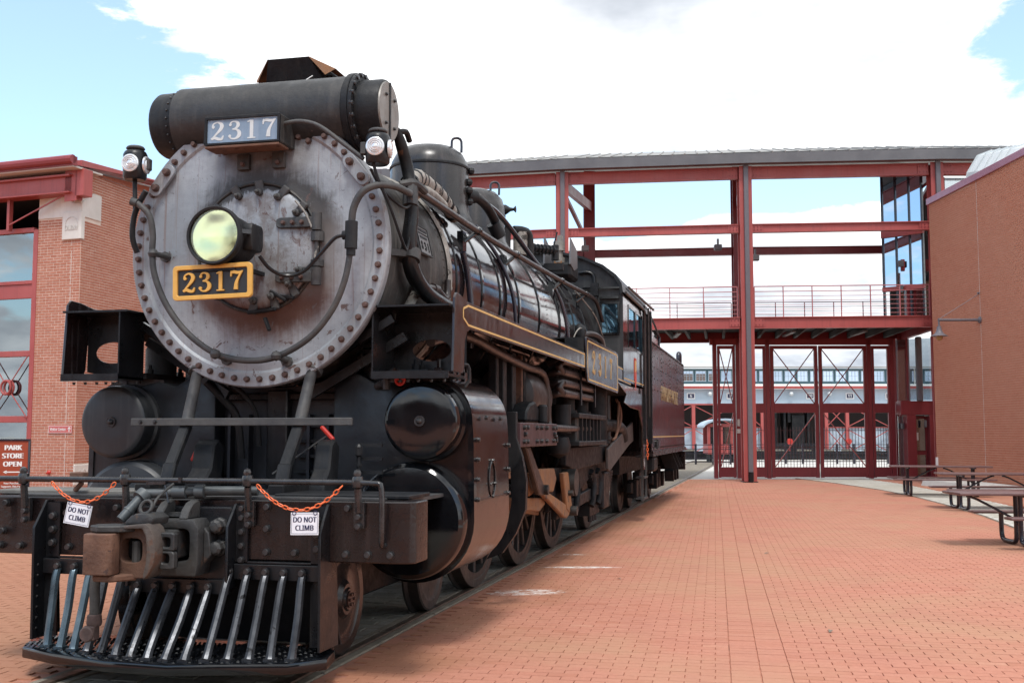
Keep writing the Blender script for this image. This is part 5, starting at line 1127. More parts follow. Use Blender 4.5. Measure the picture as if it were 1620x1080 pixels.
# --- chimney with its folded rain cover
mb = MB(); mb.lathe([(.40, 3.9), (.33, 4.05), (.29, 4.2), (.27, 4.5), (.30, 4.56)], (0, 1.95, 0), n=32, caps=False); ch = mb.build('chimney', K['sooty'], loco, smooth=40)
mb = MB(); A_ = [(-.42, 4.70), (-.22, 4.86), (.16, 4.86), (.42, 4.72)]
yb, yf = 2.25, 1.68
cover_v = [(-.30, yf, 4.42), (.30, yf, 4.42), (.14, yf - .12, 4.70), (-.22, yf - .12, 4.70), (-.42, yf + .1, 4.60), (.40, yf + .0, 4.58), (.30, yb, 4.42), (-.30, yb, 4.42), (.14, yb, 4.74), (-.22, yb, 4.74), (.46, yb - .1, 4.5), (-.45, yb - .1, 4.55)]
mb.add(cover_v, [(0, 1, 2, 3), (1, 6, 8, 2), (7, 0, 3, 9), (3, 2, 8, 9), (6, 7, 9, 8)]); mb.build('rain_cover', K['dull'], ch, smooth=0)
mb = MB(); mb.add([(.14, yf - .125, 4.703), (.36, yf - .06, 4.60), (.28, yf - .09, 4.545), (.46, yb - .1, 4.50), (.15, yb, 4.745)], [(0, 2, 1), (0, 1, 3, 4)]); mb.build('cover_flap', K['rustorange'], ch, smooth=0)
mb = MB(); mb.add([(-.22, yf - .125, 4.703), (-.43, yf + .1, 4.605), (-.40, yf + .05, 4.56), (-.45, yb - .1, 4.55), (-.23, yb, 4.745)], [(0, 1, 2), (0, 4, 3, 1)]); mb.build('cover_flap', K['rustorange'], ch, smooth=0)
mb = MB(); mb.tube([(.06, 1.38, 4.32), (.04, 1.42, 4.42), (.0, 1.44, 4.46)], .004, 4); mb.tube([(.05, 1.42, 4.38), (.2, 1.52, 4.52)], .004, 4); mb.build('tie_wire', K['white'], ch)
# --- boiler jacket, bands
BP = [(1.03, 2.78), (1.03, 3.9), (1.06, 5.2), (1.11, 7.2), (1.12, 10.42)]
def br(y): return float(np.interp(y, [p[1] for p in BP], [p[0] for p in BP]))
mb = MB(); mb.lathe([(.97, 2.78)] + BP, (0, 0, ZC), 'Y', 80); boiler = mb.build('boiler', K['boiler'], loco, smooth=40)
for y in (2.95, 3.85, 4.55, 5.35, 6.35, 7.5, 8.6, 9.6):
    mb = MB(); r_ = br(y); mb.lathe([(r_ + .001, y - .035), (r_ + .012, y - .032), (r_ + .012, y + .032), (r_ + .001, y + .035)], (0, 0, ZC), 'Y', 72, caps=False); mb.build('boiler_band', K['gloss'], boiler, smooth=30)
rivets(boiler, [((br(y) + .002) * math.cos(a), y, ZC + (br(y) + .002) * math.sin(a)) for y in (6.75, 8.05) for a in np.arange(R(-20), R(200), R(3))], .009, K['boiler'], nrm=lambda p: (p.x, 0, p.z - ZC))
mb = MB(); mb.box(-1.08, 1.08, 7.4, 10.4, 1.55, 3.0); mb.build('firebox', K['frame'], boiler, smooth=0, bevel=.04)
# domes
mb = MB(); DY = 5.32; mb.lathe([(.62, 3.92), (.52, 4.0), (.47, 4.10), (.455, 4.2), (.452, 4.60), (.44, 4.70), (.39, 4.80), (.30, 4.87), (.16, 4.905), (0, 4.91)], (0, DY, 0), n=48); sdm = mb.build('steam_dome', K['boiler'], loco, smooth=50); sdm.data.materials[0] = paint('dome_paint', (.012, .0115, .0125), (.038, .035, .034), 1.6, (.12, .4), bump=.06, bscale=6, streak=((.12, .10, .095), .3))
mb = MB(); mb.lathe([(.455, 4.62), (.462, 4.625), (.462, 4.645), (.45, 4.66)], (0, DY, 0), n=48, caps=False); mb.build('dome_seam', K['dull'], sdm)
def eye(x, y, z, par, rz=.4):
    mb = MB(); c, s_ = math.cos(rz) * .055, math.sin(rz) * .055; mb.tube([(x - c, y - s_, z - .03), (x - c, y - s_, z + .10), (x - c * .4, y - s_ * .4, z + .135), (x + c * .4, y + s_ * .4, z + .135), (x + c, y + s_, z + .10), (x + c, y + s_, z - .03)], .016, 7, 2); mb.build('lifting_eye', K['tubeblack'], par, smooth=50)
eye(.34, DY - .05, 4.84, sdm)
mb = MB(); mb.lathe([(.50, 4.0), (.42, 4.12), (.395, 4.25), (.39, 4.58), (.36, 4.70), (.28, 4.79), (.14, 4.84), (0, 4.85)], (0, 7.35, 0), n=40); snd = mb.build('sand_dome', K['boiler'], loco, smooth=50); snd.data.materials[0] = sdm.data.materials[0]
eye(.28, 7.3, 4.78, snd)
mb = MB(); mb.tube([(.46, DY + .12, 4.33), (.52, DY + .2, 4.32), (.56, DY + .45, 4.28), (.58, DY + .75, 4.18), (.62, DY + .85, 4.02)], .055, 10, 4); mb.cyl((.56, DY + .78, 4.13), (.62, DY + .88, 3.98), .085, n=12); mb.cyl((.43, DY + .05, 4.33), (.50, DY + .16, 4.33), .08, n=12); mb.build('dome_pipe', K['dull'], loco, smooth=45)
mb = MB(); mb.tube([(.40, 6.0, 4.42), (.45, 6.6, 4.40), (.52, 7.1, 4.28), (.66, 7.6, 4.02), (.9, 7.9, 3.65), (1.06, 8.0, 3.3), (1.12, 8.05, 2.9), (1.10, 8.1, 2.5)], .034, 8, 4); mb.build('sand_pipe', K['tubeblack'], loco, smooth=50)
mb = MB()
for k, (x, y, z) in enumerate(((.45, DY + .02, 4.47), (.46, DY + .0, 4.37), (.45, DY + .1, 4.62), (.45, DY + .05, 4.25))): mb.lathe([(0, -.05), (.035, -.03), (.045, 0), (.035, .03), (0, .05)], (x + .02, y, z), n=8)
mb.build('valve_knobs', K['dull'], loco)
mb = MB(); mb.tube([(1.035, 3.1, 3.28), (1.06, 3.2, 3.05), (1.08, 3.25, 2.7), (1.06, 3.3, 2.4)], .03, 8, 4); mb.build('side_pipe', K['tubeblack'], loco, smooth=50)
mb = MB(); mb.tube([(.75, 4.6, 3.82), (.95, 4.8, 3.50), (1.09, 4.9, 3.1), (1.12, 4.95, 2.65)], .022, 8, 4); mb.build('side_pipe', K['tubeblack'], loco, smooth=50)
mb = MB(); mb.tube([(.85, 7.2, 3.78), (1.05, 7.5, 3.5), (1.15, 7.7, 3.1), (1.17, 7.8, 2.65)], .018, 7, 4); mb.build('side_pipe', K['tubeblack'], loco, smooth=50)
# whistle, valves and turret ahead of the cab
mb = MB(); mb.lathe([(.135, 4.0), (.14, 4.42), (.155, 4.43), (.155, 4.46), (.10, 4.50), (.06, 4.52), (.0, 4.52)], (.19, 8.0, 0), n=20); tu = mb.build('safety_valve', K['dull'], loco, smooth=35)
mb = MB(); mb.lathe([(0, -.10), (.05, -.09), (.075, -.02), (.07, .05), (.03, .11), (.02, .16), (.05, .19), (0, .20)], (.20, 8.05, 4.70), 'X', 12); mb.cyl((.22, 8.05, 4.52), (.22, 8.05, 4.66), .025, n=8); mb.build('whistle', K['dull'], loco, smooth=40)
mb = MB(); mb.tube([(.35, 8.1, 4.42), (.46, 8.2, 4.42), (.52, 8.3, 4.36), (.53, 8.35, 4.0)], .06, 10, 4); mb.build('turret_pipe', K['dull'], loco, smooth=50)
mb = MB(); mb.cyl((.42, 8.2, 4.08), (.42, 8.2, 4.40), .10, n=14); mb.build('turret_drum', K['lagging'], loco)
mb = MB(); mb.cyl((.50, 8.6, 4.24), (.80, 8.9, 4.24), .05, n=8)
for k in range(6): mb.cyl((.52 + k * .045, 8.62 + k * .045, 4.24), (.535 + k * .045, 8.635 + k * .045, 4.24), .075, n=8)
mb.cyl((.78, 8.9, 4.1), (.78, 8.9, 4.32), .055, n=10); mb.cyl((.76, 8.9, 4.32), (.80, 8.95, 4.52), .012, n=5); mb.box(.62, .9, 8.85, 8.95, 3.95, 4.05); mb.build('turret_valve', K['dull'], loco, smooth=35)
mb = MB(); mb.box(.30, .95, 9.2, 9.9, 3.9, 4.12); mb.build('turret_casing', K['dull'], loco, bevel=.04)
gen = MB(); gen.cyl((.76, 9.3, 3.95), (.76, 9.3, 4.12), .06, n=12); gen.cyl((.76, 9.3, 4.12), (.76, 9.3, 4.20), .09, n=12); gen.cyl((.76, 9.3, 4.20), (.76, 9.3, 4.30), .06, n=12); gen.cyl((.76, 9.3, 4.30), (.76, 9.3, 4.44), .085, n=14); gen.cyl((.77, 9.3, 4.44), (.78, 9.3, 4.53), .045, n=10); go_ = gen.build('vent_stack', paint('pale_grey_iron', (.20, .19, .17), (.33, .31, .28), 5, (.6, .85), bump=.2), loco, smooth=35)
mb = MB(); mb.box(.70, .82, 9.22, 9.26, 4.03, 4.14); mb.build('brass_tag', K['rustorange'], go_, smooth=0)
for x, s_ in ((.56, -1), (.95, 1)):
    mb = MB(); mb.prism([(9.15, 4.08), (9.45, 4.02), (9.75, 4.10), (9.72, 4.36), (9.2, 4.50 if s_ < 0 else 4.47)], 'X', x - .012, x + .012); mb.build('side_shield', K['greysheet'], go_, smooth=0)
mb = MB(); mb.cyl((1.16, 8.75, 2.80), (1.16, 8.75, 3.12), .028, n=8); mb.lathe([(0, -.12), (.08, -.09), (.10, 0), (.08, .06), (.03, .10)], (1.16, 8.75, 3.05), n=14); mb.cyl((1.16, 8.75, 2.72), (1.16, 8.75, 2.92), .075, n=12); mb.build('check_valve', K['dull'], loco, smooth=40)
mb = MB(); mb.tube([(1.16, 8.78, 2.98), (1.28, 9.0, 3.02), (1.36, 9.3, 2.98), (1.38, 9.4, 2.84), (1.38, 9.42, 2.7)], .05, 10, 4); mb.lathe([(.0, 2.70), (.07, 2.72), (.075, 2.84), (0, 2.88)], (1.16, 8.75, 0), n=12); mb.build('feed_pipe', K['copper'], loco, smooth=50)
mb = MB(); mb.tube([(1.10, 8.3, 2.75), (1.16, 8.4, 2.98), (1.2, 8.65, 3.08), (1.22, 8.9, 2.98)], .009, 5, 5); mb.tube([(1.0, 9.3, 3.7), (1.2, 9.8, 3.4), (1.27, 10.2, 3.1), (1.3, 10.35, 2.85)], .012, 5, 5); mb.build('cable', K['lagging'], loco, smooth=50)
# --- handrail along the boiler
mb = MB(); mb.tube([(1.10, 1.36, 3.50), (1.09, 1.62, 3.53), (1.10, 4.0, 3.535), (1.14, 7.6, 3.60), (1.16, 9.6, 3.66), (1.20, 10.1, 3.60), (1.24, 10.4, 3.35)], .030, 10, 3); hr = mb.build('boiler_handrail', K['copper'], loco, smooth=50)
for y in (3.42, 5.0, 7.5, 9.35):
    x = float(np.interp(y, [1.6, 4, 7.6, 9.6], [1.09, 1.10, 1.14, 1.16])); z = float(np.interp(y, [1.6, 4, 7.6, 9.6], [3.53, 3.535, 3.60, 3.66])); r_ = br(y)
    a = math.asin((z - .14 - ZC) / r_); q = (r_ * math.cos(a), y - .10, z - .14)
    mb = MB(); mb.lathe([(0, -.05), (.035, -.03), (.045, 0), (.035, .03), (0, .05)], (x, y, z), 'Y', 10); mb.cyl((x, y, z), q, .022, n=7)
    M_ = Matrix.Translation(q); mb.prism([(y - .16, z - .27), (y - .04, z - .27), (y - .04, z - .02), (y - .16, z - .02)], 'X', q[0] - .02, q[0] + .04); mb.build('rail_stud', K['gloss'], hr, smooth=40)
mb = MB(); mb.tube([(-1.10, 1.36, 3.50), (-1.10, 4.0, 3.535), (-1.16, 9.6, 3.66)], .030, 10, 3); mb.build('boiler_handrail', K['copper'], loco, smooth=50)
mb = MB(); mb.bar((.94, 5.9, 2.72), (1.16, 5.9, 2.72), .30, .05); mb.bar((.95, 5.9, 2.60), (1.18, 5.75, 2.69), .22, .08); mb.build('pump_bracket', K['dull'], loco, bevel=.01)
# --- lagged pipe bundle and the big injector pipe down to the step box
mb = MB(); mb.tube([(.98, 1.36, 3.98), (1.0, 1.42, 3.88), (1.02, 1.50, 3.74), (1.05, 1.50, 3.60), (1.10, 1.42, 3.48)], [.03, .046, .05, .048, .045], 10, 5); mb.tube([(1.0, 1.38, 3.96), (1.03, 1.46, 3.98), (1.03, 1.55, 3.93)], .024, 7, 3); mb.build('lagged_pipe', K['frame'], loco, smooth=60)
mb = MB(); Ls = [(1.0, 1.60, 3.58), (.98, 1.85, 3.70), (.92, 2.2, 3.76), (.88, 2.7, 3.78), (.86, 3.1, 3.75), (.88, 3.35, 3.66)]; mb.tube(Ls, [.06, .075, .075, .075, .07, .06], 12, 5); mb.build('lagged_pipe', K['lagging'], loco, smooth=60)
mb = MB(); mb.tube([(1.02, 1.62, 3.48), (1.01, 1.9, 3.60), (.97, 2.3, 3.66), (.93, 2.8, 3.66)], .05, 10, 5); lg = mb.build('lagged_pipe', K['lagging'], loco, smooth=60)
for k in range(9):
    t_ = (k + .5) / 9 * (len(Ls) - 1); i = int(t_); f_ = t_ - i; p = Vector(Ls[i]).lerp(Vector(Ls[i + 1]), f_); d = (Vector(Ls[i + 1]) - Vector(Ls[i])).normalized()
    mb = MB(); mb.cyl(p - d * .016 + Vector((0, 0, .006)), p + d * .016 + Vector((0, 0, .006)), .078, n=12); mb.build('binding', K['frame'], lg, smooth=40)
mb = MB(); mb.tube([(1.11, 1.36, 3.47), (1.11, 1.38, 3.30), (1.09, 1.38, 3.08), (1.09, 1.45, 2.88), (1.11, 1.70, 2.74), (1.15, 2.1, 2.67), (1.22, 2.5, 2.62), (1.28, 2.8, 2.55)], [.05, .055, .062, .065, .065, .062, .06, .06], 12, 5); ip = mb.build('injector_pipe', K['tubeblack'], loco, smooth=60); ip.data.materials[0] = K['black']
mb = MB(); mb.cyl((1.09, 1.39, 2.94), (1.09, 1.42, 3.02), .085, n=12); mb.bar((1.10, 1.40, 2.99), (.98, 1.22, 2.98), .07, .05); mb.build('pipe_clamp', K['grey'], ip)
mb = MB(); mb.cyl((1.11, 1.34, 3.36), (1.10, 1.38, 3.56), .06, n=10); mb.tube([(1.04, 1.3, 3.52), (1.14, 1.36, 3.54), (1.18, 1.5, 3.5)], .03, 8, 3); mb.build('pipe_tee', K['grey'], ip)
mb = MB(); mb.tube([(1.02, 1.72, 2.78), (1.05, 2.2, 2.82), (1.04, 2.55, 2.78), (1.04, 2.6, 2.95)], .03, 8, 4); mb.cyl((1.04, 2.15, 2.82), (1.04, 2.28, 2.82), .045, n=8); mb.build('steam_pipe', K['copper'], loco, smooth=50)
mb = MB(); mb.tube([(.93, 1.55, 2.32), (.96, 1.6, 2.50), (1.02, 1.75, 2.72)], .04, 8, 4); mb.build('elbow_pipe', K['lagging'], loco, smooth=50)
# builder's plate on the smokebox side
mb = MB(); mb.box(-.155, .155, -.012, .006, -.125, .125); bpo = mb.build('builders_plate', paint('plate_grey', (.15, .15, .152), (.23, .23, .232), 6, (.4, .6), metal=.4), loco, bevel=.004)
aa = math.asin((3.20 - ZC) / 1.0); bpo.location = (1.0 * math.cos(aa) + .012, 2.02, 3.20); bpo.rotation_euler = (R(-14) * 0, 0, R(90)); bpo.rotation_euler = Euler((R(-13), 0, R(90)), 'XYZ')
mb = MB()
for x0, x1, z0, z1 in ((-.155, .155, .115, .125), (-.155, .155, -.125, -.115), (-.155, -.145, -.115, .115), (.145, .155, -.115, .115), (-.145, .145, .055, .062)): mb.box(x0, x1, -.018, -.012, z0, z1)
for k in range(9): mb.box(-.12 + k * .027, -.10 + k * .027, -.0165, -.012, .078, .100)
for k in range(7): mb.box(-.09 + k * .027, -.07 + k * .027, -.0165, -.012, .018, .036)
mb.build('raised_lines', K['dull'], bpo, smooth=0)
for i, ch_ in enumerate('831'): numeral(ch_, bpo, K['dull'], -.105 + i * .085, -.085, .075, -.012, .005, .085)
# ================================================================ running boards, step boxes
VX = 1.55
def gold_line(parent, pts, w=.016, x=VX + .0115, closed=True, mat='goldpale', s=1):
    mb = MB(); n = len(pts)
    for i in range(n if closed else n - 1):
        a, b_ = Vector(pts[i]), Vector(pts[(i + 1) % n]); d = (b_ - a).normalized(); p = Vector((-d.y, d.x)) * w / 2; e = d * w / 2 * .0
        mb.add([(x, *(a - p)), (x, *(b_ - p)), (x, *(b_ + p)), (x, *(a + p)), (x - .0025, *(a - p)), (x - .0025, *(b_ - p)), (x - .0025, *(b_ + p)), (x - .0025, *(a + p))], [(0, 1, 2, 3), (0, 4, 5, 1), (2, 6, 7, 3), (1, 5, 6, 2), (3, 7, 4, 0)])
    return mb.build('gold_line', K[mat], parent, smooth=0)
poly = [(1.02, 2.05), (1.28, 2.05), (1.31, 2.10), (1.33, 2.30), (1.40, 2.375), (1.50, 2.40), (6.86, 2.40), (6.86, 2.60), (1.40, 2.605), (1.22, 2.635), (1.10, 2.64), (1.06, 2.60)]
mb = MB(); mb.prism(poly, 'X', VX - .012, VX + .009); va = mb.build('valance', K['valance'], loco, bevel=.004); va2 = mirror(va); va2.name = 'valance'
gold_line(va, [(1.28, 2.47), (1.42, 2.425), (6.80, 2.425), (6.80, 2.575), (1.42, 2.575), (1.28, 2.54)])
mb = MB(); mb.box(1.0, VX - .015, 1.5, 6.86, 2.585, 2.60); both(mb, 'running_board', K['black'], loco, smooth=0)
poly = [(6.95, 2.24), (9.70, 2.19), (9.74, 2.22), (9.74, 2.76), (9.6, 2.80), (6.89, 2.80), (6.87, 2.78), (6.87, 2.40)]
mb = MB(); mb.prism(poly, 'X', VX - .004, VX + .022); pn = mb.build('number_panel', K['valance'], loco, bevel=.004); mirror(pn)
gold_line(pn, [(7.02, 2.275), (9.66, 2.235), (9.66, 2.72), (9.55, 2.755), (6.95, 2.755), (6.95, 2.42)], x=VX + .0245, w=.018)
def side_text(s, size, parent, x, y, z, mat, sx=1.0, space=1.0, name='lettering'):
    me = text_mesh(s, size, .002, 'CENTER', space, .006); me.materials.clear(); me.materials.append(mat); return link(name, me, parent, (x, y, z), (R(90), 0, R(90)), (sx, 1, 1))
K['panelgold'] = flat('worn_panel_gold', (.50, .32, .12), .45)
for i, ch_ in enumerate('2317'):
    o = numeral(ch_, pn, K['panelgold'], -.15, 0, .30, 0, .003, .30); o.location = (VX + .0225, 7.5 + i * .52, 2.36); o.rotation_euler = (0, 0, R(90)); o.scale = (1.25, 1, 1)
mb = MB(); mb.box(1.0, VX - .006, 6.9, 9.7, 2.785, 2.80); mb.box(1.3, VX - .01, 6.84, 6.86, 2.605, 2.78); both(mb, 'raised_board', K['dull'], loco, smooth=0)
poly = [(9.75, 2.40), (11.4, 2.38), (11.4, 2.60), (9.75, 2.62)]
mb = MB(); mb.prism(poly, 'X', VX - .02, VX + .0); sp2o = mb.build('cab_apron', K['valance'], loco, smooth=0); mirror(sp2o); gold_line(sp2o, [(9.78, 2.42), (11.36, 2.40), (11.36, 2.58), (9.78, 2.60)], x=VX + .003, w=.014)
# step boxes: open fronts, oval hole in the back
def stepbox(x0=.94, y0=.98, y1=1.46):
    mb = MB(); x1 = VX - .013
    mb.box(x0 - .06, x1, y0 - .01, y1, 2.53, 2.545); mb.prism([(x0, 2.02), (x0 + .012, 2.02), (x0 + .012, 2.53), (x0, 2.53)], 'Y', y0, y1); mb.box(x0, x1, y0, y1, 2.015, 2.035); mb.box(x0, x1, y0 - .012, y0, 2.0, 2.055)
    # back plate with hole
    cx, cz, rx_, rz_ = (x0 + x1) / 2 + .02, 2.24, .155, .085; n = 32; X0, X1, Z0, Z1 = x0 + .012, x1, 2.075, 2.53
    per = []
    for i in range(n):
        a = 2 * PI * i / n; c, s_ = math.cos(a), math.sin(a); k = min(((X1 - cx) / c) if c > 1e-6 else ((X0 - cx) / c if c < -1e-6 else 9), ((Z1 - cz) / s_) if s_ > 1e-6 else ((Z0 - cz) / s_ if s_ < -1e-6 else 9)); per.append((cx + c * k, cz + s_ * k))
    inn = [(cx + rx_ * math.cos(2 * PI * i / n), cz + rz_ * math.sin(2 * PI * i / n)) for i in range(n)]
    vs = [(x, y, z) for y in (y1 - .012, y1) for L in (per, inn) for x, z in L]; fs = []
    for i in range(n):
        j = (i + 1) % n; fs += [(i, j, n + j, n + i), (2 * n + i, 3 * n + i, 3 * n + j, 2 * n + j), (n + i, n + j, 3 * n + j, 3 * n + i)]
    mb.add(vs, fs); return mb
sb_r = stepbox().build('step_box', K['black'], loco, smooth=25); va2.location.y = -.2; sb_l = mirror(stepbox(1.04, .80, 1.14).build('step_box', K['black'], loco, smooth=25)); bpy.data.objects.remove(bpy.data.objects['step_box.001'])
mb = MB(); mb.box(.94, VX - .02, .974, .99, 2.0, 2.03); mb.build('step_lip', K['grey'], loco, smooth=0)
for s_ in (-1, 1):
    bolts(sb_l if s_ < 0 else sb_r, [(s_ * x, 1.05 if s_ > 0 else .88, 1.995) for x in (1.08, 1.14, 1.20, 1.28, 1.38, 1.48)], BOLTS, (R(-90) + R(180), 0, 0))
    mb = MB(); mb.bar((s_ * 1.06, 1.12, 2.46), (s_ * .25, 1.1, 1.98), .05, .06); mb.build('bracket_brace', K['black'], loco, smooth=0); mb = MB(); mb.bar((s_ * 1.1, 1.3, 2.34), (s_ * .35, 1.25, 1.90), .05, .07); mb.build('bracket_brace', K['black'], loco, smooth=0)
# small pipe loop beside the right step box
mb = MB(); mb.tube([(1.50, 1.32, 2.10), (1.56, 1.40, 2.12), (1.57, 1.42, 2.02), (1.54, 1.40, 1.95)], .012, 6, 3); mb.build('drain_pipe', K['dull'], loco)

# ================================================================ CYLINDERS
def lathe_x(prof, cx, cz, n=48, mb=None): mb = mb or MB(); mb.lathe(prof, (cx, 0, cz), 'Y', n); return mb
K['head'] = K['gloss']
headl = paint('faded_black_head', (.017, .019, .022), (.034, .037, .041), 2., (.3, .55), bump=.05, bscale=10, streak=((.10, .10, .10), .3))
for s_ in (1, -1):
    hm = K['gloss'] if s_ > 0 else headl; cm = K['maroon'] if s_ > 0 else headl
    cy_ = MB()                                             # jacket wrapped round valve chest and cylinder
    path = [(.98, 2.03), (1.12, 2.04)] + [(1.28 + .335 * math.cos(a), 1.69 + .345 * math.sin(a)) for a in np.linspace(R(85), R(5), 9)] + [(1.625, 1.55), (1.63, 1.1)] + [(1.17 + .462 * math.cos(a), .95 + .462 * math.sin(a)) for a in np.linspace(R(0), R(-150), 16)] + [(.76, .9), (.80, 1.5)]
    path = [(s_ * x, z) for x, z in path]; cy_.prism(path, 'Y', 1.34, 2.46); jk = cy_.build('cylinder_jacket', cm, loco, smooth=40)
    # front edge angle, seam strip, studs, handles
    mb = MB(); n = len(path); q = [(s_ * 1.2 + (x - s_ * 1.2) * 1.012, 1.35 + (z - 1.35) * 1.012) for x, z in path[2:27]]; pr = path[2:27]
    vs = [(x, y, z) for y in (1.325, 1.40) for x, z in q] ; k = len(q); fs = [(i, i + 1, k + i + 1, k + i) for i in range(k - 1)]
    mb.add(vs, fs); vs = [(x, 1.325, z) for x, z in q] + [(s_ * 1.2 + (x - s_ * 1.2) * .90, 1.325, 1.35 + (z - 1.35) * .93) for x, z in q]; mb.add(vs, [(i, k + i, k + i + 1, i + 1) for i in range(k - 1)]); mb.build('edge_angle', hm, jk, smooth=35)
    bolts(jk, [(s_ * 1.632, 1.42, z) for z in (1.1, 1.25, 1.4, 1.55)] + [(s_ * 1.632, 2.40, z) for z in (1.1, 1.3, 1.5)] + [(s_ * 1.634, y, 1.72) for y in (1.65, 2.1)], BOLTB, (0, 0, R(90) * s_), .9)
    mb = MB(); mb.box(*sorted((s_ * 1.629, s_ * 1.637)), 1.40, 2.46, 1.085, 1.10); mb.build('seam_strip', K['copper'], jk, smooth=0)
    mb = MB(); mb.tube([(s_ * 1.634, y, z) for y, z in [(1.88 + .10 * math.sin(a), 1.24 + .14 * math.cos(a)) for a in np.linspace(.0, 2 * PI, 18)[:-1]]], .007, 5, closed=True); mb.build('inspection_ring', K['boltblack'], jk)
    bolts(jk, [(s_ * 1.632, y, z) for y, z in ((1.88, 1.385), (1.80, 1.20), (1.96, 1.20), (1.88, 1.10))], BOLTS, (0, 0, R(90) * s_))
    mb = lathe_x([(.30, 1.42), (.305, 1.36), (.305, 1.30), (.30, 1.28), (.275, 1.275), (.275, 1.22), (.285, 1.21), (.288, 1.14), (.282, 1.115), (.268, 1.102), (.25, 1.097), (.10, 1.094), (0, 1.093)], s_ * 1.28, 1.69, 56); vh = mb.build('valve_chest_cover', hm, loco, smooth=30)
    mb = lathe_x([(.022, 1.09), (.022, 1.07), (.012, 1.055), (0, 1.053)], s_ * 1.28, 1.69, 14); mb.lathe([(.04, 1.09), (.04, 1.08)], (s_ * 1.28, 0, 1.69), 'Y', 14); mb.build('centre_stud', K['boltblack'], vh)
    mb = lathe_x([(.43, 1.40), (.435, 1.30), (.435, 1.20), (.425, 1.17), (.40, 1.155), (.395, 1.15), (.30, 1.14), (0, 1.13)], s_ * 1.17, .95, 64); chd = mb.build('cylinder_cover', hm, loco, smooth=30)
    # lugs and studs on the chest top
    for (y, m_) in ((1.40, 1), (1.52, 1), (1.75, 1), (1.88, 1), (2.08, 0), (2.2, 0)):
        mb = MB(); mb.box(*sorted((s_ * 1.30, s_ * 1.36)), y - .035, y + .035, 2.0, 2.10); mb.cyl((s_ * 1.33, y, 2.10), (s_ * 1.33, y, 2.17), .016, n=6); mb.build('stud_lug', K['valance'] if s_ > 0 else headl, loco, smooth=20, bevel=.004)
    for k in range(7):
        mb = MB(); y = 1.30 + k * .16; mb.cyl((s_ * 1.18, y, 2.0), (s_ * 1.18, y, 2.16), .018, n=6); mb.cyl((s_ * 1.18, y, 2.08), (s_ * 1.18, y, 2.125), .032, n=6); mb.build('flange_stud', K['dull'], loco, smooth=20)
    mb = MB(); mb.box(*sorted((s_ * 1.06, s_ * 1.30)), 1.22, 2.42, 2.035, 2.08); mb.build('chest_flange', K['dull'], loco, smooth=0)
    # inlet steam pipe with its collar
    mb = MB(); mb.cyl((s_ * .76, 1.55, 2.0), (s_ * .76, 1.55, 2.22), .125, n=20); mb.cyl((s_ * .76, 1.55, 2.22), (s_ * .76, 1.55, 2.25), .165, n=20); mb.cyl((s_ * .76, 1.55, 2.27), (s_ * .76, 1.55, 2.30), .165, n=20); mb.cyl((s_ * .76, 1.55, 2.3), (s_ * .72, 1.55, 2.42), .10, n=16)
    mb.build('steam_inlet', paint('blue_black', (.010, .014, .020), (.022, .028, .036), 3, (.25, .5), bump=.08), loco, smooth=35)
    for k in range(6): a = k * PI / 3; mb = MB(); mb.cyl((s_ * .76 + .14 * math.cos(a), 1.55 + .14 * math.sin(a), 2.19), (s_ * .76 + .14 * math.cos(a), 1.55 + .14 * math.sin(a), 2.34), .014, n=6); mb.build('flange_stud', K['grey'], loco)
    # body of the casting running in to the saddle
    mb = MB(); mb.prism([(s_ * x, z) for x, z in ((.5, .75), (1.2, .62), (1.28, 1.35), (1.28, 1.96), (1.02, 2.02), (.86, 1.98), (.72, 2.06), (.5, 2.1))], 'Y', 1.318, 2.40); mb.build('cylinder_casting', paint('navy_black', (.006, .007, .010), (.013, .015, .019), 2.5, (.3, .55), bump=.15, bscale=14), loco, bevel=.03, seg=2)
    if s_ < 0:
        mb = MB(); mb.cyl((-1.22, 1.7, 2.05), (-1.22, 1.7, 2.30), .13, n=16); mb.lathe([(.13, 2.30), (.10, 2.36), (.04, 2.38), (.04, 2.42), (0, 2.42)], (-1.22, 1.7, 0), n=14); mb.build('relief_valve', K['dull'], loco)
# saddle, front frame plate, smokebox bracing
nv = paint('navy_grey_plate', (.007, .009, .014), (.016, .019, .026), 2.5, (.35, .6), streak=((.04, .043, .05), .35), bump=.08)
mb = MB(); mb.prism([(-.78, .9), (.78, .9), (.78, 1.92), (.66, 2.10), (.45, 2.04), (.2, 1.985), (0, 1.97), (-.2, 1.985), (-.45, 2.04), (-.66, 2.10), (-.78, 1.92)], 'Y', 1.48, 2.6); mb.build('saddle', nv, loco, bevel=.01)
mb = MB(); mb.box(-.085, .085, 1.38, 1.48, 1.17, 1.94); mb.box(-.55, .55, 1.42, 1.48, 1.86, 1.92); mb.build('saddle_rib', K['black'], loco, smooth=0, bevel=.01)
for x in (-.42, -.26, .26, .42):
    mb = MB(); mb.box(x - .012, x + .012, 1.40, 1.48, 1.18, 1.75); mb.build('saddle_rib', nv, loco, smooth=0)
for z in (1.30, 1.42, 1.54, 1.66):
    mb = MB(); mb.box(.14, .40, 1.42, 1.48, z - .012, z + .012); mb.build('grab_step', K['dull'], loco, smooth=0)
mb = MB(); mb.tube([(-.52, 1.2, 2.0), (-.38, 1.25, 1.85), (-.30, 1.3, 1.72), (-.28, 1.35, 1.4)], .03, 8, 4); mb.tube([(-.46, 1.2, 2.06), (-.24, 1.25, 1.92), (-.14, 1.3, 1.75), (-.13, 1.35, 1.5)], .02, 8, 4); mb.build('front_pipe', K['dull'], loco, smooth=50)
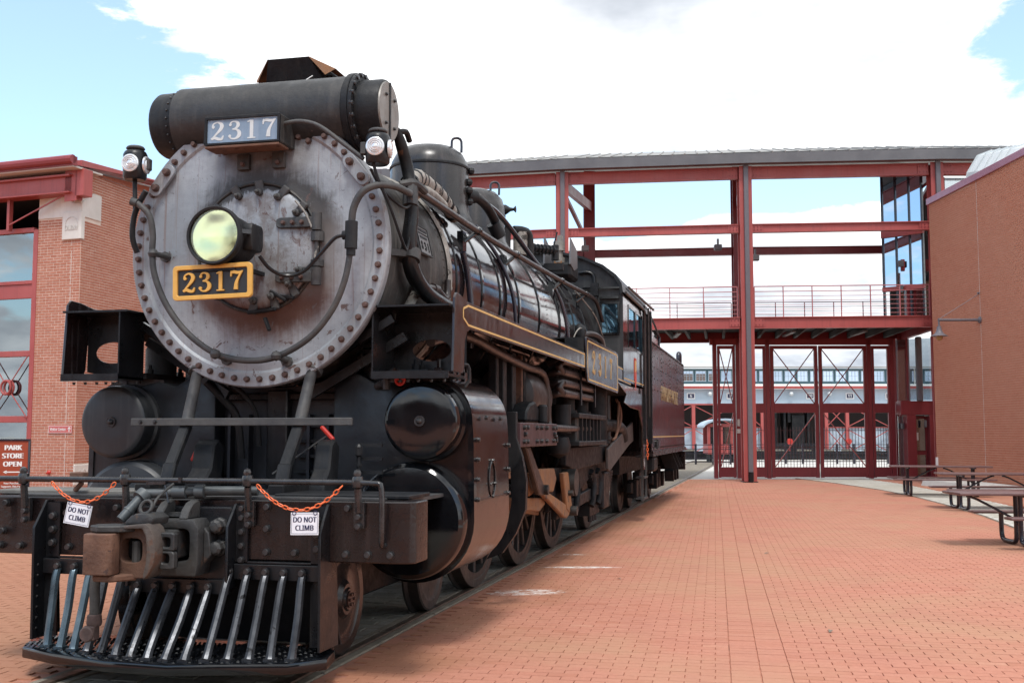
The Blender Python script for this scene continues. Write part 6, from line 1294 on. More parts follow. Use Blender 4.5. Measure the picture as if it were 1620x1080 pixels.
for s_ in (-1, 1):
    mb = MB(); mb.tube([(s_ * .47, .97, 2.06), (s_ * .455, .80, 1.66)], [.042, .046], 14); mb.cyl((s_ * .47, .98, 2.06), (s_ * .478, 1.0, 2.09), .075, n=12); mb.build('smokebox_brace', K['grey'], loco)
    mb = MB(); mb.bar((s_ * .455, .80, 1.66), (s_ * .45, .58, 1.36), .085, .06); mb.bar((s_ * .45, .58, 1.38), (s_ * .45, .50, 1.17), .10, .05); mb.box(s_ * .45 - .07, s_ * .45 + .07, .42, .6, 1.17, 1.195); mb.build('smokebox_brace', K['dull'], loco, smooth=0, bevel=.01)
mb = MB(); mb.box(-.885, .885, .735, .765, 1.655, 1.712); br_ = mb.build('cross_bar', K['grey'], loco, smooth=0, bevel=.005)
bolts(br_, [(x, .735, 1.685) for x in (-.80, -.68)], BOLTS)
for x, z, par in ((.62, 1.58, 1), (-.44, 1.44, 0)):
    mb = MB(); mb.bar((x - .08, 1.0, z + .07), (x + .02, 1.0, z - .03), .035, .03) if par else mb.bar((x - .02, .9, z - .05), (x + .03, .9, z + .06), .03, .03); mb.build('red_handle', K['redpaint'], loco, bevel=.008)
    if par: mb = MB(); mb.cyl((x - .02, 1.0, z + .01), (x - .42, .9, z - .28), .008, n=5); mb.cyl((x - .14, 1.0, z - .06), (x - .02, 1.0, z - .25), .012, n=5); mb.build('handle_rod', K['grey'], loco)
mb = MB(); mb.tube([(1.115 + .035 * math.cos(a), 1.12, 2.0 + .04 * math.sin(a)) for a in np.linspace(0, 2 * PI, 12)[:-1]], .011, 6, closed=True); mb.box(1.085, 1.145, 1.115, 1.125, 1.992, 2.008); mb.box(1.107, 1.123, 1.115, 1.125, 1.965, 2.035); mb.build('red_handwheel', K['redpaint'], loco)
mb = MB(); mb.cyl((1.09, 1.14, 2.0), (.93, 1.25, 1.99), .014, n=6); mb.cyl((.98, 1.2, 1.93), (.98, 1.2, 2.02), .03, n=8); mb.cyl((.93, 1.25, 1.98), (.86, 1.32, 1.96), .03, n=8); mb.build('cylinder_cock', K['grey'], loco)
# step castings and small pump parts standing on the deck
for x, w_ in ((-.34, .17), (.62, .13)):
    mb = MB(); mb.prism([(.72, 1.17), (.98, 1.17), (1.02, 1.50), (.94, 1.56), (.86, 1.52), (.82, 1.34), (.72, 1.24)], 'X', x - w_ / 2, x + w_ / 2); mb.build('deck_casting', K['dull'], loco, bevel=.015)
mb = MB(); mb.cyl((.86, .95, 1.17), (.86, .95, 1.45), .016, n=6); mb.lathe([(0, 1.42), (.03, 1.44), (.03, 1.50), (.015, 1.52), (0, 1.52)], (.86, .95, 0), n=8)
for z in (1.25, 1.30, 1.36): mb.cyl((.86, .95, z), (.86, .95, z + .02), .026, n=8)
for z in (1.30, 1.40, 1.50): mb.box(.84, 1.02, 1.0, 1.03, z, z + .025)
mb.build('lubricator', K['dull'], loco)

# ================================================================ BUMPER BEAM, PILOT, COUPLER
BT, BB = 1.165, .775
mb = MB(); mb.prism([(-1.60, .06), (-1.57, .02), (-1.50, 0), (1.50, 0), (1.57, .02), (1.60, .06), (1.60, .30), (-1.60, .30)], 'Z', BB, BT); beam = mb.build('bumper_beam', K['beam'], loco, smooth=25, bevel=.008)
mb = MB(); mb.box(-1.45, 1.45, .31, 1.48, 1.135, 1.160); mb.box(-1.30, 1.35, .05, .30, BT + .002, BT + .014); dk = mb.build('front_deck', K['grey'], loco, smooth=0)
mb = MB(); mb.box(-1.62, -.55, .20, .62, 1.168, 1.20); mb.build('deck_board', paint('dusty_plank', (.12, .115, .105), (.19, .18, .165), 4, (.7, .9), bump=.25, bscale=25), dk, smooth=0, bevel=.006)
mb = MB(); mb.box(.55, 1.5, .20, .66, 1.168, 1.195); mb.build('deck_board', K['dull'], dk, smooth=0, bevel=.006)
bolts(beam, [(x, 0, z) for x, z in ((-1.40, .83), (-1.24, .83), (-1.09, .83), (-.86, .83), (-1.36, 1.12), (-1.20, 1.05), (-.88, 1.06), (-.5, 1.10), (.60, 1.12), (.60, .98), (.60, .83), (.80, .83), (1.16, 1.12), (1.15, .83), (1.30, .83), (1.45, .83), (-1.38, .93), (.38, 1.1), (.38, .95))], BOLTB, sc=1.15)
for s_ in (-1, 1):                                         # plain side plates of the pilot, with a sloped top corner
    mb = MB(); mb.prism([(-.005, 1.145), (-.03, 1.145), (-.155, .97), (-.155, .80), (-.145, .23), (.16, .23), (.12, .78), (-.005, .78)], 'X', s_ * 1.03 - .009, s_ * 1.03 + .009); pl = mb.build('pilot_side_plate', K['black'], loco, bevel=.003)
    mb = MB(); mb.box(*sorted((s_ * 1.02, s_ * .92)), -.03, -.012, .24, 1.13); mb.build('angle_iron', K['black'], pl, smooth=0)
    bolts(pl, [(s_ * .965, -.03, z) for z in (.86, .95, 1.04)], BOLTB, sc=1.2)
    rivets(pl, [(s_ * (1.03 - .010), y, z) for z in np.arange(.3, .78, .07) for y in (-.11,)], .010, nrm=(-s_, 0, 0))
for x in (.385, -.33):                                     # draft pocket side plates
    mb = MB(); mb.prism([(-.005, 1.14), (-.03, 1.14), (-.145, 1.0), (-.145, .60), (-.005, .60)], 'X', x - .009, x + .009); pl = mb.build('pocket_plate', K['black'], loco, bevel=.003); mb = MB(); mb.box(x + .009, x + .09, -.03, -.010, .66, 1.13); mb.build('angle_iron', K['black'], pl, smooth=0); bolts(pl, [(x + .05, -.03, z) for z in (.70, .78, .87, .96, 1.05, 1.11)], BOLTB, sc=1.0)
mb = MB(); mb.box(-1.02, -.34, -.06, -.03, .655, .755); mb.box(.395, 1.02, -.06, -.03, .655, .755); mb.box(-.33, .385, -.10, -.07, .56, .655); mb.box(-1.0, 1.0, -.03, .0, .755, .77); rail_ = mb.build('pilot_top_rail', K['black'], loco, smooth=0, bevel=.004)
# pilot foot plate with chequer studs
base = [(-1.16, .02), (-1.03, -.23), (-.72, -.36), (-.25, -.50), (.20, -.53), (.45, -.45), (.90, -.32), (1.08, -.12), (1.03, .12), (.96, .30), (-1.05, .30), (-1.16, .24)]
mb = MB(); mb.prism(base, 'Z', .125, .195); pb = mb.build('pilot_foot_plate', K['gloss'], loco, bevel=.012, seg=2)
stud = MB()
for i in range(60):
    for j in range(20):
        x = -1.1 + i * .036 + (j % 2) * .018; y = -.50 + j * .036
        yl = np.interp(x, [-1.2, -1.06, -.72, -.25, .2, .45, .9, 1.08], [.02, -.23, -.36, -.5, -.53, -.45, -.32, -.12])
        if y > yl + .04 and y < .25 and -1.1 < x < 1.0:
            c, s_ = (.013, .005) if (i + j) % 2 else (.005, .013); stud.add([(x - c, y - s_, .195), (x + c, y - s_, .195), (x + c, y + s_, .195), (x - c, y + s_, .195), (x, y, .2005)], [(0, 1, 4), (1, 2, 4), (2, 3, 4), (3, 0, 4)])
stuff(stud.build('tread_studs', K['gloss'], pb, smooth=0))
K['bluebar'] = paint('blue_grey_bar', (.055, .085, .11), (.11, .155, .185), 5, (.22, .4), metal=.6)
for i in range(15):
    x = -.885 + .1264 * i; mid = abs(x - .03) < .34; zt = .60 if mid else .70; yt = -.115 if mid else -.075
    yb = float(np.interp(x, [-.9, -.5, -.1, .2, .5, .9], [-.16, -.29, -.40, -.42, -.33, -.22])); wob = random.uniform(-.012, .012)
    mb = MB(); P_ = [(x, yt, zt), (x + wob * .2, yt * .88 + yb * .12 - .012, zt - .06), (x + wob * .6, yt * .5 + yb * .5, (zt + .2) * .5), (x + wob * .3, yt * .1 + yb * .9, .25), (x, yb, .20)]
    mb.tube(P_, [.021, .0265, .027, .027, .033], 8, 3); mb.box(x - .035, x + .035, yb - .03, yb + .03, .195, .21)
    bo = mb.build('pilot_bar', K['steelbar'] if i not in (0, 1, 2) else K['bluebar'], loco, smooth=30, bevel=0)
    bolts(bo, [(x, yt - .005, zt + .012)], BOLTB, sc=1.1)
# uncoupling rod on posts, grab irons
mb = MB(); mb.tube([(-1.40, -.06, .90), (-1.405, -.09, .94), (-1.41, -.09, 1.24), (-1.37, -.085, 1.285), (-1.25, -.08, 1.29), (0, -.08, 1.289), (1.28, -.08, 1.288)], .020, 10, 2); rod = mb.build('front_rod', K['boltblack'], loco, smooth=50)
mb = MB(); mb.tube([(1.10, -.08, 1.288), (1.36, -.09, 1.285), (1.415, -.09, 1.25), (1.42, -.09, 1.0), (1.41, -.06, .90), (1.41, 0, .89)], .018, 10, 3); mb.build('grab_iron', K['boltblack'], loco, smooth=50)
for x in (-1.18, -.40, .49, 1.25):
    mb = MB(); mb.lathe([(0, -.046), (.032, -.034), (.042, 0), (.032, .034), (0, .046)], (x, -.075, 1.292), n=14); mb.cyl((x, -.07, 1.25), (x, -.05, 1.1), .024, n=8); mb.bar((x, -.035, 1.16), (x, -.03, 1.0), .07, .03, (0, 1, 0)); mb.lathe([(0, -.03), (.02, -.02), (.026, 0), (.02, .02), (0, .03)], (x, -.08, 1.345), n=8); mb.build('rod_post', K['boltblack'], rod, smooth=40); bolts(rod, [(x, -.05, 1.07), (x, -.05, 1.01)], BOLTB)
# coupler: striker casting, shank, head and knuckle
mb = MB(); mb.prism([(.02, .775), (.02, .70), (.27, .21), (.29, .21), (.04, .775)], 'X', -.34, 1.01); mb.build('pilot_shade_sheet', K['frame'], loco, smooth=0)  # added dark sheet, stands in for the darkness behind the pilot bars
mb = MB(); mb.box(-.60, .60, .55, 2.9, .30, .66); mb.build('leading_truck_frame', K['frame'], loco, smooth=0, bevel=.02)
mb = MB(); mb.box(-.32, .375, -.065, -.006, .58, 1.12); mb.build('draft_plate', K['black'], loco, smooth=0, bevel=.01)
def holed_plate(mb, outer, hole, y0, y1):
    """front plate (x,z outline) with one opening, between y0 and y1; outline and hole have the same number of points, matched by angle"""
    n = len(hole); vs = [(x, y, z) for y in (y0, y1) for L in (outer, hole) for x, z in L]; fs = []
    for i in range(n):
        j = (i + 1) % n; fs += [(i, j, n + j, n + i), (2 * n + i, 3 * n + i, 3 * n + j, 2 * n + j), (n + i, n + j, 3 * n + j, 3 * n + i), (i, 2 * n + i, 2 * n + j, j)]
    mb.add(vs, fs)
def around(x0, x1, z0, z1, cx, cz, n=24):
    o = []
    for i in range(n):
        a = 2 * PI * i / n; c, s_ = math.cos(a), math.sin(a)
        k = min(((x1 if c > 0 else x0) - cx) / c if abs(c) > 1e-6 else 9, ((z1 if s_ > 0 else z0) - cz) / s_ if abs(s_) > 1e-6 else 9); o.append((cx + c * k, cz + s_ * k))
    return o
def sq(cx, cz, rx_, rz_, n=24, e=.6): return [(cx + rx_ * math.copysign(abs(math.cos(a)) ** e, math.cos(a)), cz + rz_ * math.copysign(abs(math.sin(a)) ** e, math.sin(a))) for a in [2 * PI * i / n for i in range(n)]]
# striker: a cast frame round the shank with an arched horn above
st_m = MB(); holed_plate(st_m, around(-.20, .235, .69, 1.05, .03, .88), sq(.05, .885, .125, .105, e=.35), -.24, -.06); st = st_m.build('coupler_striker', K['castiron'], loco, bevel=.009, seg=2)
mb = MB(); mb.prism([(.235, .76), (.29, .82), (.27, .96), (.235, 1.0)], 'Y', -.17, -.06); mb.build('striker_wing', K['castiron'], st, bevel=.007)
for x in (.12, -.06):
    mb = MB(); mb.prism([(-.06, 1.155), (-.09, 1.165), (-.15, 1.15), (-.20, 1.11), (-.235, 1.05), (-.06, 1.05)], 'X', x - .03, x + .03); mb.build('striker_horn', K['castiron'], st, bevel=.007)
mb = MB(); mb.box(-.03, .09, -.16, -.08, 1.06, 1.085); mb.build('horn_tie', K['castiron'], st, smooth=0)
for z in (1.0, .86):
    mb = MB(); mb.lathe([(.055, -.07), (.055, -.10), (.045, -.11), (.045, -.15), (.03, -.165), (.0, -.17)], (.305, 0, z), 'Y', 8); mb.build('striker_nut', K['castiron'], st, smooth=25)
mb = MB(); mb.box(-.05, .10, -.40, -.05, .80, .985); mb.build('coupler_shank', K['castiron'], loco, bevel=.012)
headm = paint('coupler_brown_grey', (.06, .048, .042), (.10, .075, .06), 5, (.6, .85), bump=.35, bscale=30, spots=((.10, .052, .034), .52, 5))
hd = MB(); holed_plate(hd, around(-.21, .045, .705, 1.03, -.075, .87), sq(-.075, .875, .075, .075, e=.55), -.50, -.40); hdo = hd.build('coupler_head', paint('rust_face', (.075, .040, .028), (.125, .062, .038), 6, (.65, .9), bump=.35, bscale=35), loco, smooth=20, bevel=.007, seg=2)
mb = MB(); mb.box(-.20, .04, -.41, -.36, .72, 1.02); mb.build('head_back', K['frame'], hdo, smooth=0)
mb = MB(); mb.cyl((-.06, -.46, .80), (-.06, -.46, .93), .03, n=10); mb.build('lock_pin', K['castiron'], hdo)
mb = MB(); mb.prism([(-.10, 1.03), (.05, 1.045), (.085, 1.02), (.115, .96), (.125, .88), (.115, .80), (.08, .735), (.045, .705), (.045, .74), (.06, .80), (.066, .88), (.055, .97), (.03, 1.015), (-.10, 1.01)], 'Y', -.56, -.40); mb.build('guard_arm', headm, hdo, bevel=.008, seg=2)
wb = MB(); holed_plate(wb, around(.10, .20, .875, .985, .145, .925), sq(.145, .925, .028, .030, e=.6), -.47, -.42); holed_plate(wb, around(.10, .20, .76, .872, .14, .825), sq(.14, .825, .027, .030, e=.6), -.47, -.42); mb = wb.build('head_web', K['castiron'], hdo, smooth=0, bevel=.008)
mb = MB(); mb.box(.10, .19, -.42, -.40, .77, .97); mb.build('web_back', K['frame'], hdo, smooth=0)
mb = MB(); mb.prism([(-.325, -.50), (-.33, -.60), (-.31, -.655), (-.15, -.66), (-.125, -.63), (-.13, -.54), (-.17, -.49), (-.25, -.47)], 'Z', .735, .985); kn = mb.build('knuckle', K['rustbrown'], hdo, smooth=20, bevel=.009, seg=2)
mb = MB(); mb.prism([(-.34, -.46), (-.33, -.56), (-.24, -.62), (-.11, -.58), (-.05, -.50), (-.08, -.40), (-.26, -.40)], 'Z', .99, 1.03); mb.build('head_lug', K['castiron'], hdo, smooth=20, bevel=.007)
mb = MB(); mb.prism([(-.30, -.47), (-.28, -.60), (-.14, -.62), (-.04, -.48), (-.12, -.40)], 'Z', .69, .732); mb.build('head_lug', K['rustbrown'], hdo, smooth=20, bevel=.01)
mb = MB(); mb.prism([(-.13, 1.03), (.06, 1.03), (.07, 1.075), (.03, 1.10), (-.06, 1.10), (-.12, 1.06)], 'Y', -.50, -.30); mb.build('lock_cover', K['castiron'], hdo, bevel=.012, seg=2)
mb = MB(); mb.tube([(-.04 + .040 * math.cos(a), -.40 + .02 * math.sin(a), 1.135 + .040 * math.sin(a)) for a in np.linspace(0, 2 * PI, 14)[:-1]], .012, 7, closed=True); mb.tube([(.0, -.39, 1.13), (.005, -.36, 1.18), (.0, -.25, 1.23), (.0, -.15, 1.27)], .009, 6, 3); mb.build('lift_link', K['castiron'], hdo, smooth=50)
mb = MB(); mb.bar((-.22, -.10, 1.27), (-.08, -.10, 1.275), .03, .02); mb.cyl((-.09, -.10, 1.27), (.0, -.2, 1.15), .006, n=5); mb.bar((.02, -.1, 1.275), (.02, -.1, 1.31), .02, .02); mb.build('lift_lever', K['boltblack'], loco)
# air hose
mb = MB(); mb.cyl((-.22, -.12, 1.20), (-.24, -.16, 1.17), .055, n=12); mb.cyl((-.23, -.14, 1.19), (-.31, -.26, 1.04), .032, n=12); mb.cyl((-.28, -.21, 1.10), (-.285, -.22, 1.09), .036, n=12); mb.tube([(-.26, -.12, 1.20), (-.05, -.06, 1.21), (.2, .0, 1.22), (.5, .06, 1.22)], .032, 10, 3); mb.cyl((-.05, -.06, 1.21), (.04, -.05, 1.212), .045, n=10); mb.cyl((.1, -.04, 1.215), (.16, -.03, 1.217), .045, n=10); mb.build('air_pipe', paint('pipe_blue_grey', (.05, .06, .064), (.10, .11, .115), 5, (.35, .6), metal=.3), loco, smooth=45)
mb = MB(); mb.tube([(-.33, -.28, 1.0), (-.38, -.34, .85), (-.40, -.38, .66), (-.385, -.40, .52), (-.385, -.40, .44)], .032, 10, 5); ah = mb.build('air_hose', paint('hose_rubber', (.032, .03, .028), (.06, .056, .052), 7, (.7, .9), bump=.3, bscale=60), loco, smooth=50)
mb = MB(); mb.lathe([(.045, .0), (.05, -.05), (.04, -.08)], (-.385, -.40, .46), n=10); mb.box(-.435, -.355, -.45, -.38, .30, .39); mb.lathe([(.05, -.02), (.05, .02)], (-.405, -.44, .34), 'Y', 12); mb.build('hose_coupling', K['boltrust'], ah, bevel=.008)
mb = MB(); mb.box(-.95, -.85, .10, .18, 1.26, 1.33); mb.cyl((-.93, .14, 1.2), (-.87, .14, 1.26), .02, n=6); jb = mb.build('junction_box', K['rustbrown'], loco, smooth=0, bevel=.006)

# ================================================================ WHEELS, FRAMES, MOTION
def disc_wheel(r, par, x, y, sgn, name='wheel'):
    mb = MB(); pr = [(0, .045), (.075, .045), (.085, .03), (.11, .03), (.14, -.0), (.24, -.02), (.30, -.01), (.315, .0), (r - .015, .0), (r, -.01), (r + .004, -.10), (r + .03, -.125), (r + .025, -.145), (r - .06, -.145), (0, -.14)]
    mb.lathe([(a_, sgn * h_) for a_, h_ in pr], (x, y, r + .012), 'X', 56); w = mb.build(name, K['wheelpaint'], par, smooth=30)
    mb = MB(); mb.lathe([(.06, sgn * .046), (.06, sgn * .055), (.0, sgn * .058)], (x, y, r + .012), 'X', 20)
    for k in range(6): a = k * PI / 3; mb.lathe([(.012, sgn * .05), (.012, sgn * .072), (0, sgn * .074)], (x, y + .04 * math.cos(a), r + .012 + .04 * math.sin(a)), 'X', 6)
    mb.build('hub_cap', K['wheelhub'], w); return w
K['wheelpaint'] = paint('wheel_black', (.009, .0085, .009), (.022, .0185, .0185), 4., (.12, .28), bump=.10, bscale=14, spec=.4, spots=((.06, .04, .035), .70, 8))
K['wheelhub'] = paint('wheel_hub', (.05, .028, .024), (.09, .05, .04), 5., (.3, .5), bump=.2)
K['wheeldull'] = paint('wheel_dull', (.016, .016, .0165), (.04, .037, .034), 4., (.4, .65), bump=.15, spots=((.10, .06, .04), .68, 8))
for y in (.87, 2.97):
    for s_ in (-1, 1):
        w = disc_wheel(.40, loco, s_ * .79, y, s_)
        if y > 2 : w.data.materials[0] = K['wheeldull']
    mb = MB(); mb.cyl((-.7, y, .41), (.7, y, .41), .075, n=12); mb.build('axle', K['frame'], loco)
mb = MB(); mb.cyl((.79, 2.62, .62), (.99, 2.62, .62), .06, n=10); mb.cyl((.95, 2.62, .62), (1.02, 2.62, .62), .045, n=8); mb.cyl((.9, 2.50, .60), (.9, 2.8, .60), .02, n=6); mb.build('drain_cock', K['lagging'], loco)
mb = MB(); mb.cyl((.79, 3.85, .66), (.99, 3.85, .66), .075, n=10); mb.cyl((.97, 3.85, .66), (1.03, 3.85, .66), .05, n=8); mb.build('brake_pin', K['grey'], loco)
def spoked(par, x, y, sgn, r=.95, ns=16):
    mb = MB(); mb.lathe([(r - .15, sgn * -.02), (r - .145, 0), (r - .085, .0), (r - .08, sgn * .005), (r - .005, sgn * .005), (r, 0), (r + .004, sgn * -.10), (r + .03, sgn * -.12), (r + .025, sgn * -.14), (r - .15, sgn * -.13), (r - .15, sgn * -.02)], (x, y, r + .012), 'X', 64, caps=False); w = mb.build('driving_wheel', K['wheeldull'], par, smooth=30)
    mb = MB()
    for k in range(ns):
        a = 2 * PI * k / ns; mb.bar((x - sgn * .06, y + .15 * math.cos(a), r + .012 + .15 * math.sin(a)), (x - sgn * .06, y + (r - .14) * math.cos(a), r + .012 + (r - .14) * math.sin(a)), .06, .075, (1, 0, 0))
    mb.build('spokes', K['wheeldull'], w, smooth=0, bevel=.01)
    mb = MB(); mb.lathe([(.0, sgn * .03), (.14, sgn * .03), (.2, sgn * .0), (.2, sgn * -.13)], (x, y, r + .012), 'X', 24); mb.lathe([(0, sgn * .06), (.10, sgn * .06), (.12, sgn * .02)], (x, y - .12, r + .012 - .28), 'X', 16); mb.build('hub', K['frame'], w)
    mb = MB(); a_ = np.linspace(R(20), R(160), 12); mb.prism([(y + (r - .16) * math.cos(q), r + .012 + (r - .16) * math.sin(q)) for q in a_] + [(y - .3, r + .36), (y + .3, r + .36)], 'X', x - sgn * .09, x - sgn * .01); mb.build('counterweight', K['wheeldull'], w, smooth=0)
    return w
for y in (4.55, 6.58, 8.62):
    for s_ in (-1, 1): spoked(loco, s_ * .79, y, s_)
    mb = MB(); mb.cyl((-.7, y, .96), (.7, y, .96), .10, n=12); mb.build('axle', K['frame'], loco)
for s_ in (-1, 1):
    disc_wheel(.57, loco, s_ * .77, 11.75, s_, 'trailing_wheel').data.materials[0] = K['wheeldull']
    mb = MB(); mb.box(*sorted((s_ * .45, s_ * .57)), .3, 12.4, .80, 1.25); mb.build('main_frame', K['frame'], loco, smooth=0, bevel=.01)
    mb = MB(); mb.bar((s_ * .93, 4.43, .68), (s_ * .93, 8.5, .68), .05, .13); mb.build('side_rod', K['frame'], loco, smooth=0, bevel=.01)
    mb = MB(); mb.bar((s_ * 1.02, 3.55, .98), (s_ * 1.02, 6.46, .69), .055, .15); mb.build('main_rod', K['rustorange'] if s_ > 0 else K['frame'], loco, smooth=0, bevel=.01)
    mb = MB(); mb.cyl((s_ * 1.17, 2.4, .97), (s_ * 1.17, 3.4, .97), .05, n=12); mb.box(*sorted((s_ * 1.06, s_ * 1.30)), 3.3, 3.75, .84, 1.10); mb.build('crosshead', K['rustorange'], loco, bevel=.02)
    mb = MB(); mb.box(*sorted((s_ * 1.08, s_ * 1.26)), 2.46, 4.7, 1.15, 1.22); mb.box(*sorted((s_ * 1.08, s_ * 1.26)), 2.46, 4.7, .73, .79); mb.build('guide_bar', K['rustorange'] if s_ > 0 else K['frame'], loco, smooth=0, bevel=.006)
    # crescent shaped motion plate behind the cylinder
    yk = [(1.28, 1.80), (1.50, 1.80), (1.50, 1.56), (1.56, 1.38), (1.60, 1.16), (1.59, .90), (1.50, .68), (1.37, .50), (1.22, .44), (1.30, .56), (1.42, .76), (1.46, .98), (1.45, 1.24), (1.38, 1.42), (1.28, 1.55)]
    mb = MB(); mb.prism([(s_ * x, z) for x, z in yk], 'Y', 3.30, 3.36); mb.build('motion_plate', K['dull'], loco, bevel=.006)
    mb = MB(); mb.prism([(s_ * x, z) for x, z in yk[3:13]], 'Y', 3.28, 3.30); mb.build('motion_plate_rib', K['black'], loco, smooth=0)
    mb = MB(); mb.prism([(s_ * .9, 1.35), (s_ * 1.3, 1.5), (s_ * 1.3, 1.78), (s_ * .9, 1.78)], 'Y', 3.31, 3.35); mb.build('motion_bracket', K['frame'], loco, smooth=0)
# riveted maroon bearer plate
mb = MB(); mb.box(1.36, 1.52, 3.40, 5.18, 1.47, 1.70); bp_ = mb.build('bearer_plate', paint('dull_maroon', (.045, .024, .028), (.07, .036, .04), 4, (.35, .6), bump=.08), loco, smooth=0, bevel=.006)
bolts(bp_, [(1.52, y, z) for z in (1.655, 1.52) for y in (3.52, 3.66, 4.1, 4.32, 4.58, 4.95, 5.08)] + [(1.52, 3.56, 1.59), (1.52, 5.0, 1.59), (1.52, 5.06, 1.56)], BOLTB, RX, 1.1)
mb = MB(); mb.prism([(4.10, 1.72), (4.7, 1.72), (4.72, 1.86), (4.55, 1.93), (4.3, 1.90), (4.12, 1.82)], 'X', 1.25, 1.42); mb.cyl((1.45, 4.75, 1.70), (1.45, 4.75, 1.9), .06, n=8); mb.build('reverse_bracket', K['dull'], loco, bevel=.02)
for y, m_, w_ in ((3.55, 'frame', .10), (3.85, 'dull', .14), (4.25, 'dull', .16), (4.62, 'rustbrown', .06), (4.75, 'frame', .08)):
    mb = MB(); mb.box(1.18, 1.26, y - w_ / 2, y + w_ / 2, 1.70, 2.42); mb.build('hanger', K[m_], loco, smooth=0, bevel=.008)
mb = MB(); mb.tube([(1.2, 1.6, 2.32), (1.25, 2.4, 2.44), (1.3, 3.4, 2.36), (1.3, 4.6, 2.30), (1.32, 5.4, 2.26), (1.34, 5.55, 2.0), (1.34, 5.6, 1.72), (1.38, 5.8, 1.66), (1.40, 8.2, 1.66)], .042, 10, 3); mb.build('air_line', K['copper'], loco, smooth=45)
mb = MB(); mb.lathe([(0, 4.75), (.2, 4.76), (.32, 4.82), (.34, 4.9), (.34, 5.75), (.32, 5.83), (.2, 5.88), (0, 5.9)], (1.02, 0, 2.0), 'Y', 28); mb.build('air_reservoir', paint('reservoir_black', (.02, .018, .018), (.04, .032, .03), 3, (.3, .5)), loco, smooth=40)
# cooling coil
for k, z in enumerate((2.45, 2.32, 2.19, 2.07)):
    mb = MB(); x = 1.42; mb.tube([(x - .16, 6.02, z - .03), (x - .03, 5.96, z), (x, 6.05, z), (x, 6.2, z), (x, 8.0, z), (x, 8.15, z), (x - .03, 8.22, z), (x - .16, 8.15, z - .03)], .048, 10, 2); mb.build('cooling_coil', K['copper'], loco, smooth=50)
mb = MB(); mb.tube([(1.42, 6.0, 2.45), (1.40, 5.93, 2.38), (1.42, 6.0, 2.32)], .045, 8, 3); mb.tube([(1.42, 6.0, 2.19), (1.40, 5.93, 2.13), (1.42, 6.0, 2.07)], .045, 8, 3); mb.build('coil_bend', K['copper'], loco, smooth=50)
for y in (7.0, 8.1): mb = MB(); mb.box(1.465, 1.485, y - .03, y + .03, 1.95, 2.52); mb.build('coil_clamp', K['black'], loco, smooth=0)
# brake / stoker block with ribs, vertical cylinders
mb = MB(); mb.box(1.05, 1.42, 7.0, 9.0, 1.45, 1.84); cb = mb.build('pump_block', paint('pump_grey', (.025, .024, .023), (.05, .047, .044), 4, (.5, .75), bump=.2), loco, bevel=.02)
for z in (1.82, 1.47): mb = MB(); mb.box(1.0, 1.48, 6.85, 9.15, z - .03, z + .03); mb.build('pump_flange', K['dull'], cb, smooth=0, bevel=.008)
for y in np.arange(7.2, 9.0, .3): mb = MB(); mb.box(1.42, 1.46, y - .02, y + .02, 1.5, 1.8); mb.build('pump_rib', K['dull'], cb, smooth=0)
for y, z0, z1, r_ in ((7.2, 1.84, 2.1, .12), (8.2, 1.84, 2.06, .13), (9.55, 1.45, 2.4, .19), (10.3, 1.4, 2.3, .07), (10.9, 1.5, 2.2, .05)):
    mb = MB(); mb.cyl((1.24, y, z0), (1.24, y, z1), r_, n=16); mb.cyl((1.24, y, z0), (1.24, y, z0 + .05), r_ * 1.25, n=16); mb.build('pump_cylinder', K['frame'] if r_ > .1 else K['copper'], loco, smooth=35)
mb = MB(); mb.cyl((1.28, 6.7, 1.6), (1.28, 6.7, 1.95), .12, n=14); mb.lathe([(0, -.16), (.13, -.1), (.16, 0), (.13, .1), (0, .16)], (1.26, 6.6, 1.45), n=12); mb.build('valve_body', K['dull'], loco, smooth=40)
mb = MB(); mb.tube([(1.2, 10.5, 1.72), (1.3, 11.2, 1.72), (1.34, 11.7, 1.66), (1.34, 11.9, 1.5)], .10, 12, 4); mb.build('injector_elbow', K['dull'], loco, smooth=45)
mb = MB(); mb.tube([(1.38, 10.9, 2.14), (1.42, 11.05, 2.0), (1.42, 11.1, 1.8), (1.38, 10.95, 1.6)], .022, 7, 4); mb.tube([(1.36, 10.6, 1.5), (1.4, 10.8, 1.6), (1.42, 10.9, 2.1)], .02, 7, 3); mb.build('copper_pipe', K['rustbrown'], loco, smooth=50)
# orange rusted link work outside the drivers
def plate_x(poly, x0, x1, m_, name, bev=.012): mb = MB(); mb.prism(poly, 'X', x0, x1); return mb.build(name, K[m_], loco, bevel=bev)
plate_x([(5.50, 1.20), (6.45, 1.18), (6.60, 1.05), (6.40, .90), (5.62, .92), (5.40, 1.02)], 1.16, 1.24, 'rustorange', 'link_plate')
plate_x([(5.22, .98), (5.42, .99), (7.10, .68), (7.16, .60), (6.92, .55), (6.70, .58)], 1.25, 1.31, 'rustorange', 'link_arm')
plate_x([(6.62, 1.12), (6.95, 1.12), (7.22, .66), (7.10, .60), (6.85, .66)], 1.26, 1.32, 'rustorange', 'link_arm')
plate_x([(4.60, .93), (5.85, .86), (5.90, .78), (5.6, .72), (4.62, .80)], 1.18, 1.24, 'rustorange', 'link_arm')
plate_x([(4.95, 1.18), (5.28, 1.16), (5.30, .95), (5.02, .92)], 1.18, 1.25, 'rustorange', 'link_plate')
plate_x([(4.35, 1.46), (4.56, 1.46), (5.32, 1.0), (5.22, .92), (5.02, .95)], 1.30, 1.36, 'copper', 'combination_lever')
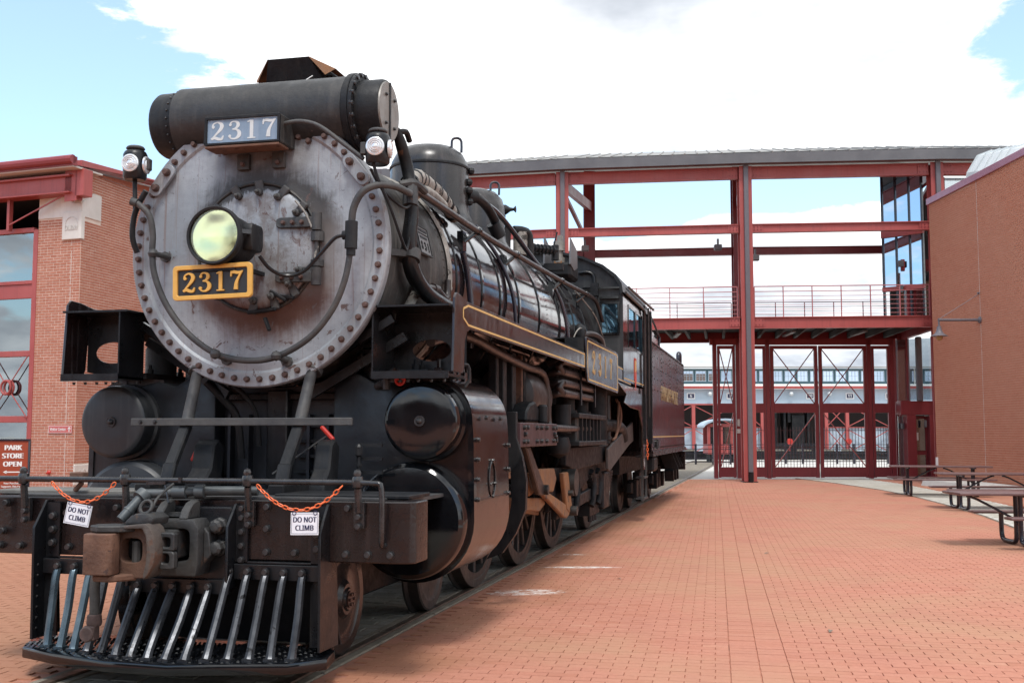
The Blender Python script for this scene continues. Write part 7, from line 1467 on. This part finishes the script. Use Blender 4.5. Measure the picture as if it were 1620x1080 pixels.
mb = MB(); mb.cyl((1.24, 5.3, .98), (1.40, 5.3, .98), .055, n=12); mb.cyl((1.24, 7.12, .63), (1.40, 7.12, .63), .06, n=12); mb.cyl((1.2, 7.2, .98), (1.38, 7.2, .98), .17, n=16); mb.cyl((1.30, 6.95, .86), (1.38, 6.95, .86), .035, n=8); mb.build('link_pin', K['wheeldull'], loco)
# beams and hangers ahead of the trailing truck
mb = MB(); mb.prism([(6.9, 1.42), (10.2, 1.42), (10.2, 1.16), (7.6, 1.12), (6.9, 1.2)], 'X', 1.22, 1.30); mb.build('equaliser_beam', K['frame'], loco, bevel=.01)
mb = MB(); mb.prism([(9.95, 1.36), (13.0, 1.80), (13.05, 1.46), (12.5, 1.40), (10.1, 1.02), (9.95, 1.06)], 'X', 1.34, 1.38); mb.build('ash_pan_plate', paint('ash_plate', (.05, .042, .04), (.08, .068, .064), 4, (.55, .8), bump=.15), loco, bevel=.008)
mb = MB(); mb.prism([(6.2, 1.18), (9.6, 1.16), (10.6, 1.06), (10.6, .96), (9.4, .96), (8.3, .78), (7.6, .74), (6.3, .66)], 'X', 1.14, 1.20); mb.build('truck_frame', K['frame'], loco, bevel=.01)
mb = MB(); mb.bar((1.18, 6.7, .62), (1.18, 9.4, .72), .07, .16); mb.build('truck_bar', K['dull'], loco, smooth=0, bevel=.01)
for y in (7.9, 9.3, 9.9):
    mb = MB(); mb.tube([(1.22, y, 1.05), (1.24, y + .12, .9), (1.24, y + .05, .65), (1.22, y, .55)], .05, 8, 3); mb.build('spring_hanger', K['dull'], loco, smooth=45)
mb = MB()
for k in range(7): mb.bar((1.2, 9.2 + k * .06, .98 - k * .045), (1.2, 11.4 - k * .06, .98 - k * .045), .09, .04)
mb.build('leaf_spring', K['frame'], loco, smooth=0)
mb = MB(); mb.box(1.14, 1.28, 10.15, 10.75, .45, 1.0); mb.build('truck_pedestal', K['dull'], loco, bevel=.02)
mb = MB(); mb.box(-1.1, 1.1, 9.4, 12.4, .95, 1.55); mb.build('ash_pan', K['frame'], loco, bevel=.05)
for y in (9.55, 9.75, 9.95): mb = MB(); mb.cyl((1.16, y, .30), (1.16, y, .42), .035, n=8); mb.build('drain_stub', K['dull'], loco)
mb = MB(); mb.box(1.0, 1.2, 9.3, 10.2, .40, .55); mb.build('brake_beam', K['frame'], loco, smooth=0)

# ================================================================ CAB
CY0, CY1 = 10.42, 13.3
arc = [(1.56 * s2, z2) for s2, z2 in ((1, 3.78), (.985, 3.92), (.93, 4.06), (.80, 4.22), (.6, 4.36), (.36, 4.455), (.12, 4.49))]
out = arc + [(-x, z) for x, z in arc[::-1]]
mb = MB(); mb.prism([(1.56, 2.62)] + out + [(-1.56, 2.62)], 'Y', CY0, CY0 + .02); cabf = mb.build('cab_front', K['black'], loco, smooth=0); cabf.data.materials[0] = paint('cab_black', (.014, .0155, .017), (.030, .032, .034), 2.2, (.4, .65), bump=.08, streak=((.09, .09, .09), .35))
def window(parent, x0, x1, z0, z1, y, axis='Y'):
    mb = MB(); w_ = .035
    for a in ((x0 - w_, x1 + w_, z0 - w_, z0), (x0 - w_, x1 + w_, z1, z1 + w_), (x0 - w_, x0, z0, z1), (x1, x1 + w_, z0, z1)): mb.box(a[0], a[1], y - .03, y, a[2], a[3])
    o = mb.build('window_frame', K['gloss'], parent, smooth=0, bevel=.004); mb = MB(); mb.box(x0, x1, y - .012, y - .003, z0, z1); mb.build('window_pane', K['cabglass'], o, smooth=0)
window(cabf, 1.235, 1.475, 3.17, 3.62, CY0); window(cabf, -1.475, -1.235, 3.17, 3.62, CY0)
mb = MB(); mb.box(1.20, 1.50, CY0 - .06, CY0 - .001, 3.70, 3.735); mb.box(.93, 1.56, CY0 - .05, CY0 - .02, 3.86, 3.885); mb.build('front_rail', K['gloss'], cabf, smooth=0)
mb = MB(); mb.tube([(.86, CY0 - .04, 4.12), (1.02, CY0 - .04, 4.13), (1.10, CY0 - .04, 4.08), (1.12, CY0 - .04, 3.98), (1.12, CY0 - .04, 3.92)], .028, 8, 3); mb.box(1.06, 1.18, CY0 - .08, CY0, 3.75, 3.95); mb.tube([(.65, CY0 - .04, 3.80), (1.0, CY0 - .04, 3.78), (1.1, CY0 - .04, 3.80)], .02, 7, 3); mb.tube([(1.14, CY0 - .04, 3.74), (1.13, CY0 - .05, 3.55), (1.13, CY0 - .04, 3.4)], .014, 6, 3); mb.build('front_pipe', K['black'], cabf, smooth=45)
mb = MB(); ins = [(x * .985, z - .022) for x, z in out]; k = len(out)
vs = [(x, y, z) for y in (CY0 - .10, 14.1) for L in (out, ins) for x, z in [(p[0] * 1.012, p[1] + .012) if L is out else p for p in L]]; fs = []
for i in range(k - 1): fs += [(i, 2 * k + i, 2 * k + i + 1, i + 1), (k + i, k + i + 1, 3 * k + i + 1, 3 * k + i), (i, i + 1, k + i + 1, k + i), (2 * k + i, 3 * k + i, 3 * k + i + 1, 2 * k + i + 1)]
mb.add(vs, fs); mb.build('cab_roof', K['black'], loco, smooth=40)
mb = MB(); mb.box(-.5, .75, 11.9, 13.3, 4.45, 4.58); mb.build('roof_hatch', K['dull'], loco, smooth=0, bevel=.02)
for s_ in (-1, 1):
    # side sheet with the window opening left free
    mb = MB(); X0, X1 = sorted((s_ * 1.535, s_ * 1.56))
    for y0, y1, z0, z1 in ((CY0 + .02, CY1, 2.42, 2.98), (CY0 + .02, CY1, 3.68, 3.80), (CY0 + .02, 11.05, 2.98, 3.68), (13.0, CY1, 2.98, 3.68), (11.98, 12.06, 2.98, 3.68)): mb.box(X0, X1, y0, y1, z0, z1)
    cs_ = mb.build('cab_side', K['valance'], loco, smooth=0); cs_.data.materials[0] = K['boiler']
    for y0, y1 in ((11.05, 11.98), (12.06, 13.0)):
        mb = MB(); xx = s_ * 1.55
        for a in ((y0, y1, 2.98, 3.02), (y0, y1, 3.64, 3.68), (y0, y0 + .05, 3.02, 3.64), (y1 - .05, y1, 3.02, 3.64)): mb.box(xx - .02, xx + .02, a[0], a[1], a[2], a[3])
        o = mb.build('side_window_frame', K['gloss'], cs_, smooth=0); mb = MB(); mb.box(xx - .006, xx + .003, y0 + .05, y1 - .05, 3.02, 3.64); mb.build('side_window_pane', K['cabglass'], o, smooth=0)
    gold_line(cs_, [(10.5, 2.46), (13.2, 2.46)], x=s_ * 1.5625 + (.0015 if s_ > 0 else 0), closed=False)
    mb = MB(); mb.tube([(s_ * 1.60, 10.5, 3.80), (s_ * 1.60, 12.8, 3.80), (s_ * 1.60, 13.0, 3.77), (s_ * 1.60, 13.05, 3.6), (s_ * 1.60, 13.05, 2.3)], .022, 8, 3); mb.tube([(s_ * 1.58, 11.0, 3.95), (s_ * 1.60, 14.6, 3.97)], .022, 8); mb.tube([(s_ * 1.61, 13.6, 3.9), (s_ * 1.61, 13.6, 1.9)], .018, 8); mb.build('cab_handrail', K['copper'], loco, smooth=45)
    mb = MB(); mb.box(*sorted((s_ * 1.45, s_ * 1.50)), CY1 + .02, 14.4, 1.35, 3.9); mb.build('door_curtain', K['black'], loco, smooth=0)
    for y in (13.34, 14.42): mb = MB(); mb.box(*sorted((s_ * 1.50, s_ * 1.58)), y - .04, y + .04, 1.40, 3.92); mb.build('door_post', K['black'], loco, smooth=0)
    # curved skirt below the side sheet and the step ladder
    mb = MB(); mb.prism([(9.78, 2.38), (11.4, 2.36), (13.4, 2.40), (13.4, .95), (13.2, .95), (13.05, 1.7), (12.6, 2.0), (11.4, 2.02), (10.6, 2.08), (10.9, 2.22)], 'X', s_ * 1.535 - .012, s_ * 1.535 + .012); mb.build('cab_skirt', K['boiler'], loco, smooth=0, bevel=.004)
    mb = MB()
    for y in (13.5, 14.1): mb.box(*sorted((s_ * 1.46, s_ * 1.50)), y - .02, y + .02, .38, 1.5)
    ld = mb.build('cab_ladder', K['grey'], loco, smooth=0)
    for z in (.40, .78, 1.16): mb = MB(); mb.box(*sorted((s_ * 1.36, s_ * 1.52)), 13.5, 14.1, z, z + .03); mb.build('tread', K['grey'], ld, smooth=0)
mb = MB(); mb.prism([(11.80, 2.86), (12.06, 2.86), (12.06, 2.50), (11.93, 2.32), (11.80, 2.50)], 'X', 1.562, 1.568); fb = mb.build('pennant', flat('pennant_red', (.62, .09, .06), .5), loco, smooth=0)
mb = MB(); mb.prism([(11.84, 2.82), (12.02, 2.82), (12.02, 2.66), (11.84, 2.62)], 'X', 1.5685, 1.570); mb.build('pennant_stripe', K['goldpale'], fb, smooth=0)
mb = MB(); mb.box(-1.5, 1.5, 10.5, 14.0, 2.3, 2.36); mb.box(-1.5, 1.5, 12.2, 12.25, 2.36, 3.4); mb.build('cab_floor', K['darkroom'], loco, smooth=0)

# ================================================================ TENDER
td = thing('locomotive_tender', 'gloss maroon black tender with gold lettering coupled behind the locomotive cab', 'tender', (0, 14.5, 0))
TL = 8.0
K['tenderletter'] = flat('faded_gold_letter', (.42, .29, .14), .5)
mb = MB(); mb.box(-1.55, 1.55, .02, TL, 1.25, 3.40); tb_ = mb.build('tank', K['maroon'], td, smooth=0, bevel=.02, seg=2)
rivets(tb_, [(1.551, y, z) for y in (.25, 2.1, 4.0, 5.9, 7.8) for z in np.arange(2.35, 3.36, .09)] + [(1.551, y, z) for y in np.arange(.6, 7.8, .62) for z in np.arange(2.45, 3.35, .22)] + [(1.551, y, 3.35) for y in np.arange(.2, 7.9, .12)] + [(1.551, y, 1.32) for y in np.arange(.2, 7.9, .16)], .016, K['gloss'], nrm=(1, 0, 0))
gold_line(tb_, [(.1, 1.53), (TL - .05, 1.53)], x=1.5545, w=.022, closed=False)
side_text('CANADIAN PACIFIC', .44, tb_, 1.5535, 3.95, 2.42, K['tenderletter'], sx=.92, space=1.15)
mb = MB(); mb.prism([(-1.45, 3.38), (1.45, 3.38), (1.22, 3.86), (-1.22, 3.86)], 'Y', .02, 3.6); bk = mb.build('coal_bunker', K['maroon'], td, smooth=0, bevel=.01)
mb = MB(); mb.prism([(3.6, 3.40), (4.6, 3.40), (3.6, 3.8)], 'X', -1.3, 1.3); mb.build('bunker_slope', K['maroon'], td, smooth=0)
mb = MB(); mb.box(-1.58, 1.58, -.02, TL + .02, 1.16, 1.26); mb.build('sole_plate', K['beam'], td, smooth=0)
mb = MB(); mb.box(-.9, .9, .2, TL - .1, .80, 1.16); mb.build('underframe', K['frame'], td, smooth=0)
mb = MB(); mb.tube([(1.45, 7.6, 3.4), (1.45, 7.6, 3.62), (1.45, 7.75, 3.66), (1.45, 7.9, 3.62), (1.45, 7.9, 3.4)], .06, 8, 3); mb.build('tank_vent', K['tubeblack'], td, smooth=45)
mb = MB(); mb.tube([(1.50, .05, 3.96), (1.50, 1.2, 3.80), (1.52, 2.0, 3.60)], .022, 7); mb.cyl((1.5, .6, 3.55), (1.5, .6, 3.9), .018, n=6); mb.cyl((1.5, 2.0, 3.4), (1.52, 2.0, 3.6), .03, n=6); mb.build('tender_handrail', K['tubeblack'], td)
for y0 in (1.3, 5.2):
    for dy in (0, 1.5):
        for s_ in (-1, 1): disc_wheel(.46, td, s_ * .77, y0 + dy, s_).data.materials[0] = K['wheeldull']
    for s_ in (-1, 1):
        mb = MB(); mb.prism([(y0 - .45, .62), (y0 + 1.95, .62), (y0 + 1.95, .42), (y0 + 1.1, .30), (y0 + .4, .30), (y0 - .45, .42)], 'X', s_ * 1.0 - .05, s_ * 1.0 + .05); mb.box(*sorted((s_ * .92, s_ * 1.12)), y0 - .16, y0 + .16, .30, .66); mb.box(*sorted((s_ * .92, s_ * 1.12)), y0 + 1.34, y0 + 1.66, .30, .66); mb.box(*sorted((s_ * .95, s_ * 1.1)), y0 + .5, y0 + 1.0, .3, .8); mb.build('truck_frame', K['frame'], td, smooth=0, bevel=.015)
for y in (6.2, 7.0, 7.6):
    mb = MB(); mb.bar((1.2, y, 1.16), (1.38, y + .1, .70), .30, .05, (0, 1, 0)); mb.bar((1.3, y, .7), (1.3, y + .1, .45), .22, .12); mb.build('brake_hanger', K['dull'], td, smooth=0)
mb = MB(); mb.box(-1.55, 1.55, TL + .02, TL + .16, .66, 1.14); mb.build('rear_beam', K['beam'], td, smooth=0, bevel=.01)
mb = MB(); mb.box(1.38, 1.56, .3, 1.0, .86, 1.14); mb.build('side_tank_valve', K['dull'], td, bevel=.04)
mb = MB(); mb.tube([(1.57, .35, 1.45), (1.62, .35, 1.45), (1.62, .35, 1.30), (1.57, .35, 1.30)], .012, 6); mb.box(1.552, 1.60, .8, 1.1, 1.30, 1.48); mb.build('grab_iron', K['boltblack'], td)

# ================================================================ HANGING SIGNS on orange chains
def chain_pts(a, b_, sag, n):
    return [(a[0] + (b_[0] - a[0]) * t_, a[1] + (b_[1] - a[1]) * t_, a[2] + (b_[2] - a[2]) * t_ - sag * 4 * t_ * (1 - t_)) for t_ in np.linspace(0, 1, n)]
lk_ = MB(); lk_.tube([(.0225 * math.cos(a), 0, .0115 * math.sin(a)) for a in np.linspace(0, 2 * PI, 11)[:-1]], .0042, 5, closed=True); LINK = lk_.mesh('chain_link', K['orange'], smooth=60)
def hanging_sign(label, a, b_, sag, sc, tilt, tx):
    o = thing('hanging_sign', label, 'sign', tuple((Vector(a) + Vector(b_)) / 2 - Vector((0, 0, sag))), 0, 'DO NOT CLIMB signs hung from the front rod'); base = o.location
    P = chain_pts(a, b_, sag, 60); L = sum((Vector(P[i + 1]) - Vector(P[i])).length for i in range(59)); n = int(L / .036); pass
    cum = [0]
    for i in range(59): cum.append(cum[-1] + (Vector(P[i + 1]) - Vector(P[i])).length)
    for k in range(n):
        d = (k + .5) / n * L; i = max(j for j in range(60) if cum[j] <= d); i = min(i, 58); p = Vector(P[i]).lerp(Vector(P[i + 1]), (d - cum[i]) / max(1e-6, cum[i + 1] - cum[i])); t_ = (Vector(P[i + 1]) - Vector(P[i])).normalized()
        link('chain_link', LINK, o, p - base, Euler((R(90) * (k % 2) + R(20), -math.atan2(t_.z, t_.x), 0), 'XYZ'))
    w_, h_ = .184, .140
    mb = MB(); mb.box(-w_ / 2, w_ / 2, -.003, .003, -h_, 0); bd = mb.build('board', flat('sign_white', (.80, .80, .84), .45), o, smooth=0); bd.location = (tx, -.018, -.012); bd.rotation_euler = (R(-4), R(tilt), R(3))
    mb = MB()
    for x0, x1, z0, z1 in ((-.087, .087, -.009, -.0072), (-.087, .087, -.132, -.1302), (-.087, -.0852, -.1302, -.009), (.0852, .087, -.1302, -.009)): mb.box(x0, x1, -.0042, -.003, z0, z1)
    mb.build('border_line', K['ink'], bd, smooth=0)
    lettering('DO NOT', .047, K['ink'], bd, (0, -.0038, -.046), bold=.0020, ext=.0006, sx=.9); lettering('CLIMB', .047, K['ink'], bd, (0, -.0038, -.097), bold=.0020, ext=.0006, sx=.9)
    for x in (-.07, .07): mb = MB(); mb.tube([(x + .012 * math.cos(q), -.004, -.004 + .014 * math.sin(q)) for q in np.linspace(0, 2 * PI, 9)[:-1]], .0025, 5, closed=True); mb.build('ring', K['ink'], bd)
hanging_sign('white DO NOT CLIMB sign hanging crooked beside the rusty coupler', (-.92, -.13, 1.272), (-.44, -.13, 1.272), .13, 1, 9, -.005)
hanging_sign('white DO NOT CLIMB sign hanging straight above the pilot bars', (.60, -.16, 1.270), (1.18, -.16, 1.270), .155, 1, -1.0, .05)
sc_ = thing('safety_chain', 'orange chain hanging from the cab steps by the tender', 'chain', (1.54, 13.8, 1.35))
for k in range(7): link('chain_link', LINK, sc_, (0, .015 * k, -.05 * k + .1), (R(90) * (k % 2), R(80), R(90)), (1.6, 1.6, 1.6))
